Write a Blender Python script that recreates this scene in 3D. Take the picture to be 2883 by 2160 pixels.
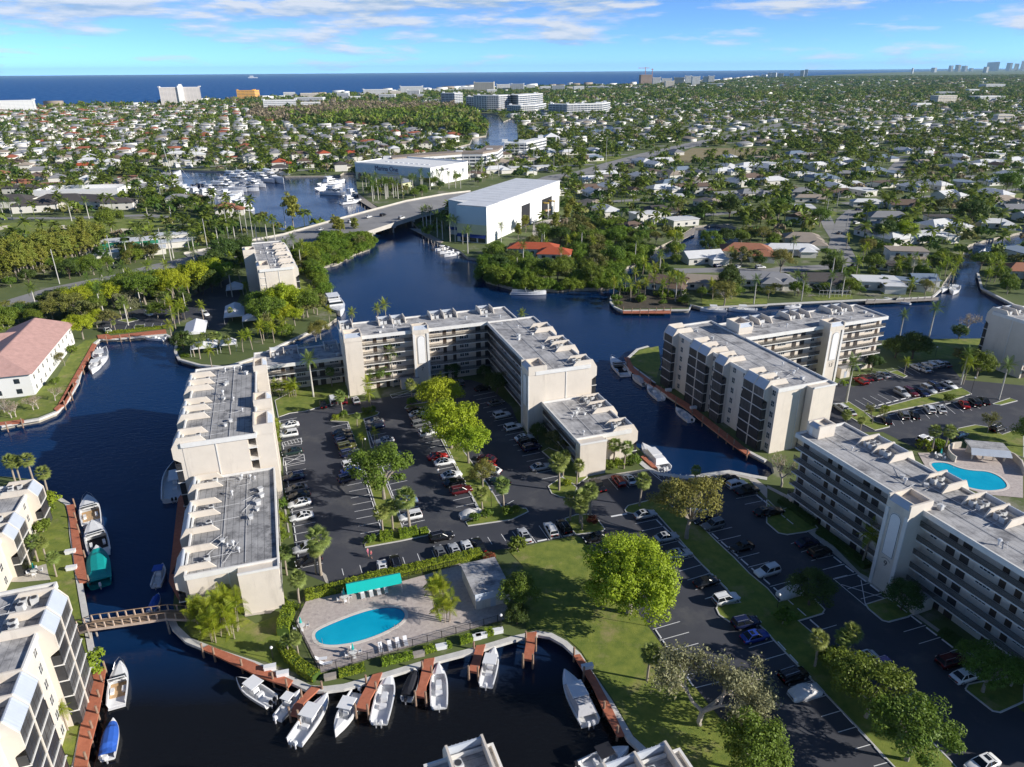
import bpy, math, random
import numpy as np
from mathutils import Vector, Matrix
from mathutils.geometry import tessellate_polygon
for o in list(bpy.data.objects): bpy.data.objects.remove(o)
random.seed(7); rng = np.random.default_rng(7)
CLOUD_SEED = 22.2
S = bpy.context.scene; COL = S.collection
R = math.radians
# ---------------------------------------------------------------- camera
FPX, PW, PH, CAMH = 2020.0, 2883.0, 2160.0, 82.0
PITCH, ROLL = math.atan(878/FPX), R(-0.42)
_fw = Vector((0, math.cos(PITCH), -math.sin(PITCH))); _up = Vector((0, math.sin(PITCH), math.cos(PITCH))); _rt = Vector((1,0,0))
_c, _s = math.cos(ROLL), math.sin(ROLL)
_cr, _cu = _c*_rt + _s*_up, -_s*_rt + _c*_up
cam = bpy.data.cameras.new('camera'); camo = bpy.data.objects.new('camera', cam); COL.objects.link(camo)
cam.sensor_width = 36; cam.sensor_fit = 'HORIZONTAL'; cam.lens = FPX/PW*36; cam.clip_start = 1; cam.clip_end = 200000
M = Matrix((_cr, _cu, -_fw)).transposed().to_4x4(); M.translation = (0,0,CAMH); camo.matrix_world = M
S.camera = camo
# ---------------------------------------------------------------- light
SUN_EL, SUN_AZ = R(23), R(-15)          # azimuth from +X towards +Y; the sun stands to the right, a little behind the camera
sunv = Vector((math.cos(SUN_EL)*math.cos(SUN_AZ), math.cos(SUN_EL)*math.sin(SUN_AZ), math.sin(SUN_EL)))
sl = bpy.data.lights.new('sun', 'SUN'); sl.energy = 2.85; sl.angle = R(0.5); sl.color = (1, .95, .87)
so = bpy.data.objects.new('sun', sl); COL.objects.link(so); so.rotation_euler = sunv.to_track_quat('Z','Y').to_euler()
W = bpy.data.worlds.new('World'); S.world = W; W.use_nodes = True
nt = W.node_tree; N = nt.nodes; L = nt.links; N.clear()
def nn(tree, typ, **kw):
    n = tree.nodes.new(typ)
    for k, v in kw.items():
        if k.startswith('i_'):
            n.inputs[k[2:].replace('_',' ')].default_value = v
        else: setattr(n, k, v)
    return n
sky = nn(nt, 'ShaderNodeTexSky', sky_type='NISHITA', sun_disc=False, sun_elevation=SUN_EL, sun_rotation=math.pi/2-SUN_AZ,
         altitude=0, air_density=.22, dust_density=0.0, ozone_density=1.5)
hs = nn(nt, 'ShaderNodeHueSaturation'); hs.inputs['Hue'].default_value = .5; hs.inputs['Saturation'].default_value = 1.0
tint = nn(nt,'ShaderNodeMixRGB', blend_type='MULTIPLY'); tint.inputs[0].default_value = 1; tint.inputs[2].default_value = (.55,.76,.88,1)
L.new(sky.outputs[0], tint.inputs[1]); L.new(tint.outputs[0], hs.inputs['Color'])
# clouds: a broken layer seen edge-on, mapped on a plane above the place
tc = nn(nt,'ShaderNodeTexCoord'); sx = nn(nt,'ShaderNodeSeparateXYZ'); L.new(tc.outputs['Generated'], sx.inputs[0])
def mth(tree, op, a, b=None, c=None, clamp=False):
    n = tree.nodes.new('ShaderNodeMath'); n.operation = op; n.use_clamp = clamp
    for i, v in enumerate((a,b,c)):
        if v is None: continue
        if isinstance(v,(int,float)): n.inputs[i].default_value = v
        else: tree.links.new(v, n.inputs[i])
    return n.outputs[0]
def ramp(tree, fac, stops, interp='LINEAR'):
    n = tree.nodes.new('ShaderNodeValToRGB'); n.color_ramp.interpolation = interp
    e = n.color_ramp.elements
    while len(e) < len(stops): e.new(0.5)
    for el, (p, c) in zip(e, stops):
        el.position = p; el.color = (c,c,c,1) if isinstance(c,(int,float)) else (*c,1)
    tree.links.new(fac, n.inputs[0]); return n.outputs[0]
az_ = mth(nt,'ARCTAN2', sx.outputs[0], sx.outputs[1]); el_ = mth(nt,'ARCSINE', sx.outputs[2])
def cloud(dz):
    cb = nn(nt,'ShaderNodeCombineXYZ'); L.new(mth(nt,'MULTIPLY', az_, 7.5), cb.inputs[0]); L.new(mth(nt,'MULTIPLY_ADD', el_, 46.0, dz), cb.inputs[1]); cb.inputs[2].default_value = CLOUD_SEED
    nz = nn(nt,'ShaderNodeTexNoise'); nz.inputs['Scale'].default_value = 1.0; nz.inputs['Detail'].default_value = 9; nz.inputs['Roughness'].default_value = .60; nz.inputs['Distortion'].default_value=.15
    L.new(cb.outputs[0], nz.inputs[0])
    big = nn(nt,'ShaderNodeTexNoise'); big.inputs['Scale'].default_value = .30; big.inputs['Detail'].default_value = 2; L.new(cb.outputs[0], big.inputs[0])
    return mth(nt,'ADD', nz.outputs[0], mth(nt,'MULTIPLY', mth(nt,'SUBTRACT', big.outputs[0], .5), .55))
c1 = cloud(0.0); c2 = cloud(.30)
covn = nn(nt,'ShaderNodeMapRange'); covn.clamp = True
for k_, v_ in zip(('From Min','From Max','To Min','To Max'), (.0,.065,-.075,.075)): covn.inputs[k_].default_value = v_
L.new(el_, covn.inputs['Value'])
covh = nn(nt,'ShaderNodeMapRange'); covh.clamp = True      # higher up the gaps between the clouds open out
for k_, v_ in zip(('From Min','From Max','To Min','To Max'), (.09,.40,0,-.20)): covh.inputs[k_].default_value = v_
L.new(el_, covh.inputs['Value'])
cc_ = mth(nt,'ADD', mth(nt,'ADD', c1, covn.outputs[0]), covh.outputs[0])
mask = ramp(nt, cc_, [(.50,0),(.64,1)])
shade = ramp(nt, mth(nt,'ADD', mth(nt,'MULTIPLY', mth(nt,'SUBTRACT', c1, c2), 2.6), .5), [(.25,(.44,.60,.80)),(.72,(.98,.99,1.0))])
cm = nn(nt,'ShaderNodeMixRGB'); L.new(mth(nt,'MULTIPLY', mask, .80), cm.inputs[0]); L.new(hs.outputs[0], cm.inputs[1])
cs = nn(nt,'ShaderNodeVectorMath', operation='SCALE'); L.new(shade, cs.inputs[0]); cs.inputs['Scale'].default_value = 3.0
L.new(cs.outputs[0], cm.inputs[2])
bg = nn(nt,'ShaderNodeBackground'); bg.inputs['Strength'].default_value = .125; L.new(cm.outputs[0], bg.inputs[0])
wo = nn(nt,'ShaderNodeOutputWorld'); L.new(bg.outputs[0], wo.inputs[0])
S.view_settings.view_transform = 'Standard'; S.view_settings.look = 'None'; S.view_settings.exposure = 1.2; S.view_settings.gamma = 1
W.cycles.sampling_method='MANUAL'; W.cycles.sample_map_resolution=256
S.cycles.max_bounces = 5; S.cycles.diffuse_bounces = 3; S.cycles.glossy_bounces = 2; S.cycles.transmission_bounces = 2; S.cycles.transparent_max_bounces = 4
S.cycles.caustics_reflective = False; S.cycles.caustics_refractive = False
S.cycles.use_denoising = True
# ---------------------------------------------------------------- pixel -> place
TX = {'1':0,'2':720,'3':1440,'4':2160}; TY = {'A':160,'B':600,'C':1080,'D':1620}
def ray(px, py):
    x = (px-PW/2)/FPX; y = -(py-PH/2)/FPX
    return _fw + x*_cr + y*_cu
def GP(px, py, z=0.0):
    d = ray(px,py); t = (z-CAMH)/d.z
    return Vector((d.x*t, d.y*t, z))
def P(t, x, y, z=0.0):
    return GP(TX[t[1]]+x*.32593, TY[t[0]]+y*.32593, z)
def PL(s, z=0.0):
    """'C3 10,20 30,40 D3 5,6 w1.5,2.5' -> list of places; w = metres"""
    out = []; t = None
    for k in s.split():
        if len(k) == 2 and k[0] in TY and k[1] in TX: t = k
        elif k[0] == 'w':
            a, b = k[1:].split(','); out.append(Vector((float(a), float(b), z)))
        else:
            a, b = k.split(','); out.append(P(t, float(a), float(b), z))
    return out
# ---------------------------------------------------------------- materials
MATS = {}
def mat(name, col, rough=.7, var=0.0, scale=1.0, detail=4, col2=None, metal=0.0, bump=0.0, bscale=None, spec=.5, objcol=False, island=0.0, coords='Object', trans=0.0, emis=None, wear=None, seam=None):
    if name in MATS: return MATS[name]
    m = bpy.data.materials.new(name); m.use_nodes = True; t = m.node_tree
    b = t.nodes['Principled BSDF']; b.inputs['Roughness'].default_value = rough; b.inputs['Metallic'].default_value = metal
    b.inputs['Specular IOR Level'].default_value = spec
    src = None
    if objcol:
        oi = t.nodes.new('ShaderNodeObjectInfo'); src = oi.outputs['Color']
    if var or col2 or bump:
        tcn = t.nodes.new('ShaderNodeTexCoord'); nz = t.nodes.new('ShaderNodeTexNoise')
        nz.inputs['Scale'].default_value = scale; nz.inputs['Detail'].default_value = detail; nz.inputs['Roughness'].default_value = .62
        vec = tcn.outputs['Object']
        if coords == 'World':
            ge = t.nodes.new('ShaderNodeNewGeometry'); vec = ge.outputs['Position']
        t.links.new(vec, nz.inputs['Vector'])
    if var or col2:
        mx = t.nodes.new('ShaderNodeMixRGB')
        c2 = col2 or tuple(min(1,c*(1+var)) for c in col)
        c1 = col if col2 else tuple(c*(1-var) for c in col)
        f = ramp(t, nz.outputs[0], [(.3,0),(.7,1)])
        t.links.new(f, mx.inputs[0]); mx.inputs[1].default_value = (*c1,1); mx.inputs[2].default_value = (*c2,1)
        if src is not None:
            m2 = t.nodes.new('ShaderNodeMixRGB'); m2.blend_type = 'MULTIPLY'; m2.inputs[0].default_value = 1
            t.links.new(src, m2.inputs[1]); t.links.new(mx.outputs[0], m2.inputs[2]); src = m2.outputs[0]
        else: src = mx.outputs[0]
    if wear:
        nw = t.nodes.new('ShaderNodeTexNoise'); nw.inputs['Scale'].default_value = wear[1]; nw.inputs['Detail'].default_value = 8; nw.inputs['Roughness'].default_value = .7
        gw = t.nodes.new('ShaderNodeNewGeometry'); mpw = t.nodes.new('ShaderNodeMapping'); mpw.inputs['Scale'].default_value = wear[2]
        t.links.new(gw.outputs['Position'], mpw.inputs[0]); t.links.new(mpw.outputs[0], nw.inputs['Vector'])
        mw = t.nodes.new('ShaderNodeMixRGB'); t.links.new(ramp(t, nw.outputs[0], [(wear[3],0),(wear[4],1)]), mw.inputs[0])
        if src is not None: t.links.new(src, mw.inputs[1])
        else: mw.inputs[1].default_value = (*col,1)
        mw.inputs[2].default_value = (*wear[0],1); src = mw.outputs[0]
    if seam:
        ts = t.nodes.new('ShaderNodeTexCoord'); ss = t.nodes.new('ShaderNodeSeparateXYZ'); t.links.new(ts.outputs['Object'], ss.inputs[0])
        ln = mth(t,'LESS_THAN', mth(t,'FRACT', mth(t,'DIVIDE', ss.outputs[1], seam[0])), seam[1])
        l2 = mth(t,'LESS_THAN', mth(t,'FRACT', mth(t,'DIVIDE', mth(t,'ADD', ss.outputs[0], mth(t,'MULTIPLY', mth(t,'FLOOR', mth(t,'DIVIDE', ss.outputs[1], seam[0])), 3.7)), seam[0]*9)), seam[1]*.12)
        ms = t.nodes.new('ShaderNodeMixRGB'); t.links.new(mth(t,'MULTIPLY', mth(t,'MAXIMUM', ln, l2), seam[2]), ms.inputs[0]); t.links.new(src, ms.inputs[1]); ms.inputs[2].default_value = (.07,.07,.075,1); src = ms.outputs[0]
    if island:
        ge = t.nodes.new('ShaderNodeNewGeometry'); hsv = t.nodes.new('ShaderNodeHueSaturation')
        f = mth(t,'ADD', mth(t,'MULTIPLY', ge.outputs['Random Per Island'], island), 1-island/2); t.links.new(f, hsv.inputs['Value'])
        if src is not None: t.links.new(src, hsv.inputs['Color'])
        else: hsv.inputs['Color'].default_value = (*col,1)
        oi = t.nodes.new('ShaderNodeObjectInfo')
        t.links.new(mth(t,'ADD', mth(t,'MULTIPLY', oi.outputs['Random'], .035), .4825), hsv.inputs['Hue'])
        src = hsv.outputs[0]
    if src is not None: t.links.new(src, b.inputs['Base Color'])
    else: b.inputs['Base Color'].default_value = (*col,1)
    if bump:
        bn = t.nodes.new('ShaderNodeBump'); bn.inputs['Strength'].default_value = 1; bn.inputs['Distance'].default_value = bump
        if bscale:
            n2 = t.nodes.new('ShaderNodeTexNoise'); n2.inputs['Scale'].default_value = bscale; n2.inputs['Detail'].default_value = 3
            t.links.new(vec, n2.inputs['Vector']); t.links.new(n2.outputs[0], bn.inputs['Height'])
        else: t.links.new(nz.outputs[0], bn.inputs['Height'])
        t.links.new(bn.outputs[0], b.inputs['Normal'])
    if trans:
        out = t.nodes['Material Output']; tr = t.nodes.new('ShaderNodeBsdfTranslucent'); ad = t.nodes.new('ShaderNodeMixShader')
        ad.inputs[0].default_value = trans
        if src is not None: t.links.new(src, tr.inputs[0])
        else: tr.inputs[0].default_value = (*col,1)
        t.links.new(b.outputs[0], ad.inputs[1]); t.links.new(tr.outputs[0], ad.inputs[2]); t.links.new(ad.outputs[0], out.inputs[0])
    if emis:
        b.inputs['Emission Color'].default_value = (*emis,1); b.inputs['Emission Strength'].default_value = 1
    m.diffuse_color = (*col,1)
    MATS[name] = m; return m
# ---------------------------------------------------------------- mesh building
class MB:
    def __init__(s): s.v = []; s.f = []
    def quad(s, a, b, c, d): n = len(s.v); s.v += [tuple(a),tuple(b),tuple(c),tuple(d)]; s.f.append((n,n+1,n+2,n+3)); return s
    def tri(s, a, b, c): n = len(s.v); s.v += [tuple(a),tuple(b),tuple(c)]; s.f.append((n,n+1,n+2)); return s
    def box(s, x0,x1,y0,y1,z0,z1):
        n = len(s.v)
        s.v += [(x0,y0,z0),(x1,y0,z0),(x1,y1,z0),(x0,y1,z0),(x0,y0,z1),(x1,y0,z1),(x1,y1,z1),(x0,y1,z1)]
        s.f += [(n,n+3,n+2,n+1),(n+4,n+5,n+6,n+7),(n,n+1,n+5,n+4),(n+1,n+2,n+6,n+5),(n+2,n+3,n+7,n+6),(n+3,n,n+4,n+7)]; return s
    def prism(s, poly, z0, z1, bottom=False):
        n = len(s.v); k = len(poly)
        s.v += [(p[0],p[1],z0) for p in poly] + [(p[0],p[1],z1) for p in poly]
        for i in range(k): j = (i+1)%k; s.f.append((n+i,n+j,n+k+j,n+k+i))
        for t in tessellate_polygon([[Vector((p[0],p[1],0)) for p in poly]]):
            s.f.append(tuple(n+k+i for i in t))
            if bottom: s.f.append(tuple(n+i for i in reversed(t)))
        return s
    def sheet(s, poly, z):
        n = len(s.v); s.v += [(p[0],p[1],z) for p in poly]
        for t in tessellate_polygon([[Vector((p[0],p[1],0)) for p in poly]]): s.f.append(tuple(n+i for i in t))
        return s
    def cyl(s, x, y, z0, z1, r0, r1=None, k=8, cap=True):
        r1 = r0 if r1 is None else r1; n = len(s.v)
        for z, r in ((z0,r0),(z1,r1)):
            s.v += [(x+r*math.cos(2*math.pi*i/k), y+r*math.sin(2*math.pi*i/k), z) for i in range(k)]
        for i in range(k): j=(i+1)%k; s.f.append((n+i,n+j,n+k+j,n+k+i))
        if cap: s.f.append(tuple(n+k+i for i in range(k))); s.f.append(tuple(n+i for i in reversed(range(k))))
        return s
    def tube(s, pts, rad, k=6):
        n = len(s.v); m = len(pts)
        for q, p in enumerate(pts):
            p = Vector(p); d = (Vector(pts[min(q+1,m-1)])-Vector(pts[max(q-1,0)])); d = d.normalized() if d.length else Vector((0,0,1))
            a = d.cross(Vector((0,0,1)) if abs(d.z) < .9 else Vector((1,0,0))).normalized(); b = d.cross(a)
            r = rad[q] if isinstance(rad,(list,tuple)) else rad
            s.v += [tuple(p + r*(a*math.cos(2*math.pi*i/k)+b*math.sin(2*math.pi*i/k))) for i in range(k)]
        for q in range(m-1):
            for i in range(k): j=(i+1)%k; s.f.append((n+q*k+i,n+q*k+j,n+(q+1)*k+j,n+(q+1)*k+i))
        s.f.append(tuple(n+i for i in range(k))); s.f.append(tuple(n+(m-1)*k+i for i in range(k)))
        return s
    def loft(s, rings, cap=True, closed=True):
        n = len(s.v); k = len(rings[0])
        for r in rings: s.v += [tuple(p) for p in r]
        for q in range(len(rings)-1):
            for i in range(k if closed else k-1):
                j=(i+1)%k; s.f.append((n+q*k+i,n+q*k+j,n+(q+1)*k+j,n+(q+1)*k+i))
        if cap: s.f.append(tuple(n+i for i in range(k))); s.f.append(tuple(n+(len(rings)-1)*k+i for i in range(k)))
        return s
    def mesh(s, name, m=None, smooth=False):
        me = bpy.data.meshes.new(name); me.from_pydata(s.v, [], s.f); me.update()
        if m: me.materials.append(m)
        if smooth: me.shade_smooth()
        return me
    def build(s, name, m, parent=None, smooth=False):
        return link(name, s.mesh(name, m, smooth), parent)
def link(name, me, parent=None, loc=None, rz=None, scale=None, color=None):
    o = bpy.data.objects.new(name, me); COL.objects.link(o)
    if parent is not None: o.parent = parent
    if loc is not None: o.location = loc
    if rz is not None: o.rotation_euler = (0,0,rz)
    if scale is not None: o.scale = (scale,)*3 if isinstance(scale,(int,float)) else scale
    if color is not None: o.color = (*color,1)
    return o
def tag(o, label=None, cat=None, group=None, kind=None):
    if label: o['label'] = label
    if cat: o['category'] = cat
    if group: o['group'] = group
    if kind: o['kind'] = kind
    return o
def empty(name, loc=(0,0,0), rz=0.0, label=None, cat=None, group=None):
    o = bpy.data.objects.new(name, None); COL.objects.link(o); o.location = loc; o.rotation_euler = (0,0,rz)
    return tag(o, label, cat, group)
def copy_tree(o, parent=None, color=None):
    c = o.copy(); COL.objects.link(c); c.parent = parent
    if color is not None: c.color = (*color,1)
    for ch in KIDS.get(o.name, None) or list(o.children): copy_tree(ch, c, color)
    return c
KIDS = {}
def angle(a, b): return math.atan2(b[1]-a[1], b[0]-a[0])
def inpoly(x, y, poly):
    r = False; k = len(poly); j = k-1
    for i in range(k):
        xi, yi, xj, yj = poly[i][0], poly[i][1], poly[j][0], poly[j][1]
        if (yi > y) != (yj > y) and x < (xj-xi)*(y-yi)/(yj-yi)+xi: r = not r
        j = i
    return r
ORD = ['first','second','third','fourth','fifth','sixth','seventh','eighth','ninth','tenth','eleventh','twelfth','thirteenth','fourteenth','fifteenth','sixteenth']
# ================================================================ THE SETTING: land, water, roads
M_land = mat('grass_land', (.075,.11,.028), .95, scale=.05, detail=9, col2=(.14,.17,.05), coords='World', bump=.02, bscale=6, wear=((.30,.27,.22), .045, (1,1,1), .56, .68))
M_lawn = mat('lawn', (.105,.16,.020), .95, scale=.55, detail=12, col2=(.25,.28,.045), coords='World', bump=.05, bscale=9, wear=((.32,.27,.12), .16, (1,1,1), .54, .70))
M_seawall = mat('seawall_concrete', (.42,.38,.31), .9, var=.25, scale=.8)
M_asphalt = mat('asphalt', (.046,.049,.062), .75, scale=.12, detail=9, col2=(.068,.070,.082), coords='World', wear=((.125,.122,.12), .10, (1,1,1), .52, .74))
M_street = mat('street_asphalt', (.23,.225,.22), .85, scale=.1, detail=6, col2=(.32,.31,.30), coords='World')
M_concrete = mat('concrete_path', (.50,.46,.40), .85, var=.14, scale=.6)
M_paint = mat('white_paint', (.80,.80,.80), .6, var=.08, scale=3)
M_kerb = mat('kerb_concrete', (.62,.60,.56), .8, var=.12, scale=1)
M_sand = mat('sand', (.72,.64,.48), .95, var=.1, scale=.3)
# canals: one body of water, deep blue; the sheltered basin's weaker sky reflection is painted darker
def water_mat(name, deep, col2, edge, rip, rdist, rough, spec=.5):
    m = bpy.data.materials.new(name); m.use_nodes = True; t = m.node_tree; b = t.nodes['Principled BSDF']
    ge = t.nodes.new('ShaderNodeNewGeometry'); nz = t.nodes.new('ShaderNodeTexNoise'); nz.inputs['Scale'].default_value = .02; nz.inputs['Detail'].default_value = 4
    t.links.new(ge.outputs['Position'], nz.inputs['Vector'])
    sp = t.nodes.new('ShaderNodeSeparateXYZ'); t.links.new(ge.outputs['Position'], sp.inputs[0])
    mx = t.nodes.new('ShaderNodeMixRGB'); mx.inputs[1].default_value = (*deep,1); mx.inputs[2].default_value = (*col2,1)
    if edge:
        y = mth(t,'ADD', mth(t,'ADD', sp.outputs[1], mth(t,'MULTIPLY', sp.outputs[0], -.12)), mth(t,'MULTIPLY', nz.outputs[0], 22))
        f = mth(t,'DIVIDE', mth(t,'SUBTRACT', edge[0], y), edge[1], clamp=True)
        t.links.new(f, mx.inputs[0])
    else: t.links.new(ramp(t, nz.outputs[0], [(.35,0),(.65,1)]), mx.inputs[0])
    t.links.new(mx.outputs[0], b.inputs['Base Color'])
    b.inputs['Specular IOR Level'].default_value = spec; b.inputs['Roughness'].default_value = rough; b.inputs['IOR'].default_value = 1.333
    n2 = t.nodes.new('ShaderNodeTexNoise'); n2.inputs['Scale'].default_value = rip; n2.inputs['Detail'].default_value = 5
    mp = t.nodes.new('ShaderNodeMapping'); mp.inputs['Scale'].default_value = (.55,1.3,1); mp.inputs['Rotation'].default_value = (0,0,R(12)); t.links.new(ge.outputs['Position'], mp.inputs[0]); t.links.new(mp.outputs[0], n2.inputs['Vector'])
    bn = t.nodes.new('ShaderNodeBump'); bn.inputs['Distance'].default_value = rdist; t.links.new(n2.outputs[0], bn.inputs['Height']); t.links.new(bn.outputs[0], b.inputs['Normal'])
    n3 = t.nodes.new('ShaderNodeTexNoise'); n3.inputs['Scale'].default_value = .035; n3.inputs['Detail'].default_value = 3; t.links.new(ge.outputs['Position'], n3.inputs['Vector'])
    t.links.new(mth(t,'MULTIPLY_ADD', ramp(t, n3.outputs[0], [(.42,0),(.60,1)]), .16, rough), b.inputs['Roughness'])          # wind patches
    MATS[name] = m; return m
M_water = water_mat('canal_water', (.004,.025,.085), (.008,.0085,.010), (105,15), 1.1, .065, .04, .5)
M_ocean = water_mat('ocean_water', (.005,.078,.26), (.007,.095,.30), None, .05, .5, .35, .03)
WZ = -1.3
W1 = PL("w-50,57 D1 620,1657 700,1280 775,900 780,760 740,540 690,240 650,0 C1 600,1300 590,1150 565,1050 470,990 420,965 300,830 0,800 w-180,128 w-180,190 C1 0,362 "
        "200,322 330,300 480,240 560,150 650,0 B1 700,1300 810,1120 860,1085 1000,1080 1440,1045 1535,1100 1530,1200 1560,1260 1740,1310 1950,1325 2209,1240 "
        "B2 200,1140 440,1030 620,960 700,905 690,840 620,760 590,680 560,600 520,470 700,430 850,345 980,300 1000,240 950,185 "
        "A2 700,1480 540,1440 230,1500 60,1400 0,1375 A1 2150,1330 1930,1310 1700,1220 1480,1195 1370,1140 1420,1095 1560,1075 1390,1015 1250,990 1240,965 1500,975 1900,985 2209,1005 "
        "A2 250,1030 720,1025 760,1000 860,1000 880,1180 960,1240 1100,1320 1250,1300 B2 1430,165 1560,250 1760,320 1830,380 2000,400 1960,480 1990,580 2209,640 "
        "B3 200,650 380,660 480,652 830,640 940,480 1060,440 1180,330 1380,240 1590,110 1760,95 1960,125 1960,250 1740,300 1450,350 1300,400 1130,500 1100,600 870,720 "
        "865,770 900,810 960,840 1530,832 1545,790 1640,812 2209,790 B4 0,785 420,765 850,745 1000,745 1420,722 1490,660 1530,590 1640,440 1700,330 1740,275 1830,245 2100,185 2209,160 "
        "w260,420 w300,400 B4 2209,255 1960,340 1850,420 1830,520 1865,650 2140,790 2209,805 w230,262 w230,226 B4 2209,1075 1860,1082 1440,1087 1110,1092 "
        "w100,219 w60,203 w42,197 B3 1190,1155 1100,1180 1020,1255 1008,1290 1250,1470 C3 1200,0 1500,180 1900,490 2090,600 2209,662 C4 40,690 60,770 C3 2209,812 2080,790 1880,750 1600,788 1500,800 1280,770 1200,730 "
        "1130,672 w31.4,145 w23,170 w13,203 w2,222 w-30,212 w-54,202 w-76,193 w-84,176 w-81,163 w-57.5,96.5 D1 1510,370 1540,440 1650,545 1900,645 2209,745 D2 200,825 350,895 480,955 600,962 760,942 1080,852 1500,725 1900,622 2209,530 "
        "D3 220,482 350,502 480,572 600,682 700,835 870,1085 1050,1395 w27,57.5")
W2 = PL("A2 1690,790 1700,810 1860,815 2209,830 A3 60,740 45,560 0,530 A2 2140,560 2090,500 1930,480 1960,560 2000,620 1990,680 1870,700 1850,750")
W3 = PL("A3 545,590 560,645 740,655 900,640 960,600 800,585")
HOLES = [W1, W2, W3]
coast = PL("A1 -400,520 310,447 440,432 860,418 1400,412 1760,388 A2 0,360 170,362 600,338 860,322 1250,302 1500,302 1880,274 2209,272 A3 200,258 700,246 1080,242 1250,228 1780,208 2209,162 A4 0,187 350,165 700,150 1000,138 1350,127 1800,112")
outer = [Vector((-900,-60,0))] + coast + [Vector((26000,16000,0)), Vector((3000,-60,0))]
def holed(name, loops, z, m):
    mb = MB()
    for l in loops: mb.v += [(p.x,p.y,z) for p in l]
    mb.f = [tuple(t) for t in tessellate_polygon([[Vector((p.x,p.y,0)) for p in l] for l in loops])]
    return tag(mb.build(name, m), kind='structure')
land = holed('land', [outer]+HOLES, 0.0, M_land)
def onwater(x, y): return any(inpoly(x,y,h) for h in HOLES)
# seawalls and banks of the land, with a concrete cap
sw = MB()
for h in HOLES:
    k = len(h)
    for i in range(k):
        a, b = h[i], h[(i+1)%k]; sw.quad((a.x,a.y,.001),(b.x,b.y,.001),(b.x,b.y,-4),(a.x,a.y,-4))
sw = sw.build('seawall', M_seawall, land)
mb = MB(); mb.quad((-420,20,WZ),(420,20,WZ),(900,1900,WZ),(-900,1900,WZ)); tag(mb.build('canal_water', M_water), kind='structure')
mb = MB(); mb.quad((-120000,1200,-2),(120000,1200,-2),(120000,150000,-2),(-120000,150000,-2)); tag(mb.build('ocean', M_ocean), kind='structure')
mb = MB()
for i in range(len(coast)-1):
    a, b = coast[i], coast[i+1]
    if a.y > 9000: break
    mb.quad((a.x,a.y-6,.05),(b.x,b.y-6,.05),(b.x,b.y+35,-2.6),(a.x,a.y+35,-2.6))
tag(mb.build('beach', M_sand), kind='structure')
# cap of the seawall along the near canals: a run of concrete blocks
def run(name, pts, w, z0, z1, m, parent=None, side=1, kind=None, label=None, cat=None):
    """a kerb or wall: a strip of width w on one side of a line"""
    mb = MB(); k = len(pts); nr = []
    for i in range(k):
        d = (Vector(pts[min(i+1,k-1)])-Vector(pts[max(i-1,0)])); d = Vector((d.x,d.y,0)).normalized(); nr.append(Vector((-d.y,d.x,0))*side)
    A = [Vector((p[0],p[1],0)) for p in pts]; B = [A[i]+nr[i]*w for i in range(k)]
    rings = [[(A[i].x,A[i].y,z0),(B[i].x,B[i].y,z0),(B[i].x,B[i].y,z1),(A[i].x,A[i].y,z1)] for i in range(k)]
    mb.loft(rings)
    o = mb.build(name, m, parent)
    if kind: o['kind'] = kind
    if label: tag(o, label, cat)
    return o
def sheet(name, poly, z, m, kind='structure', parent=None):
    o = MB().sheet(poly, z).build(name, m, parent)
    if kind and parent is None: o['kind'] = kind
    return o
for s, w in (("D1 1510,370 1540,440 1650,545 1900,645 2209,745 D2 200,825 350,895 480,955 600,962 760,942 1080,852 1500,725 1900,622 2209,530 D3 220,482 350,502 480,572 600,682 700,835 870,1085 1050,1395 w27,55", 1.0),
          ("C3 1130,672 1200,730 1280,770 1500,800 1600,788 1880,750 2080,790 2209,812", 1.3),
          ("C1 0,362 200,322 330,300 480,240 560,150 650,0 B1 700,1300 810,1120 860,1085 1000,1080 1440,1045 1535,1100 1530,1200 1560,1260 1740,1310 1950,1325 2209,1240 B2 200,1140 440,1030 620,960", .9),
          ("D1 620,1657 700,1280 775,900 780,760 740,540 690,240 650,0 C1 600,1300 590,1150 565,1050 470,990", .9),
          ("B3 870,720 865,770 900,810 960,840 1530,832 1545,790 1640,812 2209,790 B4 0,785 420,765 850,745 1000,745 1420,722 1490,660", .8),
          ("B3 1190,1155 1100,1180 1020,1255 1008,1290 1250,1470 C3 1200,0 1500,180 1900,490 2090,600 2209,662", .9),
          ("B4 1830,520 1865,650 2140,790 2209,805 w230,262", .9)):
    pts = PL(s); run('seawall_cap', pts, w, -.4, .12, M_kerb, land, side=-1); 
# sides of the seawall cap above the land are flush kerbs; the asphalt of the estate follows
lots = empty('parking_lot'); lots['kind'] = 'structure'
sheet('asphalt', PL("C2 430,172 800,180 1160,110 1480,60 B2 1490,1470 1850,1440 1990,1480 C2 2209,200 C3 40,300 110,420 270,590 350,660 450,810 545,880 650,830 800,790 1190,740 1280,775 1500,805 1640,800 1890,800 1960,820 2209,1010 C4 0,1010 100,1120 C4 330,1290 430,1260 D4 830,20 1010,190 1280,360 1500,540 1720,760 2209,1180 w120,40 w40,50 D3 2150,1400 1800,1230 1370,700 1215,480 C3 750,1520 600,1330 560,1310 100,1400 0,1425 C2 1950,1450 1500,1545 1200,1620 1040,1650 D2 640,90 600,60 C2 360,1620 330,1360 300,1130 250,900 200,290 290,255 430,240"), .02, M_asphalt, parent=lots)
sheet('asphalt', PL("C4 530,170 B4 580,1500 640,1440 740,1500 780,1490 1060,1370 1200,1410 1110,1360 1260,1300 1500,1265 1560,1300 1640,1390 1680,1440 2209,1490 w260,160 w200,110 C4 2209,420 2130,400 2030,440 1900,380 1800,365 1640,400 1560,560 1290,560 1000,420 700,420 540,330"), .02, M_asphalt, parent=lots)
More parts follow.
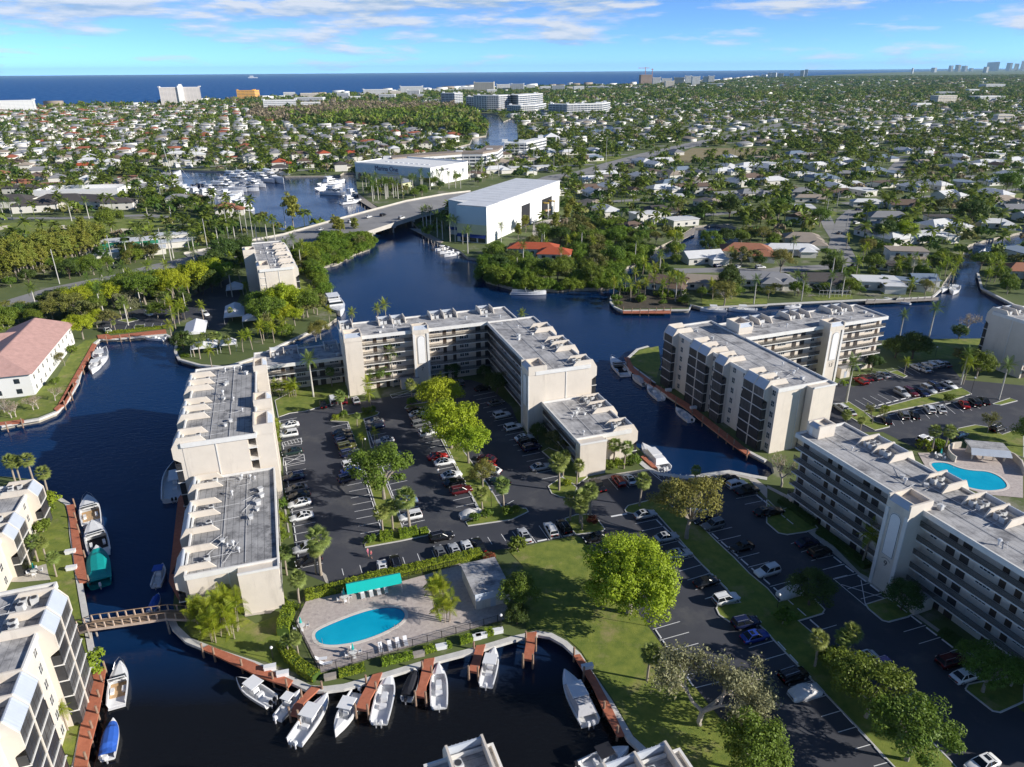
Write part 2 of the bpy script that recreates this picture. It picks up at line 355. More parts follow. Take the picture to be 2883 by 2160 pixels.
sheet('asphalt', PL("B1 840,1010 890,920 1200,830 1450,800 1700,700 1980,560 2080,700 1960,960 1890,1020 1780,1000 1640,900 1420,1000 960,1020"), .02, M_asphalt, parent=lots)
# grass islands with kerbs standing in the asphalt
ISL = ["C2 650,325 800,332 910,640 1010,960 1110,1270 945,1390 945,1415 1250,1360 1480,1312 1502,1280 1480,1258 1268,1262 1160,960 1000,590 930,308 1050,272 1062,252 1020,240 690,288",
       "C2 1290,215 1310,192 1480,168 1540,150 1660,300 1800,600 1990,860 2130,1085 C3 0,1078 125,1085 142,1108 C2 2209,1176 1835,1230 1815,1200 1960,1135 1890,1000 1740,740 1560,400 1480,230",
       "C3 312,890 345,955 420,985 540,1000 570,900 450,815 350,660 270,590 320,560 470,620 650,812 560,880 430,810",
       "C3 465,1172 560,1140 690,1135 735,1172 800,1258 780,1278 560,1305 510,1245",
       "C3 985,1092 1010,1060 1240,1003 1290,1005 1640,1240 1770,1370 1920,1510 2050,1645 D4 0,120 100,235 330,172 395,200 490,300 470,332 262,395 370,490 560,680 1270,1300 1560,1590 1700,1740 1180,1740 1010,1560 780,1310 520,1040 260,770 60,560 0,490 D3 2090,380 1885,402 1800,345 1775,290 1790,270 1985,240 1870,130 C3 1730,1650 1560,1470 1440,1330 1255,1125 1065,1128 992,1112",
       "C4 0,1010 100,1105 250,1050 430,1250 330,1282 170,1306 100,1292 0,1205",
       "D4 858,258 880,292 1000,392 1045,402 1210,358 1320,300 1040,200",
       "D4 1718,990 1740,952 1855,928 2209,880 2209,1090 2005,1182 1950,1172",
       "C4 560,190 700,160 830,245 930,335 1050,360 1052,375 930,405 780,330",
       "C4 830,240 980,215 1300,130 1680,40 1760,90 1640,130 1060,245 930,290",
       "C4 1640,395 1800,362 1900,378 2030,445 2130,410 2209,430 2209,640 1990,560 1700,470",
       "C4 1950,180 2100,130 2155,150 2010,188", "B4 1060,1378 1120,1362 1205,1408 1180,1422",
       "B1 1020,930 1160,905 1200,925 1100,948","B1 1160,985 1175,970 1250,968 1245,995 1165,1005",
       "C2 650,-100 800,10 800,130 700,160 430,240 290,258 200,292 170,150"]
isl_pts = []
for s in ISL:
    p = PL(s); isl_pts.append(p)
    mb = MB().prism(p, 0.0, .13)
    o = tag(mb.build('grass_island', M_lawn), kind='structure')
    run('kerb', p+[p[0]], .22, 0.0, .16, M_kerb, o, side=1 if sum(p[i-1].x*p[i].y-p[i].x*p[i-1].y for i in range(len(p))) < 0 else -1)
# brighter mown lawns
for s in ("C3 110,1410 555,1318 600,1335 750,1530 D3 1210,485 1370,705 1800,1235 2150,1420 w34,48 w28,48 D3 1045,1370 870,1060 700,810 600,655 480,545 350,475 220,455 130,470 C3 100,1580 -20,1450",
          "D1 1660,540 1600,430 2100,350 2209,420 D2 210,340 200,500 250,700 350,850 200,790 0,720 D1 1900,620",
          "B1 860,1080 800,1125 700,1290 C1 640,0 550,145 470,230 330,285 0,340 0,240 B1 480,1440 640,1170 740,1100",
          "C1 470,1000 555,1050 580,1150 590,1300 640,1657 D1 640,0 680,240 730,540 770,760 600,900 560,600 C1 420,1657 200,1560 400,1200 420,1050",
          "D1 620,1640 690,1290 560,1290 420,1560 420,1640","B3 1190,1165 1105,1190 1030,1260 1020,1300 1250,1430 1290,1300 1270,1150",
          "B4 1020,1140 1110,1100 1860,1090 1860,1180 1640,1260 1440,1260 1150,1290","B2 380,560 560,690 610,800 560,840 400,800 370,600",
          "A1 0,1440 600,1410 1430,1400 1560,1440 1330,1500 850,1570 560,1560 0,1510",
          "B3 1350,490 1560,470 1700,480 1640,500 1350,505","B3 1640,720 2209,740 2209,785 1650,805","B4 370,720 730,700 740,745 430,755","A4 2030,1190 2209,1180 2209,1290 2010,1260","A4 550,1330 620,1350 560,1390 490,1370",
          "A2 1690,750 1800,735 1840,755 1700,765","A3 730,890 920,850 960,875 740,925"):
    sheet('lawn', PL(s), .06, M_lawn)
sheet('planting_bed', PL('B3 875,730 905,800 965,828 1520,820 1530,770 1480,700 1300,640 1120,620'), .07, mat('mulch',(.075,.06,.04),.95,var=.35,scale=.8))
M_drygrass = mat('dry_grass_field', (.24,.19,.09), .95, scale=.05, detail=6, col2=(.30,.25,.13), coords='World')
sheet('dry_field', PL("A3 1370,880 1560,790 2209,790 2209,830 1900,870 1500,920 1380,915"), .05, M_drygrass)
for s in ("A1 480,1478 540,1455 620,1460 600,1485 510,1495","A1 1000,1500 1050,1485 1140,1490 1080,1515 1000,1518","A1 0,1465 80,1455 90,1475 0,1500"):
    sheet('bunker', PL(s), .12, M_sand)
# paths and pavements
for s in ("C3 600,850 830,790 1190,735 1290,775 1500,808 1640,800 1880,760 2080,800 2209,900 2209,1000 2050,830 1880,785 1640,815 1500,820 1280,790 1190,755 850,820 650,860",
          "C4 0,880 210,985 330,1130 420,1250 D4 800,-20 870,20 1500,480 2209,980 2209,1010 1480,500 860,60 C4 340,1275 250,1120 180,1000 0,905",
          "C2 130,1010 250,1000 300,1330 290,1340 240,1045 140,1060", "D2 600,60 640,90 610,0 560,-40",
          "D1 2209,345 2120,360 2100,330 D2 200,170 220,260 130,330", "C1 60,1657 400,1560 420,1657 D1 440,40 200,60 60,60"):
    sheet('path', PL(s), .075, M_concrete)
# public roads
ROADC = []
def roadline(pts, w):
    out = []
    for i in range(len(pts)):
        d = pts[min(i+1,len(pts)-1)]-pts[max(i-1,0)]; d = Vector((d.x,d.y,0)).normalized(); out.append(pts[i]+Vector((d.y,-d.x,0))*w/2)
    ROADC.append((out, w/2))
for s, w in (("B1 -300,850 0,770 400,650 700,590 960,540 1300,450 1800,340 B2 0,210 300,200 700,130 A2 940,1440", 19), ("A2 1440,1340 1800,1230 2209,1130 A3 300,1030 560,990 800,920 1100,840 1500,750 1800,690 2100,620 2209,590 A4 200,560", 24),
             ("B4 540,10 600,130 720,300 790,430", 7),("B4 800,470 300,500 0,525 B3 1900,510 1500,520 1370,515", 8), ("A4 640,1330 800,1320 900,1330", 9), ("A4 1020,1000 1080,930 1130,880", 9),
             ("A1 0,1390 600,1385 1300,1360 1700,1400 1900,1420", 7), ("A4 1300,590 1480,530", 9),("A4 520,1657 600,1400 700,1320", 8)):
    ri = globals().get('ri',0)+1; roadline(PL(s), w); run('road', [p for p in PL(s)], w, .02, .045+.006*ri, M_street, side=-1, kind='structure')
# ================================================================ THE CONDOMINIUM BLOCKS
M_stucco = mat('cream_stucco', (.70,.625,.53), .9, var=.05, scale=.35, wear=((.47,.41,.345), .45, (1,1,.14), .56, .80))
M_trim = mat('white_trim', (.74,.72,.68), .75, var=.06, scale=.7)
M_roof = mat('roof_membrane', (.40,.39,.385), .9, scale=.25, detail=8, col2=(.54,.53,.52), wear=((.17,.168,.175), .34, (1,1,1), .44, .66), coords='World', seam=(1.05,.055,.6))
M_roof2 = mat('streaked_roof_membrane', (.27,.265,.26), .9, scale=.3, detail=9, col2=(.46,.45,.44), wear=((.10,.10,.105), .40, (1,1,1), .48, .68), coords='World', seam=(1.05,.07,.75))
M_mansard = mat('pale_metal_mansard', (.50,.54,.60), .45, var=.06, scale=.5)
M_screen = mat('dark_balcony_screen', (.022,.024,.028), .35, col2=(.055,.055,.058), scale=.6, detail=6)
M_screens = [M_screen, mat('mid_balcony_screen',(.05,.052,.056),.35,col2=(.10,.10,.10),scale=.5,detail=6), mat('screen_with_blinds',(.16,.155,.145),.5,col2=(.045,.045,.05),scale=.35,detail=2)]
M_glass = mat('window_glass', (.03,.04,.05), .08, var=.5, scale=.2, coords='World')
M_frame = mat('bronze_frame', (.06,.05,.045), .5)
M_door = mat('dark_brown_door', (.07,.045,.03), .5)
M_rail = mat('dark_bronze_railing', (.075,.068,.062), .6)
M_ac = mat('galvanised_unit', (.60,.60,.59), .5, var=.1, scale=2)
M_fan = mat('fan_grille', (.05,.05,.055), .5)
M_pipe = mat('roof_pipe', (.62,.62,.62), .5, var=.1, scale=2)
M_ink = mat('dark_number', (.10,.09,.085), .6)
M_arch = mat('white_arch_panel', (.82,.81,.79), .7, var=.04, scale=.6)
FH = 2.7
_mc = {}
def cached(key, fn):
    if key not in _mc: _mc[key] = fn()
    return _mc[key]
def m_ac(): return MB().box(-.42,.42,-.42,.42,0,.95).mesh('air_conditioner', M_ac)
def m_fan(): return MB().cyl(0,0,.955,1.0,.34,.34,12).mesh('fan_grille', M_fan)
def m_vent(): return MB().box(-.3,.3,-.3,.3,0,.55).box(-.4,.4,-.4,.4,.55,.65).mesh('roof_vent', M_ac)
def m_stub(): return MB().cyl(0,0,0,.7,.12,.12,8).cyl(0,0,.7,.95,.28,.2,8).mesh('roof_vent', M_pipe)
def m_win(w, h):
    mb = MB(); t = .07
    mb.box(-w/2,-w/2+t,0,.08,0,h).box(w/2-t,w/2,0,.08,0,h).box(-w/2+t,w/2-t,0,.08,0,t).box(-w/2+t,w/2-t,0,.08,h-t,h).box(-t/2,t/2,.0,.07,t,h-t).box(-w/2+t,-t/2,.0,.06,h*.45,h*.45+.05).box(t/2,w/2-t,.0,.06,h*.45,h*.45+.05)
    return mb.mesh('frame', M_trim)
def m_pane(w, h): return MB().box(-w/2+.06,w/2-.06,.02,.04,.06,h-.06).mesh('pane', M_glass)
def m_railing(Lr, H=1.05):
    mb = MB(); mb.box(0,Lr,-.03,.03,H-.05,H).box(0,Lr,-.02,.02,.08,.13)
    k = int(Lr/.13); n = len(mb.v)
    for i in range(k):
        x = (i+.5)*Lr/k; w = .035
        mb.quad((x-w,-.012,.13),(x+w,-.012,.13),(x+w,-.012,H-.05),(x-w,-.012,H-.05)).quad((x-w,.012,.13),(x+w,.012,.13),(x+w,.012,H-.05),(x-w,.012,H-.05))
    return mb.mesh('railing', M_rail)
def window(parent, x, y, z, w, h, side):   # side -1: looks towards -y, +1 towards +y
    wo = link('window', cached(('wf',w,h), lambda: m_win(w,h)), parent, (x,y,z), 0 if side > 0 else math.pi)
    link('pane', cached(('wp',w,h), lambda: m_pane(w,h)), wo)
def text_mesh(txt, size, depth, m):
    c = bpy.data.curves.new('t','FONT'); c.body = txt; c.size = size; c.extrude = depth; c.align_x = 'CENTER'; c.align_y = 'CENTER'
    o = bpy.data.objects.new('t', c); COL.objects.link(o); bpy.context.view_layer.update()
    me = bpy.data.meshes.new_from_object(o.evaluated_get(bpy.context.evaluated_depsgraph_get())); bpy.data.objects.remove(o)
    me.name = 'lettering'; me.materials.clear(); me.materials.append(m); return me
def finmesh(Db, D, zr, low, notch, t=.26):
    top = zr+1.5 if not low else zr+1.35
    pr = [(Db-4.6,zr+.1),(Db-3.5,top),(D-1.25,top),(D,zr-.55)]
    pr += [(D,zr-FH-.2),(D-1.25,zr-FH-1.1),(D-1.25,.02)] if notch else [(D,.02)]
    pr += [(Db-.3,.02),(Db-.3,zr+.1)]
    mb = MB(); k = len(pr)
    mb.v += [(-t/2,y,z) for y,z in pr] + [(t/2,y,z) for y,z in pr]
    for i in range(k): j=(i+1)%k; mb.f.append((i,j,k+j,k+i))
    for tri in tessellate_polygon([[Vector((y,z,0)) for y,z in pr]]): mb.f.append(tuple(tri)); mb.f.append(tuple(k+i for i in reversed(tri)))
    return mb.mesh('fin_wall', M_stucco)
def arch_mesh(w, h, t):
    pts = [(-w/2,0),(w/2,0),(w/2,h-w/2)] + [(w/2*math.cos(a), h-w/2+w/2*math.sin(a)) for a in [i*math.pi/10 for i in range(1,10)]] + [(-w/2,h-w/2)]
    mb = MB(); k = len(pts); mb.v += [(x,0,z) for x,z in pts]+[(x,-t,z) for x,z in pts]
    for i in range(k): j=(i+1)%k; mb.f.append((i,j,k+j,k+i))
    mb.f.append(tuple(range(k,2*k))); return mb
def condo(name, label, O, ang, L, D, floors, bays, towers=(), walk=True, ends=(True,True), Db=None, y0=0.0, seed=1, units=None, gapwin=True, clutter=6, near_notch=0, far_notch=0, roofm=None):
    """x runs along the block, y from the walkway side to the balcony side"""
    rnd = random.Random(seed); low = floors == 3; zr = floors*FH
    Db = Db or D-2.0; T = empty(name, (O[0],O[1],0), R(ang), label, 'apartment building')
    yw = y0+1.7 if walk else y0+.02
    MB().box(0,L,yw,Db,-.3,zr-.36).build('wall', M_stucco, T)
    rf = MB().box(-.15,L+.15,y0,Db+.1,zr-.35,zr).build('roof', roofm or M_roof, T)
    pm = MB(); hp = .42; tp = .28
    pm.box(-.3,L+.3,y0-.15,y0+tp-.15,zr-.55,zr+hp).box(-.3,L+.3,Db-.05,Db+.22,zr-.5,zr+hp).box(-.3,0,y0+tp-.15,Db-.05,zr-.55,zr+hp).box(L,L+.3,y0+tp-.15,Db-.05,zr-.55,zr+hp)
    pm.build('parapet', M_trim, T)
    if near_notch:
        MB().box(-near_notch,-.31,y0,y0+6.3,-.3,zr+.02).build('wall', M_stucco, T)
        MB().box(-near_notch-.25,-.31,y0-.15,y0+.1,zr+.021,zr+hp+.01).box(-near_notch-.25,-near_notch,y0+.1,y0+6.3,zr+.021,zr+hp+.01).build('parapet', M_trim, T)
    if far_notch:
        MB().box(L+.31,L+far_notch,y0,y0+6.3,-.3,zr+.02).build('wall', M_stucco, T)
        MB().box(L+.31,L+far_notch+.25,y0-.15,y0+.1,zr+.021,zr+hp+.01).box(L+far_notch,L+far_notch+.25,y0+.1,y0+6.3,zr+.021,zr+hp+.01).build('parapet', M_trim, T)
    # walkways with railings, doors and windows
    if walk:
        k = max(1, round(L/9)); w = L/k
        cut = sorted([(a,b) for a,b,*_ in towers])
        spans = []; x = 0.0
        for a, b in cut+[(L,L)]:
            if a-x > 1: spans.append((x,a))
            x = max(x,b)
        for fl in range(floors):
            z = fl*FH
            if fl: MB().box(.02,L-.02,y0,y0+1.69,z-.2,z).build('walkway_slab', M_trim, T)
            for a, b in spans:
                if fl: link('railing', cached(('rl',round(b-a,1)), lambda: m_railing(b-a)), T, (a,y0+.06,z))
            for i in range(k):
                for du, kind in ((.14,'d'),(.36,'w'),(.50,'w'),(.86,'r')):
                    xx = (i+(du if i%2 else 1-du))*w
                    if any(a-.6 < xx < b+.6 for a,b in cut): continue
                    if kind == 'd':
                        d = link('door', cached('door', lambda: MB().box(-.5,.5,0,.06,0,2.15).mesh('door', M_door)), T, (xx,yw-.06,z+.01))
                    elif kind == 'r':
                        link('door_recess', cached('recess', lambda: MB().box(-.75,.75,0,.05,0,2.35).mesh('door_recess', M_frame)), T, (xx,yw-.05,z+.01))
                    else: window(T, xx, yw+.0, z+.95, 1.3, 1.15, -1)
    # balcony bays
    fins = {}
    starts = {round(a,2) for a,b in bays}; stops = {round(b,2) for a,b in bays}
    for a, b in bays:
        for s in (a,b):
            q = round(s,2)
            if q in fins: continue
            outer = not (q in starts and q in stops)
            fins[q] = link('fin_wall', cached(('fin',Db,D,zr,outer), lambda: finmesh(Db,D,zr,low,outer)), T, (s,0,0))
    for a, b in bays:
        x0, x1 = a+.14, b-.14; w = x1-x0
        mm = MB(); mm.quad((x0,D-1.3,zr+1.25),(x1,D-1.3,zr+1.25),(x1,D-.03,zr-.6),(x0,D-.03,zr-.6)).quad((x0,D-1.5,zr+1.25),(x1,D-1.5,zr+1.25),(x1,D-1.3,zr+1.25),(x0,D-1.3,zr+1.25)).quad((x0,D-1.5,zr+1.25),(x1,D-1.5,zr+1.25),(x1,D-1.5,zr-.1),(x0,D-1.5,zr-.1))
        n = int(w/.42)
        for i in range(n+1):
            x = x0+.02+(w-.06)*i/n; mm.box(x,x+.04,D-1.29,D-1.22,zr+1.2,zr+1.26); mm.quad((x,D-1.24,zr+1.28),(x+.04,D-1.24,zr+1.28),(x+.04,D+.04,zr-.58),(x,D+.04,zr-.58))
        mm.build('mansard', M_mansard, T)
        MB().box(x0,x1,Db+.1,D-1.51,zr-.36,zr-.02).build('bay_roof', M_roof, T)
        for fl in range(floors):
            z = fl*FH; zt = z+FH-.62 if fl == floors-1 else z+FH-.17
            sv = rnd.choice((0,0,0,1,1,2)); link('screen', cached(('scr',sv,round(w,2),round(zt-z,2)), lambda: MB().box(0,w,-.05,0,.0,zt-z).mesh('screen', M_screens[sv])), T, (x0,D-.12,z+.0))
            link('screen_frame', cached(('scf',round(w,2),round(zt-z,2)), lambda: (lambda q: [q.box(w*i/3-.03,w*i/3+.03,0,.03,.02,zt-z-.02) for i in (1,2)] and q.box(0,w,0.0,.025,1.0,1.05).mesh('screen_frame', M_frame))(MB())), T, (x0,D-.12,z))
            if fl: link('balcony_slab', cached(('slab',round(w,2),Db,D), lambda: MB().box(0,w,Db-D+.01,.02,-.17,0).mesh('balcony_slab', M_trim)), T, (x0,D,z))
            # return of the screen at the notched fins
            for s, sg in ((a,-1),(b,1)):
                q = round(s,2)
                if not (q in starts and q in stops) and fl < floors-1:
                    hz = FH-.17 if fl < floors-2 else FH-1.2
                    link('screen', cached(('scs',hz), lambda: MB().box(-.03,.03,-1.2,-.13,0,hz).mesh('screen', M_screen)), T, (s+sg*.08,D,z))
                    if fl: link('balcony_slab', cached('slabs', lambda: MB().box(-.06,.06,-1.24,.05,-.17,0).mesh('balcony_slab', M_trim)), T, (s+sg*.09,D,z))
        # air conditioners standing between the fins
        for i in range(rnd.choice((2,3,3,4))):
            u = link('air_conditioner', cached('ac', m_ac), T, (x0+.65+(i%2)*1.15+rnd.uniform(-.1,.1), Db-3.0+(i//2)*1.5+rnd.uniform(-.15,.3), zr+.0), rnd.uniform(-.15,.15), rnd.uniform(.85,1.1))
            link('fan_grille', cached('fan', m_fan), u)
        MB().tube([((a+b)/2,Db-3.4,zr+.25),((a+b)/2+.3,Db*.45,zr+.22)],.04,5).build('pipe_run', M_pipe, T)
    # plain windows in the set-back walls between the bays
    if gapwin:
        xs = sorted(fins); gaps = [(a,b) for a,b in zip([0]+xs, xs+[L]) if b-a > 1.6 and not any(abs(a-p)<.05 and abs(b-q)<.05 for p,q in bays)]
        for a, b in gaps:
            n = 1 if b-a < 3.4 else 2
            for i in range(n):
                for fl in range(floors): window(T, a+(b-a)*(i+.5)/n, Db+.02, fl*FH+.8, 1.15, 1.5, 1)
    # stair and lift towers
    for tw in towers:
        a, b, yf, yb, ht, num, style = tw
        MB().box(a,b,yf,yb,-.3,ht-1.9).build('tower_wall', M_stucco, T)
        mb = MB().box(a-.14,b+.14,yf-.14,yb+.14,ht-1.9,ht-.7); mb.box(a-.14,a+.2,yf-.14,yb+.14,ht-.7,ht+.35).box(b-.2,b+.14,yf-.14,yb+.14,ht-.7,ht+.35).box(a+.2,b-.2,yb-.2,yb+.14,ht-.7,ht+.3).box(a+.2,b-.2,yf+.75,yf+1.0,ht-.7,ht+.3)
        mb.build('tower_cap', M_stucco, T)
        mm = MB(); mm.quad((a+.2,yf-.12,ht-.69),(b-.2,yf-.12,ht-.69),(b-.2,yf+.8,ht+.28),(a+.2,yf+.8,ht+.28))
        n = int((b-a-.4)/.36)
        for i in range(n+1):
            x = a+.24+(b-a-.52)*i/n; mm.quad((x,yf-.16,ht-.66),(x+.05,yf-.16,ht-.66),(x+.05,yf+.78,ht+.32),(x,yf+.78,ht+.32))
        mm.build('mansard', M_mansard, T)
        if style == 'arch':
            MB().box(a-.08,a+.55,yf-.22,yf-.001,0,ht-1.92).build('pilaster', M_trim, T); MB().box(b-.55,b+.08,yf-.22,yf-.001,0,ht-1.92).build('pilaster', M_trim, T)
            aw = min(2.1,(b-a)*.46); ah = ht*.46
            o = arch_mesh(aw+.34,ah+.34,.10).build('arch_surround', M_rail if 0 else M_trim, T); o.location = ((a+b)/2, yf-.002, ht-2.5-ah-.17)
            o = arch_mesh(aw+.16,ah+.16,.12).build('arch_groove', M_rail, T); o.location = ((a+b)/2, yf-.002, ht-2.5-ah-.08)
            o = arch_mesh(aw,ah,.15).build('arch_panel', M_arch, T); o.location = ((a+b)/2, yf-.002, ht-2.5-ah)
            if num:
                nm = link('number', text_mesh(num, 1.5, .03, M_ink), T, ((a+b)/2, yf-.03, ht*.30)); nm.rotation_euler = (math.pi/2,0,0); nm['label'] = 'dark building number '+num
                MB().tube([((a+b)/2+1.0*math.cos(t), yf-.04, ht*.30+.25+.8*math.sin(t)) for t in [R(30+12*i) for i in range(11)]],.03,4).build('number_ornament', M_ink, T)
    # clutter on the roof
    for i in range(clutter):
        x, y = rnd.uniform(1.5,L-1.5), rnd.uniform(y0+2,Db-5)
        link('roof_vent', cached('vent', m_vent) if i%2 else cached('stub', m_stub), T, (x,y,zr), rnd.uniform(0,1), rnd.uniform(.8,1.3))
        MB().tube([(x,y,zr+.28),(x+rnd.uniform(-3,3),y+.1,zr+.25),(x+rnd.uniform(-3,3),y+rnd.uniform(1,3.5),zr+.25)],.035,5).build('pipe_run', M_pipe, T)
    for fr in (.36,.62):
        MB().box(.8,L-.8,y0+(Db-y0)*fr,y0+(Db-y0)*fr+.06,zr+.08,zr+.14).build('pipe_run', M_pipe, T)
    if ends[0]: MB().box(-.12,-.02,Db*.55,Db*.55+.18,0,zr-.6).build('downpipe', M_trim, T)
    if ends[1]: MB().box(L+.02,L+.12,Db*.55,Db*.55+.18,0,zr-.6).build('downpipe', M_trim, T)
    return T
condo('condominium_block','long cream five-storey condominium with walkways and number 9 tower at the right edge',(55.9,125.0),-68.8,70,14.0,6,
      [(7.6,11.2),(11.2,15.1),(22.4,26.1),(29.8,33.8),(33.8,37.2),(44.5,48.3),(48.3,52)],[(24.7,28.9,-2.9,1.7,17.6,'9','arch')],seed=1,clutter=12)
_t = MB().box(-1.2,1.6,2.4,6.4,16.22,18.9).box(-1.35,1.75,2.25,6.55,18.9,19.05)
condo('condominium_block','cream condominium with dark screened balconies over the red dock across the canal',(72.8,151.5),110.4,45.6,16.0,6,
      [(2.2,5.9),(5.9,9.8),(17.5,21.2),(24.6,28.6),(28.6,32.4),(40.3,44.6)],(),seed=2,clutter=10,near_notch=2.4)
condo('condominium_block','cream condominium with number 13 tower behind the screened block, facing the far parking lot',(62.2,180),20.4,49.4,14.2,6,
      [(6.9,11.1),(11.1,15.1),(21.6,25.2),(25.2,28.7),(36.6,40.4),(40.4,44.3)],[(.3,4.6,3.2,8.6,18.9,None,'plain'),(26.4,31.2,-2.4,1.7,17.6,'13','arch')],seed=3,clutter=9)
condo('condominium_block','cream condominium wing with number 7 tower closing the far end of the parking lot',(-45.3,181.9),18.7,49.4,14.0,6,
      [(.2,3.6),(11,14.8),(14.8,18.5),(26.1,29.9),(29.9,33.7),(40.9,44.9)],[(.1,4.7,-1.4,3,17.6,None,'plain'),(18.7,23.0,-1.2,1.7,17.6,'7','arch')],seed=4,clutter=9)
condo('condominium_block','tall cream condominium wing along the canal, joined to the number 7 wing at its corner',(-6.9,194.9),-71.3,39.4,16.0,6,
      [(9.1,13.0),(20.6,24.4),(24.4,28.3),(35.4,39.2)],[(34.4,39.5,-1.8,2.6,17.6,None,'arch')],seed=5,clutter=8)
u_ = Vector((math.cos(R(-71.3)), math.sin(R(-71.3)))); v2 = Vector((-u_.y,u_.x))
p_ = Vector((-6.9,194.9))+u_*39.9+v2*1.6
condo('condominium_block','low three-storey cream block with grey roof standing by the covered white boat',(p_.x,p_.y),-71.3,19.8,15.4,3,
      [(1.4,5.6),(5.6,9.4),(15.8,19.6)],(),seed=6,clutter=6,far_notch=2.7)
condo('condominium_block','low three-storey cream block behind the tall royal palm on the lawn',(-70,181.5),18.7,24.6,13.6,3,
      [(4.2,7.9),(7.9,11.8),(19.3,23.1)],(),seed=7,clutter=4)
condo('condominium_block','tall cream condominium with streaked grey roof on the dark canal, left of the parking lot',(-51.0,126.8),107.9,39.6,15.6,6,
      [(.2,4.2),(11.1,15.5),(15.5,19.3),(26.5,30.2),(30.2,34.6)],[(33.8,39.2,-2.5,.3,17.6,None,'plain'),(13.2,17.3,-3.2,.2,17.6,None,'plain'),(.8,7.1,-3.3,.2,17.6,None,'plain')],seed=8,clutter=12,roofm=M_roof2)
condo('condominium_block','low three-storey cream block with streaked grey roof next to the oval pool',(-39.0,97.6),107.9,31.0,16.2,3,
      [(1.2,6.4),(12,17.3),(17.3,21.4),(27.4,30.9)],(),seed=9,clutter=14,near_notch=2.3,roofm=M_roof2)
condo('condominium_block','cream condominium tower block among trees left of the lagoon, near the road bridge',(-109,300.7),-68.6,48,13.6,6,
      [(9,13),(17.5,21.6),(21.6,25.5),(34,38),(43.4,47.6)],[(13,19,-4.2,.2,17.6,None,'plain'),(40,47.8,-.6,3.4,17.6,None,'plain')],seed=10,clutter=9,gapwin=True)
condo('condominium_block','cream condominium with screened balconies and metal mansards at the lower left corner',(-76.0,77.6),-72,40,14.2,6,
      [(2.5,6.7),(6.7,10.2),(18,22),(22,26)],(),walk=False,seed=11,clutter=4)
condo('condominium_block','low cream block with screened balconies by the lawn and three moored boats',(-106.3,118.2),-73,30,14.2,3,
      [(.3,4.2),(12.0,15.8),(15.8,19)],(),walk=False,seed=12,clutter=2)
condo('condominium_block','top of a white condominium roof enclosure at the bottom edge, in the water basin',(-4.9,40.6),20,7.0,14.2,6,
      [(2.3,6.2)],(),walk=False,seed=13,clutter=0)
condo('condominium_block','top of a white condominium with two roof enclosures at the bottom edge by the lawn',(11.5,38.6),20,10.5,14.2,6,
      [(2.0,5.6),(5.6,9.2)],(),walk=False,seed=14,clutter=0)
condo('condominium_block','shaded end of a cream condominium at the right edge beside the far parking lot',(146.5,188.0),20.4,30,16,6,
      [(.3,4),(4,8)],(),seed=15,clutter=2)
# rooftop stair house of the number 9 block
th = empty('stair_house',(55.9,125.0,16.2),R(-68.8),'cream rooftop stair house with metal mansard on the corner of the number 9 block','stair house')
MB().box(-.2,3.0,2.4,6.4,0,2.0).build('wall', M_stucco, th)
MB().box(-.25,.2,2.35,6.45,2.01,2.6).box(2.6,3.05,2.35,6.45,2.01,2.6).box(.2,2.6,6.1,6.45,2.01,2.6).box(.2,2.6,3.2,3.5,2.01,2.6).build('parapet', M_stucco, th)
MB().quad((.2,2.36,1.9),(2.6,2.36,1.9),(2.6,3.2,2.55),(.2,3.2,2.55)).build('mansard', M_mansard, th)
MB().box(.6,1.4,2.33,2.38,.0,1.8).build('door', M_trim, th)
# linking wall between the towers of the left block
# ================================================================ VEGETATION
def leafmat(name, col, val=.55, trans=.28, rough=.55): return mat(name, col, rough, island=val, trans=trans, spec=.25)
M_leaf = {'lime': leafmat('lime_leaves',(.34,.415,.024)), 'green': leafmat('green_leaves',(.155,.225,.028)), 'dark': leafmat('dark_leaves',(.085,.135,.028)),
          'olive': leafmat('olive_leaves',(.20,.205,.06)), 'grey': leafmat('greygreen_leaves',(.30,.31,.16)), 'gold': leafmat('golden_leaves',(0.330,0.286,0.042)),
          'autumn': leafmat('autumn_leaves',(.25,.245,.055)), 'mangrove': leafmat('mangrove_leaves',(0.173,0.255,0.026)), 'bare': leafmat('grey_twigs',(0.300,0.255,0.156)),
          'palm': leafmat('palm_leaves',(.14,.205,.035)), 'sabal': leafmat('sabal_leaves',(0.232,0.286,0.072)), 'areca': leafmat('areca_leaves',(0.285,0.340,0.026)),
          'hedge': leafmat('hedge_leaves',(0.255,0.340,0.026)), 'ruddy': leafmat('ruddy_leaves',(0.300,0.070,0.036)), 'pink': leafmat('pinkish_twigs',(0.375,0.294,0.192)),'casu': leafmat('casuarina_leaves',(.25,.27,.045))}
M_bark = mat('grey_bark', (.30,.26,.21), .9, var=.25, scale=2); M_palmbark = mat('palm_bark', (.36,.30,.235), .9, var=.2, scale=3); M_darkbark = mat('dark_bark', (.13,.10,.075), .9, var=.25, scale=2)
def mesh_np(name, V, F, m):
    """V (n,3), F (k,4) quads"""
    me = bpy.data.meshes.new(name); n, k = len(V), len(F); c = F.shape[1]
    me.vertices.add(n); me.vertices.foreach_set('co', V.astype(np.float32).ravel())
    me.loops.add(k*c); me.loops.foreach_set('vertex_index', F.astype(np.int32).ravel())
    me.polygons.add(k); me.polygons.foreach_set('loop_start', np.arange(0,k*c,c,dtype=np.int32)); me.polygons.foreach_set('loop_total', np.full(k,c,dtype=np.int32))
    me.update(); me.materials.append(m); return me
